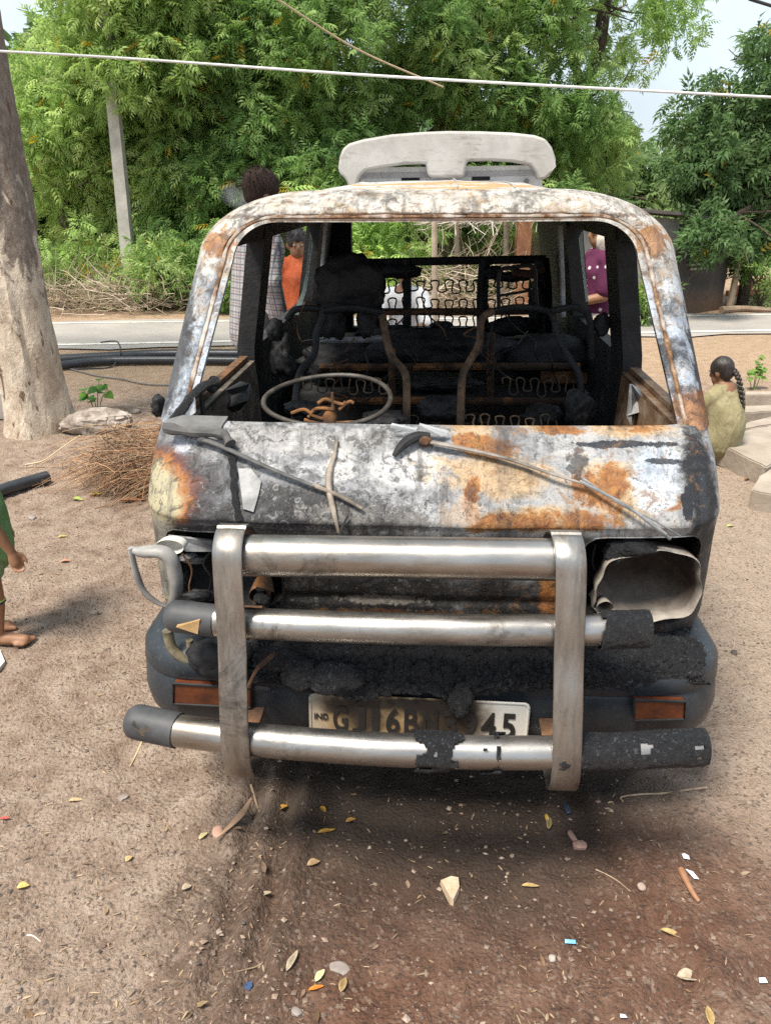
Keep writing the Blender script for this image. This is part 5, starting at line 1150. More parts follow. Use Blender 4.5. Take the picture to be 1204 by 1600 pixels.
# ------------------------------------------------ lamps
def reflector():
    t = NT('ash_white_reflector'); f = t.noise(18, 6, .7, .4); x, y, z = t.sep(); c = t.ramp(f, [(.3, (.20, .175, .15)), (.6, (.34, .31, .275)), (.8, (.44, .41, .37))])
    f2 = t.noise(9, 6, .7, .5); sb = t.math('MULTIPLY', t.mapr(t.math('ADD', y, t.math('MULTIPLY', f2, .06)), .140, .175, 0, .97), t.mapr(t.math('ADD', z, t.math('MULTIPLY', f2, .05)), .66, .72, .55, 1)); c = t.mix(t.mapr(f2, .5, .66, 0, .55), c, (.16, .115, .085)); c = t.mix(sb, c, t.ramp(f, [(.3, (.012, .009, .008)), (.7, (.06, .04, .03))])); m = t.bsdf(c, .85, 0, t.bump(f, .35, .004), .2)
    px = [(922, 948), (935, 905), (952, 880), (985, 866), (1030, 858), (1070, 862), (1088, 880), (1093, 912), (1088, 942), (1066, 962), (1030, 968), (985, 974), (950, 962)]
    R0 = spline([on_van(p[0], p[1], .115) for p in px + [px[0]]], 5)[:-1]; c = sum(R0, Vector()) / len(R0); rows = []
    for q in R0:
        d = (q - c) * (1 + .03 * math.sin(q.x * 60) + .025 * math.sin(q.z * 90)); rows.append([c + d * s + Vector((0, dy, 0)) for s, dy in ((.96, .05), (.985, .02), (1.0, .0), (.985, -.006), (.965, .004), (.92, .05), (.82, .10), (.55, .135), (.22, .15), (.0, .155))])
    b = MB(); b.grid(rows, True); o = b.build('headlight_reflector', m, van, True, 70); o['label'] = 'ash white empty headlight bowl'
    s = MB(); q = on_van(945, 952, .10); s.tube([q + Vector((0, .05, 0)), q + Vector((0, .01, .0)), q], [.012, .020, .022], 14, cap=False); s.build('lamp_socket', m, o)
    lump('char_lump', 985, 856, .13, (.06, .025, .022), 21); lump('char_lump', 960, 862, .14, (.03, .03, .03), 23)
reflector()
def left_lamp():
    w = simple('silvered_bowl', (.50, .48, .43), (.70, .68, .62), 12, .35, .2); q = on_van(268, 852, .07); b = MB(); rows = []
    for k in range(24):
        a = 2 * math.pi * k / 24; rows.append([q + Vector((math.cos(a) * .036 * s, dy, math.sin(a) * .020 * s - dy * .12)) for s, dy in ((.95, .02), (1.0, -.012), (.97, -.016), (.9, -.01), (.6, .006), (.0, .012))])
    b.grid(rows, True); b.build('lamp_bowl', w, van)
    # grey trim frame melted loose and hanging outwards
    gm = NT('melted_grey_trim'); f = gm.noise(24, 5, .6); x, y, z = gm.sep(); c = gm.ramp(f, [(.3, (.20, .195, .185)), (.7, (.33, .32, .305))]); c = gm.mix(gm.mapr(gm.math('ADD', z, gm.math('MULTIPLY', f, .05)), .80, .72, 0, .75), c, (.09, .085, .08)); gmm = gm.bsdf(c, .5, 0, gm.bump(f, .2, .003), .4)
    fr = MB(); yy = .035; path = [(203, 858), (222, 862), (250, 862), (266, 872), (274, 898), (276, 925), (268, 945)]; P = spline([on_van(*p, yy) for p in path], 5); fr.tube(P, np.interp(np.linspace(0, 1, len(P)), [0, .2, .5, .7, 1], [.008, .019, .022, .022, .016]), 14, squash=.75)
    path = [(204, 856), (212, 892), (224, 922), (244, 940), (262, 948)]; P = spline([on_van(*p, yy - .004) for p in path], 5); fr.tube(P, np.interp(np.linspace(0, 1, len(P)), [0, .3, 1], [.010, .012, .006]), 12, squash=.6); o = fr.build('melted_lamp_trim', gmm, van)
    d = MB()
    for path, r in (([(262, 985), (268, 1010), (285, 1028), (312, 1040)], .014), ([(296, 1000), (300, 1022), (318, 1036), (330, 1042)], .009), ([(268, 930), (276, 955), (290, 968)], .018)):
        P = spline([on_van(*p, .05) for p in path], 5); d.tube(P, np.linspace(r, r * .8, len(P)), 10)
    d.build('melted_drip', scorched('melted_beige', (.05, .045, .035), (.20, .17, .11), (.48, .44, .33), .3), o)
    bowl = MB(); q = on_van(345, 905, .20); bowl.grid([[q + Vector((math.cos(2 * math.pi * k / 28) * .125 * s, dy, math.sin(2 * math.pi * k / 28) * .088 * s)) for s, dy in ((1.0, -.03), (.97, -.02), (.8, .02), (.5, .05), (0, .06))] for k in range(28)], True); bowl.build('headlight_shell', soot, van)
    pi = MB(); q = on_van(404, 932, .09); pi.tube([q + Vector((0, .06, 0)), q + Vector((0, .01, 0)), q], [.026, .026, .024], 14, cap=False); pi.build('tow_tube', rust_dark, van); lump('char_lump', 410, 936, .10, (.022, .02, .018), 26)
    st = MB(); st.prism([on_van(410, 880, .09), on_van(418, 880, .09), on_van(428, 925, .085), on_van(396, 915, .085)], (0, .006, 0)); st.build('torn_bracket', rust_m, van, False)
    br = MB(); br.tube(spline([on_van(388, 1072, -.04), on_van(402, 1045, -.035), on_van(428, 1022, -.03)], 5), .010, 6, squash=.4); br.build('bent_bracket', rust_dark, van)
    am = MB(); am.prism([on_van(262, 838, .09), on_van(336, 846, .16), on_van(338, 862, .16), on_van(290, 862, .10)], (0, .01, 0)); am.build('torn_bracket', grey_sheet, van, False)
left_lamp()
for k, (px, py, yl, r_) in enumerate(((300, 872, .20, (.03, .02, .012)), (320, 930, .16, (.05, .02, .015)), (292, 905, .22, (.012, .02, .03)), (330, 850, .18, (.05, .012, .010)))): lump('broken_housing', px, py, yl, r_, 300 + k, (grey_sheet, soot, sooty_steel, grey_sheet)[k], None, .6)
for k, q in enumerate(([(285, 865), (300, 890), (296, 920), (312, 948)], [(335, 855), (318, 880), (330, 905), (322, 940)], [(930, 850), (925, 880), (935, 905), (920, 930)])):
    b = MB(); b.tube(spline([on_van(*p, .17) for p in q], 5), .003, 5); b.build('burnt_wire', soot if k else rust_dark, van)

# ------------------------------------------------ wipers and burnt strips on the nose
def nose_pt(px, py, lift=.012):
    y = .2
    for _ in range(12): p = on_van(px, py, y); y = float(nose_y(np.array(p.x), np.array(min(p.z, 1.058)))) - lift
    return on_van(px, py, y)
wip = simple('burnt_wiper', (.055, .055, .056), (.11, .108, .105), 30, .75, .4, 120, .002); wip2 = scorched('bare_wiper_metal', (.08, .068, .058), (.20, .175, .15), (.34, .31, .28))
def wiper_left():
    b = MB(); P = spline([nose_pt(312, 685, .03), nose_pt(345, 697, .03), nose_pt(420, 731, .025), nose_pt(492, 760, .02)], 6); b.tube(P, np.interp(np.linspace(0, 1, len(P)), [0, .1, .35, 1], [.0115, .0105, .0085, .0055]), 10, squash=.6); o = b.build('wiper', wip, van)
    c = MB(); P = spline([nose_pt(488, 758, .018), nose_pt(530, 775, .016), nose_pt(566, 795, .015)], 5); c.tube(P, np.linspace(.006, .0045, len(P)), 8); c.build('wiper_blade', scorched('charred_blade', (.04, .035, .03), (.16, .13, .10), (.34, .28, .22)), o)
    h = MB(); h.ball(nose_pt(316, 686, .032), (.014, .011, .012), 14, 8); h.build('wiper_pivot', wip, o)
wiper_left()
def wiper_right():
    b = MB(); P = spline([nose_pt(668, 690, .03), nose_pt(720, 700, .03), nose_pt(790, 716, .03), nose_pt(860, 740, .028), nose_pt(912, 756, .028)], 6); b.tube(P, np.interp(np.linspace(0, 1, len(P)), [0, .3, .6, 1], [.0095, .0088, .0065, .005]), 10, squash=.5); o = b.build('wiper', wip2, van)
    for q, r in (([(905, 752), (950, 775), (985, 795), (1020, 822), (1046, 842)], .0042), ([(910, 748), (960, 782), (1005, 808), (1040, 835)], .0034), ([(985, 795), (1025, 815), (1062, 838)], .0022)):
        c = MB(); c.tube(spline([nose_pt(*p, .03) for p in q], 5), r, 6); c.build('wiper_blade', grey_sheet, o)
    c = MB(); c.ball(nose_pt(664, 690, .03), (.018, .014, .014), 12, 8); c.tube([nose_pt(664, 690, .05), nose_pt(664, 690, .0)], .008, 10); c.build('wiper_pivot', rust_m, o)
    c = MB(); c.tube(spline([nose_pt(615, 712, .02), nose_pt(630, 694, .03), nose_pt(650, 682, .035), nose_pt(672, 680, .035)], 5), [.004 + .012 * math.sin(.2 + 2.6 * k / 15) for k in range(16)], 8, squash=.7); c.build('burnt_hose', soot, o)
    for q in ([(612, 664), (650, 672), (652, 678), (610, 668)], [(655, 664), (700, 676), (690, 682), (655, 672)]):
        f = MB(); f.prism([nose_pt(*p, .03) for p in q], (0, .004, .004)); f.build('pale_flake', scorched('pale_flake_%d' % q[0][0], (.22, .24, .255), (.33, .345, .355), (.45, .46, .46)), o, False)
wiper_right()
def strips():
    tw = scorched('charred_twig', (.05, .04, .03), (.18, .145, .11), (.38, .33, .27))
    for nm, q, r in (('hanging_trim_strip', [(527, 686), (522, 712), (514, 738), (514, 765), (520, 795), (529, 833)], (.003, .005, .008, .008, .007, .003)), ('hanging_trim_strip', [(544, 806), (535, 822), (529, 842), (526, 862), (528, 880)], (.003, .004, .005, .004, .003))):
        b = MB(); P = spline([nose_pt(*p, .014 if p[1] < 836 else .07) for p in q], 5); b.tube(P, np.interp(np.linspace(0, 1, len(P)), np.linspace(0, 1, len(r)), r), 8, squash=.6); b.build(nm, tw if q[0][0] < 540 else soot, van)
    b = MB(); P = spline([nose_pt(357, 690, .012), nose_pt(364, 730, .012), nose_pt(366, 770, .012), nose_pt(374, 815, .012)], 6); b.tube(P, [.008 + .002 * math.sin(i * 1.9) for i in range(len(P))], 8, squash=.5); b.build('burnt_rubber_strip', char, van)
    b = MB(); b.prism([nose_pt(*p, .008) for p in ((372, 732), (392, 732), (408, 752), (404, 772), (396, 800), (380, 795))], (0, .003, -.001)); b.build('peeling_flake', scorched('peeling_paint', (.09, .092, .095), (.22, .225, .23), (.36, .36, .355)), van, False)
    # burnt seal, sheet and flakes at the foot of the left pillar
    def ws(px, py, y): return on_van(px, py, y)
    b = MB(); P = spline([ws(268, 660, .33), ws(285, 640, .34), ws(300, 620, .36), ws(318, 604, .40), ws(335, 598, .46)], 5); b.tube(P, [.012, .013, .012, .013, .014] * 4 + [.02], 9); b.build('burnt_seal', char, van)
    b = MB(); b.prism([ws(258, 662, .30), ws(285, 655, .31), ws(355, 657, .33), ws(345, 672, .28), ws(300, 676, .26), ws(268, 672, .27)], (0, .012, .008)); b.build('curled_sheet', simple('grey_ash_sheet', (.10, .10, .098), (.17, .17, .165), 20, .9), van, False)
    b = MB(); P = spline([ws(258, 668, .27), ws(290, 674, .255), ws(325, 676, .25), ws(350, 680, .25), ws(360, 694, .23)], 5); b.tube(P, [.013 + .003 * math.sin(i) for i in range(len(P))], 9); b.build('burnt_seal', wip, van)
    b = MB(); b.prism([ws(298, 628, .35), ws(303, 622, .35), ws(305, 645, .345), ws(298, 650, .34), ws(296, 668, .33), ws(278, 664, .33), ws(288, 640, .34)], (.002, .004, .002)); b.build('white_flake', scorched('white_flake', (.5, .5, .52), (.62, .62, .64), (.7, .7, .72)), van, False)
    lump('melted_mirror', 248, 634, .55, (.022, .03, .035), 33, soot); lump('char_lump', 330, 602, .45, (.02, .02, .018), 34); lump('char_lump', 317, 640, .42, (.006, .01, .05), 35, soot)
strips()

# ------------------------------------------------ steering wheel and seats
def steering():
    c = Vector((-.291, .55, 1.068)); al = R(8); n = 48; t = MB()
    P = [c + Vector((.180 * math.cos(a), .185 * math.sin(a) * math.cos(al), .185 * math.sin(a) * math.sin(al) + .004 * math.sin(2 * a))) for a in np.linspace(0, 2 * math.pi, n, endpoint=False)]
    rr = []
    V = []; m = 10
    for i in range(n):
        T = (P[(i + 1) % n] - P[i - 1]).normalized(); u = (c - P[i]).normalized(); w = T.cross(u)
        for k in range(m): a = 2 * math.pi * k / m; V.append(P[i] + u * math.cos(a) * .0072 + w * math.sin(a) * .0072)
    t.add(V, [(i * m + k, i * m + (k + 1) % m, ((i + 1) % n) * m + (k + 1) % m, ((i + 1) % n) * m + k) for i in range(n) for k in range(m)])
    sm = scorched('bare_steering_ring', (.022, .018, .015), (.05, .043, .036), (.11, .10, .09), .5); o = t.build('steering_wheel', sm, van)
    for q in ([(455, 646), (475, 640), (490, 650), (505, 655)], [(482, 652), (492, 640), (505, 638), (520, 640)], [(497, 630), (508, 624), (520, 628), (535, 632), (540, 628)], [(530, 640), (545, 628), (552, 630)], [(475, 656), (500, 662), (545, 660), (560, 660)]):
        s = MB(); s.tube(spline([on_van(*p, .55) for p in q], 4), .0055, 7); s.build('spoke', rust_m, o)
    h = MB(); q = on_van(515, 650, .56); h.tube([q + Vector((0, .0, .02)), q, q + Vector((0, -.01, -.05)), q + Vector((0, -.10, -.35))], [.014, .022, .019, .019], 14); h.build('steering_column', rust_m, o)
    k = MB(); q = on_van(520, 640, .55); k.tube([q, q + Vector((.0, 0, .05))], [.006, .004], 8); k.build('hub_bolt', rust_m, o)
steering()
def vt(name, q, yl, r, mat, parent=van, n=8):
    b = MB(); ys = yl if hasattr(yl, '__len__') else [yl] * len(q); P = spline([on_van(p[0], p[1], y) for p, y in zip(q, ys)], 6); b.tube(P, r, n); return b.build(name, mat, parent)
def zigzag(name, px0, px1, py, amp, n, yl, mat, parent, r=.0035, slope=0.0):
    pts = []; m = n * 16
    for i in range(m + 1):
        u = i / m; ph = u * n * 2 * math.pi; s = math.sin(ph); sag = 2.5 * math.sin(u * 5.1 + py) + 1.5 * math.sin(u * 13.7 + px0); s = math.copysign(abs(s) ** .8, s)
        pts.append(on_van(px0 + (px1 - px0) * u + - .16 * abs(px1 - px0) / n * math.sin(2 * ph), py + slope * u + sag - amp * (1 + .22 * math.sin(u * 17 + py)) * s, yl))
    b = MB(); b.tube(pts, r, 5); return b.build(name, mat, parent)
def seats():
    st = rusty('scorched_seat_tube', .3, (.27, .165, .10)); spring = rusty('spring_wire', .2, (.34, .22, .13)); blk = simple('black_spring_wire', (.01, .01, .01), (.03, .028, .026), 9)
    # driver's seat: bent tubes, zigzag springs, burnt headrest
    a = vt('seat_frame', [(508, 492), (495, 520), (490, 555), (470, 580), (462, 620), (460, 668)], [1.22, 1.2, 1.18, 1.12, 1.08, 1.05], .014, soot)
    vt('seat_tube', [(597, 492), (603, 525), (612, 558), (632, 582), (635, 615), (634, 668)], [1.22, 1.2, 1.18, 1.14, 1.10, 1.05], .014, st, a); zigzag('seat_spring', 462, 605, 601, 12, 6, 1.10, spring, a, .003); vt('seat_tube', [(505, 486), (550, 481), (598, 489)], 1.24, .013, soot, a)
    vt('seat_tube', [(448, 500), (462, 484), (490, 482), (515, 486)], 1.30, .012, soot, a)
    lump('charred_headrest', 545, 446, 1.32, (.13, .06, .10), 41, soot, a, .30); lump('charred_headrest', 520, 500, 1.30, (.05, .04, .07), 43, soot, a); lump('charred_headrest', 572, 500, 1.30, (.035, .03, .07), 45, soot, a); lump('charred_headrest', 545, 418, 1.36, (.08, .05, .05), 46, soot, a)
    # passenger's seat
    p = vt('seat_frame', [(770, 486), (752, 500), (747, 540), (724, 582), (720, 620), (719, 668)], [1.24, 1.22, 1.2, 1.14, 1.10, 1.05], .014, st)
    vt('seat_tube', [(842, 482), (862, 492), (872, 530), (890, 562), (905, 590), (909, 668)], [1.24, 1.22, 1.2, 1.16, 1.12, 1.08], .012, soot, p); vt('seat_tube', [(770, 486), (805, 480), (845, 482)], 1.24, .011, soot, p)
    zigzag('seat_spring', 785, 895, 602, 12, 5, 1.14, spring, p, .003); zigzag('seat_spring', 728, 868, 658, 9, 6, .98, spring, p, .003)
    vt('headrest_loop', [(779, 482), (778, 440), (782, 422), (800, 418), (826, 415), (835, 424), (836, 450), (838, 480)], 1.36, .0075, soot, p); vt('headrest_bar', [(779, 462), (810, 457), (836, 452)], 1.36, .005, soot, p); vt('belt_hoop', [(860, 486), (895, 480), (915, 488), (922, 510), (924, 560)], 1.20, .012, soot, p)
    rw = np.random.default_rng(8)
    for k in range(16):                                    # burnt wires hanging and lying about the cabin
        x0 = 430 + 480 * rw.random(); y0 = 440 + 150 * rw.random(); q = [(float(x0), float(y0))]
        for j in range(4): q.append((q[-1][0] + rw.normal() * 16, min(665, q[-1][1] + 6 + 24 * rw.random())))
        vt('burnt_wire', q, [float(v) for v in 1.2 + .5 * rw.random() + .05 * rw.normal(size=5)], .003, (soot, rust_dark, soot)[k % 3], a if x0 < 660 else p, 5)
    for k, (px, py, yl, r_) in enumerate(((470, 640, .95, (.06, .05, .03)), (600, 655, .95, (.08, .06, .03)), (690, 640, 1.3, (.09, .08, .05)), (850, 650, 1.2, (.07, .06, .04)), (905, 640, 1.1, (.05, .06, .07)), (440, 560, 1.35, (.05, .05, .09)), (690, 600, 1.75, (.15, .05, .03)))): lump('charred_debris', px, py, yl, r_, 80 + k, soot if k % 2 else sooty_steel, p, .5)
    # bench behind: rusty cross tubes
    m = vt('bench_frame', [(500, 574), (600, 574), (700, 573), (905, 573)], 1.72, .0165, rust_m); vt('bench_tube', [(500, 627), (650, 626), (905, 628)], 1.62, .017, rust_m, m); vt('bench_tube', [(612, 545), (612, 600), (612, 650)], 1.69, .016, rust_m, m); vt('bench_tube', [(767, 520), (766, 570), (765, 640)], 1.69, .016, rust_m, m); zigzag('bench_spring', 640, 760, 655, 7, 5, 1.5, spring, m, .003)
    b = MB(); b.box((.02, 2.02, .60), (1.24, .50, .36), bev=.03); b.build('bench_base', soot, m); lump('charred_cushion', 690, 548, 1.98, (.36, .12, .09), 51, soot, m, .35); lump('charred_cushion', 860, 560, 1.98, (.25, .12, .10), 52, soot, m); lump('charred_cushion', 545, 565, 1.95, (.22, .12, .09), 53, soot, m)
    for q in ((640, 598, 34), (840, 590, 24)):
        k = MB(); c = on_van(q[0] + 40, q[1], 1.80); k.box(c, (.20, .01, .05)); k.build('bench_board', rusty('rust_board_%d' % q[0], .4), m, False)
    vt('seat_rail', [(500, 533), (560, 531), (600, 529)], 1.75, .014, grey_sheet, m)
    # rear bench: burnt frame with springs against the light
    rb = vt('rear_bench_frame', [(545, 411), (640, 409), (740, 407), (852, 405)], 2.62, .021, soot); vt('bench_tube', [(585, 487), (700, 487), (852, 486)], 2.60, .019, rust_dark, rb)
    for x0, x1, w in ((635, 636, .022), (757, 753, .030), (590, 588, .03), (845, 850, .04)): vt('bench_upright', [(x0, 405), (x1, 460), (x1, 530)], 2.61, w, soot, rb)
    for py, am in ((446, 9), (476, 9), (505, 10)): zigzag('bench_spring', 585, 850, py, am, 12, 2.56, blk, rb, .0045, -3)
    b = MB(); b.box((.09, 2.60, .66), (1.22, .30, .44), bev=.03); b.build('bench_base', soot, rb)
    for px, py, r, s in ((665, 528, (.12, .06, .035), 61), (715, 530, (.12, .06, .03), 62), (600, 525, (.16, .06, .06), 63), (800, 510, (.14, .05, .05), 64), (840, 470, (.05, .04, .10), 65), (575, 450, (.09, .05, .14), 66), (770, 425, (.05, .04, .03), 67), (690, 507, (.06, .03, .02), 68), (610, 424, (.16, .03, .035), 69), (800, 432, (.10, .03, .025), 70)): lump('charred_cushion', px, py, 2.58, r, s, soot, rb)
    k = vt('headrest_loop', [(800, 425), (830, 428), (850, 420)], 2.5, .02, rusty('scorched_maroon', .3, (.16, .08, .06)), rb)
seats()
# ------------------------------------------------ wheels in the shade under the body
for sx in (-1, 1):
    for yy in (.62, 2.50):
        tm = MB(); rows = []; 
        for k in range(36):
            a = 2 * math.pi * k / 36; rows.append([(sx * (.60 + dx), yy + r * math.cos(a), .265 + r * math.sin(a)) for dx, r in ((-.07, .17), (-.075, .22), (-.06, .25), (-.02, .262), (.02, .262), (.06, .25), (.075, .22), (.07, .17))])
        tm.grid(rows, True); w = tm.build('wheel', simple('burnt_tyre_%d_%d' % (sx, int(yy)), (.012, .012, .012), (.03, .029, .028), 12, .9), van)
        rm = MB(); rm.grid([[(sx * (.60 + dx), yy + r * math.cos(2 * math.pi * k / 36), .265 + r * math.sin(2 * math.pi * k / 36)) for dx, r in ((-.06, .17), (.0, .15), (.03, .10), (.05, .05), (.05, .0))] for k in range(36)], True); rm.build('rim', rust_dark, w)
# loose charred bits dropped under the bar
# ================================================================== PEOPLE
def skin_material(name, c):
    t = NT(name); f = t.noise(30, 4, .6); k = t.ramp(f, [(.3, tuple(q * .82 for q in c)), (.7, c)]); return t.bsdf(k, .5, 0, t.bump(t.noise(220, 3), .12, .001), .4, Subsurface_Weight=.06, Subsurface_Radius=(.02, .008, .004))
SKIN = skin_material('brown_skin', (.23, .115, .062)); SKIN2 = skin_material('tan_skin', (.30, .155, .085))
def cloth(name, c1, c2, s=14, fold=9):
    t = NT(name); f = t.noise(s, 4, .6); g = t.noise(fold, 3, .5, .8, t.scaled((1.6, 1.6, .5))); c = t.ramp(f, [(.3, c1), (.7, c2)]); return t.bsdf(c, .9, 0, t.bump(t.math('ADD', g, t.math('MULTIPLY', t.noise(300, 2), .1)), .7, .03), .15)
def plaid(name):
    t = NT(name); x, y, z = t.sep()
    def lines(v, per, w): q = t.math('ABSOLUTE', t.math('SUBTRACT', t.math('FRACT', t.math('DIVIDE', v, per)), .5)); return t.mapr(q, w, w * .7, 0, 1)
    h = t.math('ADD', x, t.math('MULTIPLY', y, .7)); m = t.math('MAXIMUM', lines(z, .034, .13), lines(h, .034, .13)); m2 = t.math('MAXIMUM', lines(z, .068, .06), lines(h, .068, .06))
    c = t.mix(t.math('MULTIPLY', m, .75), (.52, .51, .50), (.13, .12, .15)); c = t.mix(t.math('MULTIPLY', m2, .5), c, (.30, .13, .12)); return t.bsdf(c, .9, 0, t.bump(t.noise(8, 3, .5, 1, t.scaled((1.5, 1.5, .6))), .7, .03), .15)
def floral(name):
    t = NT(name); v = t.voro(24, None, 'F1', 0); k = t.sep(t.voro(24, None, 'F1', 1))[0]; c = t.mix(t.math('MULTIPLY', t.mapr(v, .30, .24), t.math('GREATER_THAN', k, .45)), (.10, .022, .06), (.62, .55, .56)); return t.bsdf(c, .85, 0, t.bump(t.noise(12, 3), .5, .02), .2)
def organic(name, mat, parent, chains, balls=(), voxel=.012, smooth=4, disp=None):
    """tubes and balls fused into one continuous skin"""
    b = MB()
    for pts, rad in chains:
        P = spline(pts, 4) if len(pts) > 2 else [Vector(p) for p in pts]; rr = np.interp(np.linspace(0, 1, len(P)), np.linspace(0, 1, len(rad)), rad) if hasattr(rad, '__len__') else [rad] * len(P)
        b.tube(P, rr, 12); b.ball(P[0], rr[0], 12, 8); b.ball(P[-1], rr[-1], 12, 8)
    for q in balls: b.ball(q[0], q[1], 16, 12, q[2] if len(q) > 2 else None)
    me = bpy.data.meshes.new('tmp'); me.from_pydata([tuple(v) for v in b.v], [], b.f); tmp = bpy.data.objects.new('tmp', me); COL.objects.link(tmp)
    r = tmp.modifiers.new('r', 'REMESH'); r.mode = 'VOXEL'; r.voxel_size = voxel; s = tmp.modifiers.new('s', 'SMOOTH'); s.factor = .5; s.iterations = smooth
    dg = bpy.context.evaluated_depsgraph_get(); out = bpy.data.meshes.new_from_object(tmp.evaluated_get(dg)); bpy.data.objects.remove(tmp)
    out.name = name; out.polygons.foreach_set('use_smooth', np.ones(len(out.polygons), bool))
    if disp:
        v = np.array([q.co for q in out.vertices]); nn = np.array([q.normal for q in out.vertices]); v = v + nn * (disp[0] * fbm(v[:, 0] * disp[1], v[:, 1] * disp[1], v[:, 2] * disp[1] * .5, seed=3))[:, None]; out.vertices.foreach_set('co', v.astype(np.float32).ravel()); out.update()
    out.materials.clear(); return finish(name, out, mat, parent)
def hand(wrist, d, side, s, curl=.5):
    """palm and five bent fingers; d points to the fingertips, side to the thumb"""
    d = Vector(d).normalized(); side = (Vector(side) - d * Vector(side).dot(d)).normalized(); n = d.cross(side); w = Vector(wrist); ch = [([w - d * .02 * s, w + d * .03 * s, w + d * .07 * s], [.021 * s, .027 * s, .029 * s])]; bl = [(w + d * .045 * s + side * .008 * s, (.022 * s,) * 3), (w + d * .045 * s - side * .010 * s, (.022 * s,) * 3)]
    for k, (o, L) in enumerate(((.026, .062), (.009, .070), (-.009, .066), (-.026, .052))):
        a = w + d * .075 * s + side * o * s; p1 = a + (d + n * .25 * curl) * L * .4 * s; p2 = p1 + (d * (1 - .5 * curl) + n * .7 * curl) * L * .33 * s; p3 = p2 + (d * (1 - .95 * curl) + n * 1.0 * curl) * L * .27 * s; ch.append(([a - d * .02 * s, a, p1, p2, p3], [.0095 * s, .0095 * s, .0088 * s, .008 * s, .0068 * s]))
    a = w + d * .025 * s + side * .022 * s; p1 = a + (side * .7 + d * .7) * .03 * s; p2 = p1 + (d * .9 + side * .25 + n * .3) * .026 * s; p3 = p2 + (d * .95 + n * .35) * .022 * s; ch.append(([a, p1, p2, p3], [.0115 * s, .0108 * s, .0098 * s, .0078 * s])); return ch, bl
def head_parts(c, f, s=1.0):
    """skull, jaw, nose, ears, lips about centre c looking along f"""
    c = Vector(c); f = Vector(f).normalized(); up = Vector((0, 0, 1)); r = f.cross(up).normalized(); up = r.cross(f); M = Matrix((r, f, up)).transposed()
    P = lambda x, y, z: c + M @ Vector((x * s, y * s, z * s))
    return [(P(0, -.008, .03), (.074 * s, .092 * s, .085 * s), M), (P(0, .022, -.045), (.056 * s, .066 * s, .065 * s), M), (P(0, .096, -.012), (.012 * s, .016 * s, .020 * s), M), (P(.074, -.005, -.005), (.012 * s, .022 * s, .03 * s), M), (P(-.074, -.005, -.005), (.012 * s, .022 * s, .03 * s), M), (P(0, .083, -.052), (.022 * s, .009 * s, .008 * s), M), (P(.03, .083, .012), (.014 * s, .010 * s, .010 * s), M), (P(-.03, .083, .012), (.014 * s, .010 * s, .010 * s), M)], P, M
eye_w = simple('eye_white', (.6, .58, .55), (.66, .64, .6), 5, .3, 0); eye_d = simple('eye_dark', (.015, .01, .008), (.02, .014, .01), 5, .2, 0)
def eyes(t, P, s):
    for sg in (-1, 1):
        e = MB(); e.ball(P(sg * .031, .086, .008), (.011 * s, .006 * s, .006 * s), 10, 7); e.build('eye', eye_w, t); e = MB(); e.ball(P(sg * .031, .0915, .008), (.005 * s, .003 * s, .005 * s), 8, 6); e.build('iris', eye_d, t); e = MB(); e.tube([P(sg * .014, .090, .026), P(sg * .032, .091, .031), P(sg * .05, .080, .026)], .0028 * s, 5); e.build('eyebrow', hair_m, t)
hr = NT('black_hair'); hf = hr.noise(60, 4, .6, P=hr.scaled((3, 3, .5))); hair_m = hr.bsdf(hr.ramp(hf, [(.3, (.010, .008, .007)), (.7, (.035, .026, .022))]), .42, 0, hr.bump(hf, .5, .006), .5)
hb = NT('brown_black_hair'); hf = hb.noise(60, 4, .6, P=hb.scaled((3, 3, .6))); hair_b = hb.bsdf(hb.ramp(hf, [(.3, (.016, .010, .008)), (.7, (.05, .032, .025))]), .8, 0, hb.bump(hf, .6, .008), .15)
def hair_cap(t, c, f, s, mat=None, tufts=220, seed=1, size=(.083, .100, .095), low=-.02, L=.035):
    bl, P, M = head_parts(c, f, s); r = np.random.default_rng(seed); paths = []
    organic('hair', mat or hair_m, t, [], [(P(0, -.016, .038), (size[0] * s, size[1] * s, size[2] * s), M), (P(0, -.05, .0), (.074 * s, .062 * s, .075 * s), M)], .010 * s, 2, (.010 * s, 40))
    for k in range(tufts):
        d = r.normal(size=3); d /= np.linalg.norm(d)
        if d[2] < -.15 or (d[1] > .45 and d[2] < .35): continue
        a = P(0, -.016, .038) + M @ Vector((d[0] * size[0] * s, d[1] * size[1] * s, d[2] * size[2] * s)) * .97; o = M @ Vector((d[0], d[1] - .2, d[2] + .1)); sw = M @ Vector((d[0] * .4, -.3, -.8)); pts = [a, a + o * L * .5 * s + sw * L * .2 * s, a + o * L * .8 * s + sw * L * .7 * s]; paths.append(spline(pts, 2))
    if paths: strands('hair_tuft', np.array([[tuple(q) for q in p] for p in paths]), .0032 * s * np.ones(len(paths)), mat or hair_m, t)
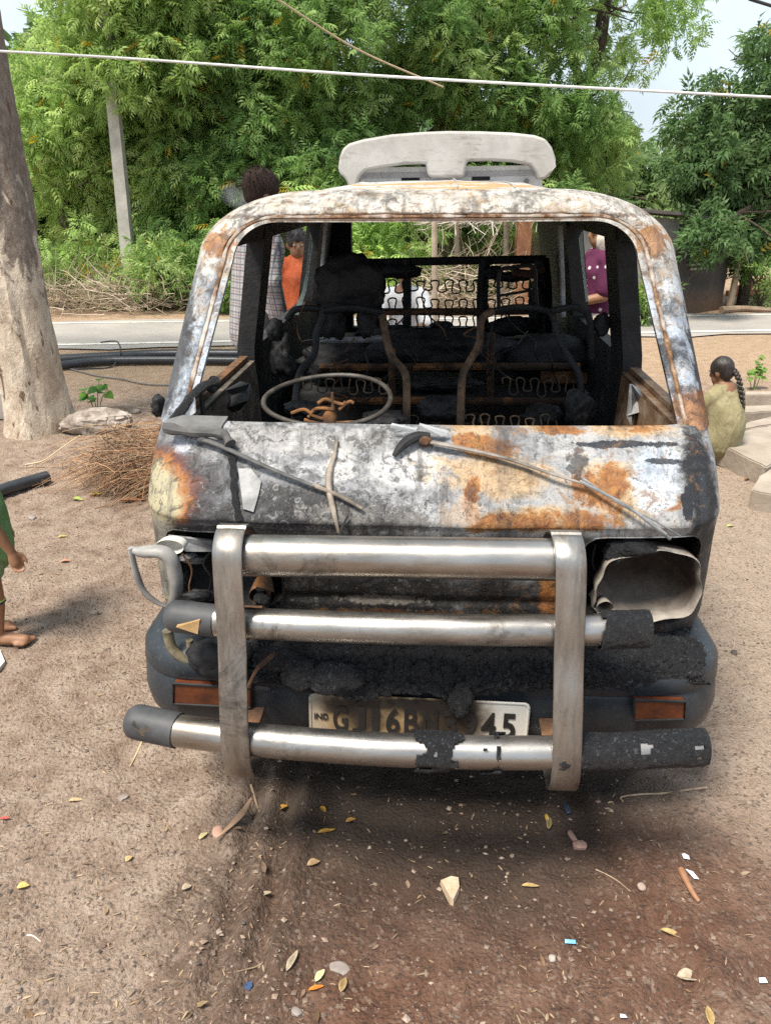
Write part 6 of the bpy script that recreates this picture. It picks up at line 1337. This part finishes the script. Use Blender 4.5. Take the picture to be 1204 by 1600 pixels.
def standing(label, loc, rz, H, shirt_m, pants_m, skin, shirt_kind='shirt', sleeve=.5, arms=None, hem=.44, hair=hair_m, legs='trousers', hair_sz=(.083, .100, .095), voxel=.013, hairL=.035, pant_low=.04, width=1.0):
    """upright figure of height H facing local +y"""
    t = thing('person', label, 'person', loc, rz); k = H / 1.70; V = lambda x, y, z: Vector((x * k * width, y * k, z * k)); hs = max(k, .62 + .38 * k)
    hc = Vector((0, .02 * k, H - .115 * hs)); bl, P, M = head_parts(hc, (0, 1, -.06), hs)
    sh = {s: V(s * .175, 0, 1.38) for s in (-1, 1)}; A = arms or {}; el = {}; wr = {}
    for s in (-1, 1): el[s] = V(*A[s][0]) if s in A else V(s * .235, -.02, 1.10); wr[s] = V(*A[s][1]) if s in A else V(s * .245, .05, .86)
    ch = [([V(0, -.01, .92), V(0, -.01, 1.12), V(0, -.005, 1.30), V(0, 0, 1.42)], [.130 * k, .125 * k, .140 * k, .085 * k]), ([V(0, 0, 1.42), hc + Vector((0, -.01, -.05))], [.056 * k, .052 * hs])]
    for s in (-1, 1):
        ch.append(([V(0, 0, 1.36), sh[s]], [.085 * k, .062 * k])); ch.append(([sh[s], el[s]], [.052 * k, .040 * k])); ch.append(([el[s], (el[s] + wr[s]) / 2 + V(0, 0, .004), wr[s]], [.040 * k, .037 * k, .025 * k]))
        ch.append(([V(s * .085, 0, .92), V(s * .095, .01, .50), V(s * .10, -.015, .09)], [.088 * k, .057 * k, .034 * k])); ch.append(([V(s * .10, -.04, .045), V(s * .105, .05, .032), V(s * .115, .145, .022)], [.036 * k, .034 * k, .022 * k]))
        d = (wr[s] - el[s]).normalized(); hch, hbl = hand(wr[s], d, V(-s * .3, 1, 0), k * 1.0, .45); ch += hch; bl += hbl
    organic('body', skin, t, ch, bl, voxel * k, 3); eyes(t, P, hs); hair_cap(t, hc, (0, 1, -.06), hs, hair, 240, 3, hair_sz, L=hairL)
    c2 = [([V(0, -.01, hem + .44), V(0, -.01, 1.0), V(0, -.01, 1.15), V(0, 0, 1.30), V(0, 0, 1.40)], [.165 * k, .158 * k, .150 * k, .160 * k, .105 * k])]
    for s in (-1, 1): e = sh[s].lerp(el[s], min(1, sleeve * 2)); c2.append(([V(0, 0, 1.36), sh[s]], [.10 * k, .078 * k])); c2.append(([sh[s], e], [.078 * k, .066 * k])); 
    if sleeve > .5:
        for s in (-1, 1): c2.append(([el[s], el[s].lerp(wr[s], (sleeve - .5) * 2)], [.062 * k, .052 * k]))
    for s in (-1, 1): c2.append(([V(s * .06, -.005, hem + .46), V(s * .065, 0, 1.2)], [.115 * k, .10 * k]))
    organic(shirt_kind, shirt_m, t, c2, [], voxel * k, 4, (.016 * k, 9 / k))
    if legs:
        c3 = [([V(0, 0, .95), V(0, 0, .84)], [.14 * k, .14 * k])]
        for s in (-1, 1):
            if legs == 'skirt': c3.append(([V(s * .05, 0, .92), V(s * .085, 0, .5), V(s * .11, 0, .10)], [.14 * k, .17 * k, .19 * k]))
            else: c3.append(([V(s * .075, 0, .92), V(s * .095, .01, .52), V(s * .10, -.01, pant_low + .06)], [.108 * k, .084 * k, .074 * k]))
        organic(legs, pants_m, t, c3, [], voxel * k, 3, (.014 * k, 9 / k))
    return t
g = at_depth(382, 480, 4.75)
man = standing('man in a checked shirt standing behind the van, seen from behind', (g.x, 4.75, 0), R(-62), 1.715, plaid('checked_cotton'), cloth('dark_trousers', (.05, .05, .06), (.09, .09, .10)), SKIN, 'shirt', .95, {-1: ((-.25, -.03, 1.1), (-.22, .10, .92)), 1: ((.24, .0, 1.12), (.2, .08, .9))}, .36, hair_b, hair_sz=(.093, .110, .103), hairL=.03, width=.86)
man.rotation_euler[0] = R(-5)
standing('boy in an orange polo shirt seen through the side window', (at_depth(466, 450, 6.0).x, 6.0, 0), R(195), 1.34, cloth('orange_cotton', (.62, .13, .05), (.78, .20, .09)), cloth('grey_trousers', (.10, .10, .11), (.16, .16, .17)), SKIN2, 'shirt', .42)
g = at_depth(938, 430, 5.3)
w = standing('woman in a purple flowered blouse and pale veil right of the van', (g.x, 5.3, 0), R(100), 1.45, floral('purple_floral'), cloth('cream_skirt', (.52, .46, .36), (.64, .58, .48)), SKIN2, 'blouse', .40, {-1: ((-.2, .05, 1.12), (-.05, .28, 1.04)), 1: ((.24, .02, 1.10), (.15, .26, 1.0))}, .50, legs='skirt', width=.92)
organic('veil', cloth('pale_veil', (.56, .50, .44), (.70, .65, .58)), w, [([(0, -.02, 1.30), (0, -.10, 1.16), (0, -.13, .98), (0, -.14, .80)], [.105, .115, .11, .10])], [((0, -.045, 1.362), (.095, .092, .105))], .013, 4, (.012, 14))
def seated_man():
    c = at_depth(632, 500, 7.0); t = thing('person', 'man in a white shirt squatting behind the van, seen through the seat springs', 'person', (c.x, 7.0, -.02), R(168)); t.scale = (.9, .9, .88); hc = Vector((-.03, .10, 1.06)); bl, P, M = head_parts(hc, (0, 1, -.2), 1.0); ch = [([(0, -.10, .36), (0, -.05, .60), (0, .03, .86)], [.15, .14, .13]), ([(0, .03, .88), hc], [.055, .055])]
    for s in (-1, 1):
        kn = Vector((s * .16, .32, .52)); ch += [([(s * .09, -.08, .34), kn], [.09, .062]), ([kn, (s * .14, .16, .09)], [.06, .038]), ([(s * .14, .13, .04), (s * .15, .28, .025)], [.036, .024])]; e = Vector((s * .25, .18, .62)); wv = Vector((s * .10, .36, .56)); ch += [([(s * .17, .02, .86), e], [.055, .042]), ([e, wv], [.04, .028])]; hc_, hb_ = hand(wv, (wv - e), (0, 0, 1), 1.0, .6); ch += hc_; bl += hb_
    organic('body', SKIN, t, ch, bl, .014, 3); eyes(t, P, 1.0); hair_cap(t, hc, (0, 1, -.2), 1.0, hair_m, 0, 5)
    c2 = [([(0, -.11, .33), (0, -.06, .60), (0, .02, .84)], [.19, .175, .15])] + [([(s * .12, .01, .84), (s * .17, .02, .85), (s * .245, .17, .63)], [.11, .085, .07]) for s in (-1, 1)]; organic('shirt', cloth('white_cotton', (.66, .66, .67), (.78, .78, .78)), t, c2, [], .014, 4, (.02, 9))
    c3 = []
    for s in (-1, 1): kn = Vector((s * .16, .32, .52)); c3 += [([(s * .09, -.09, .34), kn], [.12, .085]), ([kn, (s * .14, .17, .12)], [.082, .06])]
    organic('trousers', cloth('blue_grey_trousers', (.14, .15, .18), (.22, .23, .27)), t, c3, [], .014, 3, (.014, 9))
seated_man()
def braid_girl():
    c = on_ground(1127, 693, .12); t = thing('person', 'girl with a long braid sitting with her back turned on the stone slab', 'person', (c.x, c.y + .04, .12), R(24)); t.scale = (.86, .86, .92); s = .84; hc = Vector((-.02, .07, .47)); fd = (-.25, .95, -.28); bl, P, M = head_parts(hc, fd, s)
    ch = [([(0, .0, .08), (0, -.01, .20), (0, .03, .34)], [.11, .10, .09]), ([(0, .03, .35), hc + Vector((0, -.01, -.03))], [.042, .042])]
    for q in (-1, 1):
        kn = Vector((q * .11, .27, .22)); ch += [([(q * .06, .02, .07), kn], [.07, .045]), ([kn, (q * .10, .30, .0), (q * .10, .31, -.05)], [.043, .03, .028]), ([(q * .10, .30, -.075), (q * .11, .40, -.085)], [.026, .018])]; e = Vector((q * .17, .10, .20)); wv = Vector((q * .08, .24, .24)); ch += [([(q * .115, .03, .325), e], [.036, .028]), ([e, wv], [.027, .02])]; h1, h2 = hand(wv, wv - e, (0, 0, 1), .68, .6); ch += h1; bl += h2
    organic('body', SKIN, t, ch, bl, .009, 3); eyes(t, P, s)
    c2 = [([(0, -.005, .02), (0, -.02, .12), (0, -.012, .22), (0, .028, .335)], [.145, .140, .128, .092]), ([(-.05, .0, .03), (-.05, 0, .25)], [.11, .10]), ([(.05, .0, .03), (.05, 0, .25)], [.11, .10])] + [([(q * .07, .03, .32), (q * .115, .03, .32), (q * .165, .09, .22)], [.075, .062, .052]) for q in (-1, 1)]
    organic('shirt', cloth('olive_cotton', (.24, .21, .115), (.33, .295, .175), 10, 12), t, c2, [], .009, 3, (.030, 13)); organic('shorts', cloth('dark_shorts', (.10, .09, .08), (.15, .14, .12)), t, [([(q * .06, .0, .06), (q * .10, .20, .17)], [.095, .075]) for q in (-1, 1)], [], .01, 3)
    hair_cap(t, hc, fd, s, hair_m, 0, 7, (.086, .104, .092)); b = MB(); p0 = P(.02, -.10, .01); p0 = Vector(p0); pth = spline([p0, p0 + Vector((.015, -.04, -.05)), p0 + Vector((.03, -.075, -.14)), p0 + Vector((.04, -.095, -.23)), p0 + Vector((.042, -.10, -.28))], 6)
    for i, q in enumerate(pth): sg = 1 if i % 2 else -1; b.ball(q + Vector((sg * .008, 0, 0)), (.020 - .0004 * i, .017, .015), 10, 7, Matrix.Rotation(sg * .6, 3, 'Y'))
    b.build('braid', hair_m, t); e = pth[-1]; organic('braid_end', hair_b, t, [([e, e + Vector((.002, -.002, -.03)), e + Vector((.0, .0, -.075))], [.012, .023, .012])], [], .006, 2, (.006, 60)); tb = MB(); tb.tube([e + Vector((0, 0, .004)), e + Vector((0, 0, -.008))], .017, 10); tb.build('hair_tie', simple('brown_tie', (.12, .05, .05), (.18, .08, .07), 9), t)
braid_girl()
def toddler():
    f = on_ground(8, 1003); t = thing('person', 'small barefoot child in green at the left frame edge', 'person', (f.x - .008, f.y + .03, gz1(f.x, f.y)), R(-78)); k = .56; V = lambda x, y, z: Vector((x * k, y * k, z * k)); hs = .82; hc = Vector((0, .01, .86)); bl, P, M = head_parts(hc, (0, 1, -.1), hs)
    ch = [([V(0, 0, .80), V(0, .02, 1.0), V(0, 0, 1.24)], [.135 * k, .14 * k, .12 * k]), ([V(0, 0, 1.26), hc], [.05 * k, .042])]
    for s in (-1, 1):
        bk = 0 if s > 0 else -.16; ch += [([V(s * .09, 0, .80), V(s * .10, .015 + bk * .3, .46), V(s * .095, bk * .7, .30), V(s * .095, -.02 + bk, .10)], [.092 * k, .068 * k, .070 * k, .046 * k]), ([V(s * .095, -.05 + bk, .06), V(s * .10, .05 + bk, .045), V(s * .115, .15 + bk, .032)], [.046 * k, .046 * k, .038 * k])]
        for q in range(5): x = s * (.085 + .019 * q) if s > 0 else s * (.085 + .019 * q); ch.append(([V(x, .14 - .010 * q + bk, .028), V(x * 1.01, .205 - .014 * q + bk, .020)], [(.016 if q else .021) * k, (.013 if q else .018) * k]))
    aR = (V(.19, .03, 1.22), V(.255, .13, .98), V(.24, .22, .76)); aL = (V(-.19, 0, 1.22), V(-.25, -.02, .98), V(-.25, .06, .76))
    for a in (aR, aL):
        sg = 1 if a is aR else -1; ch += [([V(0, 0, 1.2), a[0]], [.08 * k, .062 * k]), ([a[0], a[1]], [.054 * k, .044 * k]), ([a[1], a[1].lerp(a[2], .5), a[2]], [.045 * k, .041 * k, .030 * k])]; h1, h2 = hand(a[2], V(-.02 * sg, .10, -.5), V(-.4 * sg, 1, 0), .66, .75); ch += h1; bl += h2
    organic('body', SKIN2, t, ch, bl, .005, 3); eyes(t, P, hs); hair_cap(t, hc, (0, 1, -.1), hs, hair_m, 160, 9)
    gm = cloth('green_cotton', (.13, .27, .11), (.20, .37, .16), 20, 14); c2 = [([V(0, 0, .72), V(0, .01, .95), V(0, 0, 1.2)], [.185 * k, .172 * k, .14 * k])] + [([V(0, 0, 1.2), a[0], a[0].lerp(a[1], .80)], [.10 * k, .085 * k, .078 * k]) for a in (aR, aL)]; organic('shirt', gm, t, c2, [], .007, 4, (.010, 16)); organic('shorts', cloth('pale_green_shorts', (.17, .27, .14), (.25, .36, .20)), t, [([V(s * .09, .005, .80), V(s * .10, .015, .58)], [.12 * k, .105 * k]) for s in (-1, 1)], [], .007, 3, (.008, 16))
    for zz, cm in ((.335, simple('navy_band', (.02, .03, .07), (.03, .05, .11), 9)), (.350, simple('lime_band', (.30, .45, .10), (.40, .55, .15), 9))):
        b = MB(); c = V(.096, .003, zz); P_ = [c + Vector((.040 * math.cos(a), .040 * math.sin(a), .004 * math.cos(a))) for a in np.linspace(0, 2 * math.pi, 25)]; b.tube(P_, .0042, 6); b.build('leg_band', cm, t)
toddler()
# wisp of smoke beside the man's head
sm = NT('smoke'); pv = sm.n('VolumeScatter'); pv.inputs['Color'].default_value = (.92, .95, 1, 1); nz = sm.noise(9, 4, .6, .8); gen = sm.tc.outputs['Generated']
bl_ = sm.blob((.5, .5, .5), (.42, .42, .42), .35, gen); sm.put(pv.inputs['Density'], sm.math('MULTIPLY', bl_, sm.mapr(nz, .42, .70, 0, 4.0))); sm.t.links.new(pv.outputs[0], sm.out.inputs['Volume'])
b = MB(); c = at_depth(378, 302, 5.1); b.ball((0, 0, 0), (.15, .09, .10), 20, 14); so = b.build('smoke_wisp', sm.m, None); so.location = c; tag(so, 'faint bluish wisp of smoke beside the man in the checked shirt', 'smoke')
# ================================================================== SMALL THINGS ON THE GROUND
def gput(o, px, py, lift=.003, rz=0.0, tilt=(0, 0)):
    p = on_ground(px, py); o.location = (p.x, p.y, gz1(p.x, p.y) + lift); o.rotation_euler = (tilt[0], tilt[1], rz); return o
_lm = {}
def leafmat(c, rough=.6):
    key = tuple(c)
    if key not in _lm:
        t = NT('fallen_leaf_%d' % len(_lm)); f = t.noise(60, 5, .65, .4); k = t.ramp(f, [(.3, tuple(q * .55 for q in c)), (.6, c), (.8, tuple(min(1, q * 1.2) for q in c))]); _lm[key] = t.bsdf(k, rough, 0, t.bump(f, .3, .003), .3)
    return _lm[key]
def fallen_leaf(label, px, py, L, W, rz, c, curl=.3, cat='leaf', name='fallen_leaf', seed=0):
    r = random.Random(seed + px); n = 11; b = MB(); rows = []
    for i in range(n):
        u = i / (n - 1); w = W * .5 * max(.02, math.sin(math.pi * u ** .85)) ** .75; z = curl * L * (.35 * (u - .5) ** 2 + .06 * math.sin(u * 7 + seed))
        rows.append([(L * (u - .5), w * v, z + abs(v) * w * (.5 + curl) * (.6 + .5 * math.sin(3 * u + seed)) + r.uniform(-.0006, .0006)) for v in (-1, -.5, 0, .5, 1)])
    b.grid(rows); o = b.build(name, leafmat(c), None); sd = o.modifiers.new('body', 'SOLIDIFY'); sd.thickness = .0008
    return tag(gput(o, px, py, .004, rz), label, cat, 'fallen leaves in front of the van')
Y1, Y2, TN, BR, PL = (.46, .255, .045), (.42, .295, .125), (.33, .22, .12), (.16, .085, .045), (.42, .345, .25)
for a in [('curved yellow leaf lying below the number plate', 510, 1301, .050, .013, .25, Y1), ('small curled yellow leaf under the bull bar', 505, 1268, .028, .014, -.9, Y1), ('crumpled orange yellow leaf by the left strap', 441, 1257, .032, .016, .6, (.60, .33, .06)),
          ('yellow boat shaped leaf right of the triangular stone', 828, 1388, .045, .012, -.05, Y2), ('long tan leaf at lower right', 1050, 1460, .055, .014, -.45, Y2), ('crumpled beige leaf near the lower right corner', 1076, 1521, .05, .028, -.1, PL),
          ('tan leaf cut by the bottom edge at the right', 1107, 1590, .045, .018, 1.4, Y2), ('long beige leaf pointing away from the camera at lower centre left', 457, 1507, .055, .016, 1.2, PL), ('brown oval leaf beside the pale yellow leaf', 536, 1538, .036, .018, 1.3, (.34, .24, .11)), ('pale yellow green leaf at lower centre', 500, 1524, .034, .016, 1.0, (.66, .62, .36)),
          ('bright orange leaf at lower centre', 494, 1543, .036, .010, .3, (.68, .22, .03)), ('yellow leaf on the gravel at the left', 36, 1383, .030, .020, .3, (.62, .45, .15)), ('tan leaf on the gravel left of the ruts', 201, 1336, .022, .016, 1.0, (.60, .44, .22)), ('pale leaf fragment left of the ruts', 292, 1387, .026, .018, .5, PL),
          ('pale leaf below the round seed pod', 318, 1307, .03, .014, .9, (.58, .5, .28)), ('tan leaf amid the chips at the centre', 490, 1350, .035, .02, .4, TN), ('beige leaf beside the chips at the centre', 415, 1392, .03, .012, .4, PL), ('brown leaf flat on the gravel at far left', 118, 1247, .04, .014, .1, (.5, .36, .2)), ('yellow leaf below the brush heap', 152, 776, .085, .045, .2, (.50, .36, .10)), ('long brown leaf under the brush heap', 205, 782, .17, .04, .12, (.36, .17, .08)),
          ('green fallen bud below the brush heap', 121, 781, .07, .035, -.2, (.40, .48, .14)), ('yellow leaf on bare dirt right of the child', 98, 838, .05, .015, .3, (.55, .45, .12)), ('small pink leaf on bare dirt beside the child', 103, 877, .045, .022, .3, (.55, .26, .16)), ('yellow leaf on the dirt right of the van', 1140, 822, .04, .02, .2, (.5, .47, .18)),
          ('brown curled leaf on the dirt by the slabs', 1167, 748, .05, .02, .4, (.25, .13, .07)), ('narrow leaf cluster below the right strap', 857, 1290, .045, .016, 1.3, (.20, .17, .08)), ('small yellow leaf under the right strap', 853, 1282, .03, .010, 1.5, (.50, .33, .07)), ('red petal at the left frame edge', 8, 1277, .028, .010, .1, (.60, .10, .08)), ('orange brown leaf under the bull bar centre', 548, 1284, .03, .014, .4, (.42, .22, .06))]:
    fallen_leaf(*a)
# long dry pod and round seed
b = MB(); P = spline([(-.075, -.03, .004), (-.03, -.018, .012), (.02, .01, .014), (.06, .045, .016)], 6); b.tube(P, np.interp(np.linspace(0, 1, len(P)), [0, .15, .6, 1], [.001, .004, .011, .003]), 9, squash=.45); tag(gput(b.build('seed_pod', simple('dry_pod', (.26, .16, .10), (.40, .27, .18), 30, .7), None), 372, 1287, .003, .55), 'long curved dry seed pod left of the ruts', 'pod')
b = MB(); b.ball((0, 0, 0), (.015, .017, .006), 16, 9); tag(gput(b.build('round_pod', simple('round_pod_skin', (.34, .20, .14), (.50, .31, .24), 18, .75), None), 340, 1301, .006, 0, (.5, 0)), 'round flat reddish seed pod beside the long pod', 'pod')
# stones
def flint():
    r = [(-.5, .44), (.05, .62), (.42, .5), (.44, .1), (.06, -.62), (-.1, -.55)]; b = MB(); s = .052; q = [(x * s, y * s * 1.15, .0) for x, y in r]; n = len(q)
    V = [(x, y, -.004) for x, y, _ in q] + [(x * .92, y * .92, .014 + .003 * ((i * 7) % 3)) for i, (x, y, _) in enumerate(q)] + [(0, .004, .020)]; F = [(i, (i + 1) % n, n + (i + 1) % n, n + i) for i in range(n)] + [(n + i, n + (i + 1) % n, 2 * n) for i in range(n)]; b.add(V, F)
    tag(gput(b.build('triangular_stone', simple('sandstone', (.40, .29, .19), (.56, .43, .31), 40, .95, .6, 160, .003), None, False), 704, 1397, .002), 'flat triangular tan stone on the dirt in front of the van', 'stone')
flint()
pink = simple('pinkish_stone', (.26, .15, .12), (.40, .26, .21), 30, .9, .6, 120, .003); gst = simple('grey_pebble', (.18, .15, .135), (.30, .265, .24), 30, .9, .6, 120, .003)
for lab, px, py, sz, sd, m in [('reddish stone just below the right strap', 905, 1325, (.020, .016, .010), 3, pink), ('smaller reddish stone touching the one below the right strap', 893, 1312, (.022, .008, .008), 5, pink), ('grey pebble on the gravel at the left', 192, 1243, (.016, .012, .008), 7, gst), ('flat grey pebble half buried at lower centre', 530, 1510, (.024, .016, .006), 9, gst), ('grey pebble at the lower edge left of centre', 463, 1580, (.014, .010, .007), 12, gst), ('pale quartz pebble at lower centre right', 862, 1498, (.010, .008, .006), 14, simple('quartz', (.30, .265, .23), (.42, .38, .34), 30)), ('round pale pebble on the right', 1002, 1386, (.012, .012, .006), 16, simple('quartz_pink', (.28, .21, .17), (.38, .30, .26), 30)), ('dark clod on the dirt left of the van', 50, 806, (.035, .02, .012), 18, gst), ('dark stone on the dirt right of the bumper', 1146, 1021, (.018, .012, .008), 20, simple('dark_stone', (.06, .045, .04), (.1, .08, .07), 30)), ('grey pebble beside the child\'s leg', 148, 957, (.018, .014, .012), 22, gst)]:
    rock('pebble', lab, px, py, sz, sd, m, sd, .2, 2, 'pebble', .4)
# sticks
def stick(label, px, rad, m, name='stick'):
    pts = [];
    for q in px: p = on_ground(*q); p.z = gz1(p.x, p.y) + rad * .8; pts.append(p)
    P = spline(pts, 6); b = MB(); b.tube(P, np.linspace(rad, rad * .55, len(P)), 7); tag(b.build(name, m, None), label, 'stick')
sb = simple('stick_bark', (.24, .17, .11), (.40, .30, .21), 40, .9); st2 = simple('root_bark', (.25, .12, .06), (.36, .19, .11), 30, .9)
stick('thin crooked twig with a knobbed end right of the right strap', [(1104, 1230), (1070, 1236), (1035, 1241), (1000, 1244), (970, 1247), (972, 1256)], .0035, sb)
stick('thick reddish root half buried at the right', [(1062, 1362), (1070, 1380), (1080, 1402), (1090, 1415)], .0085, st2)
stick('straight straw by the left lower bar', [(222, 1155), (212, 1175), (202, 1192)], .003, simple('yellow_straw', (.50, .36, .18), (.62, .48, .28), 30), 'straw')
stick('broken twig leaning over the long seed pod', [(392, 1228), (402, 1252), (414, 1285)], .004, sb)
stick('fine crooked twig at lower left of centre', [(444, 1474), (410, 1500), (380, 1520), (358, 1532)], .0022, sb)
stick('pale straw on the gravel at lower left', [(42, 1457), (52, 1461), (63, 1467)], .0022, simple('pale_straw', (.6, .55, .46), (.7, .65, .56), 30), 'straw')
stick('thin twig right of centre beneath the bar', [(930, 1358), (960, 1372), (985, 1390)], .002, sb)
# scraps of paper and plastic
def scrap(label, px, py, outline, c, name, rough=.6, rz=0.0):
    b = MB(); r = random.Random(px); n = len(outline); top = [(x, y, .004 + r.uniform(0, .006)) for x, y in outline]; ctr = (sum(p[0] for p in top) / n, sum(p[1] for p in top) / n, .008); b.add(top + [ctr], [(i, (i + 1) % n, n) for i in range(n)]); o = b.build(name, simple(name + '_%d' % px, tuple(q * .85 for q in c), c, 30, rough, .3, 90, .002), None, False); sd = o.modifiers.new('body', 'SOLIDIFY'); sd.thickness = .0008; tag(gput(o, px, py, .002, rz), label, 'scrap')
scrap('white paper scrap on the damp earth, upper of the two at right', 1070, 1339, [(-.008, -.008), (.008, -.010), (.010, .004), (0, .010), (-.009, .004)], (.72, .74, .76), 'paper_scrap')
scrap('pointed white paper scrap on the damp earth, lower of the two at right', 1079, 1369, [(-.010, .016), (.006, .008), (.012, -.018), (.002, -.012)], (.74, .75, .78), 'paper_scrap')
scrap('bright blue and white wrapper scrap in the damp earth', 890, 1471, [(-.012, -.002), (.012, -.005), (.013, .002), (-.011, .005)], (.14, .42, .62), 'wrapper_scrap', .35)
scrap('crumpled dark blue plastic scrap at lower centre left', 388, 1538, [(-.010, -.006), (.003, -.011), (.009, 0), (.005, .010), (-.007, .007)], (.045, .08, .17), 'plastic_scrap', .4)
scrap('small white paper scrap near the right bottom corner', 1190, 1535, [(-.009, -.005), (.009, -.005), (.007, .005), (-.007, .005)], (.74, .75, .76), 'paper_scrap')
scrap('tiny white scrap at the bottom edge right of centre', 972, 1593, [(-.007, -.004), (.008, -.003), (.006, .005), (-.006, .004)], (.6, .68, .74), 'paper_scrap')
b = MB(); b.tube([(0, -.012, 0), (0, .006, .006), (.004, .02, .008)], [.008, .009, .005], 10); tag(gput(b.build('melted_plastic_bit', simple('blue_black_plastic', (.012, .016, .03), (.03, .04, .07), 20, .3), None), 885, 1270, .006, .3), 'blue black melted plastic bit fallen beneath the right strap', 'debris')
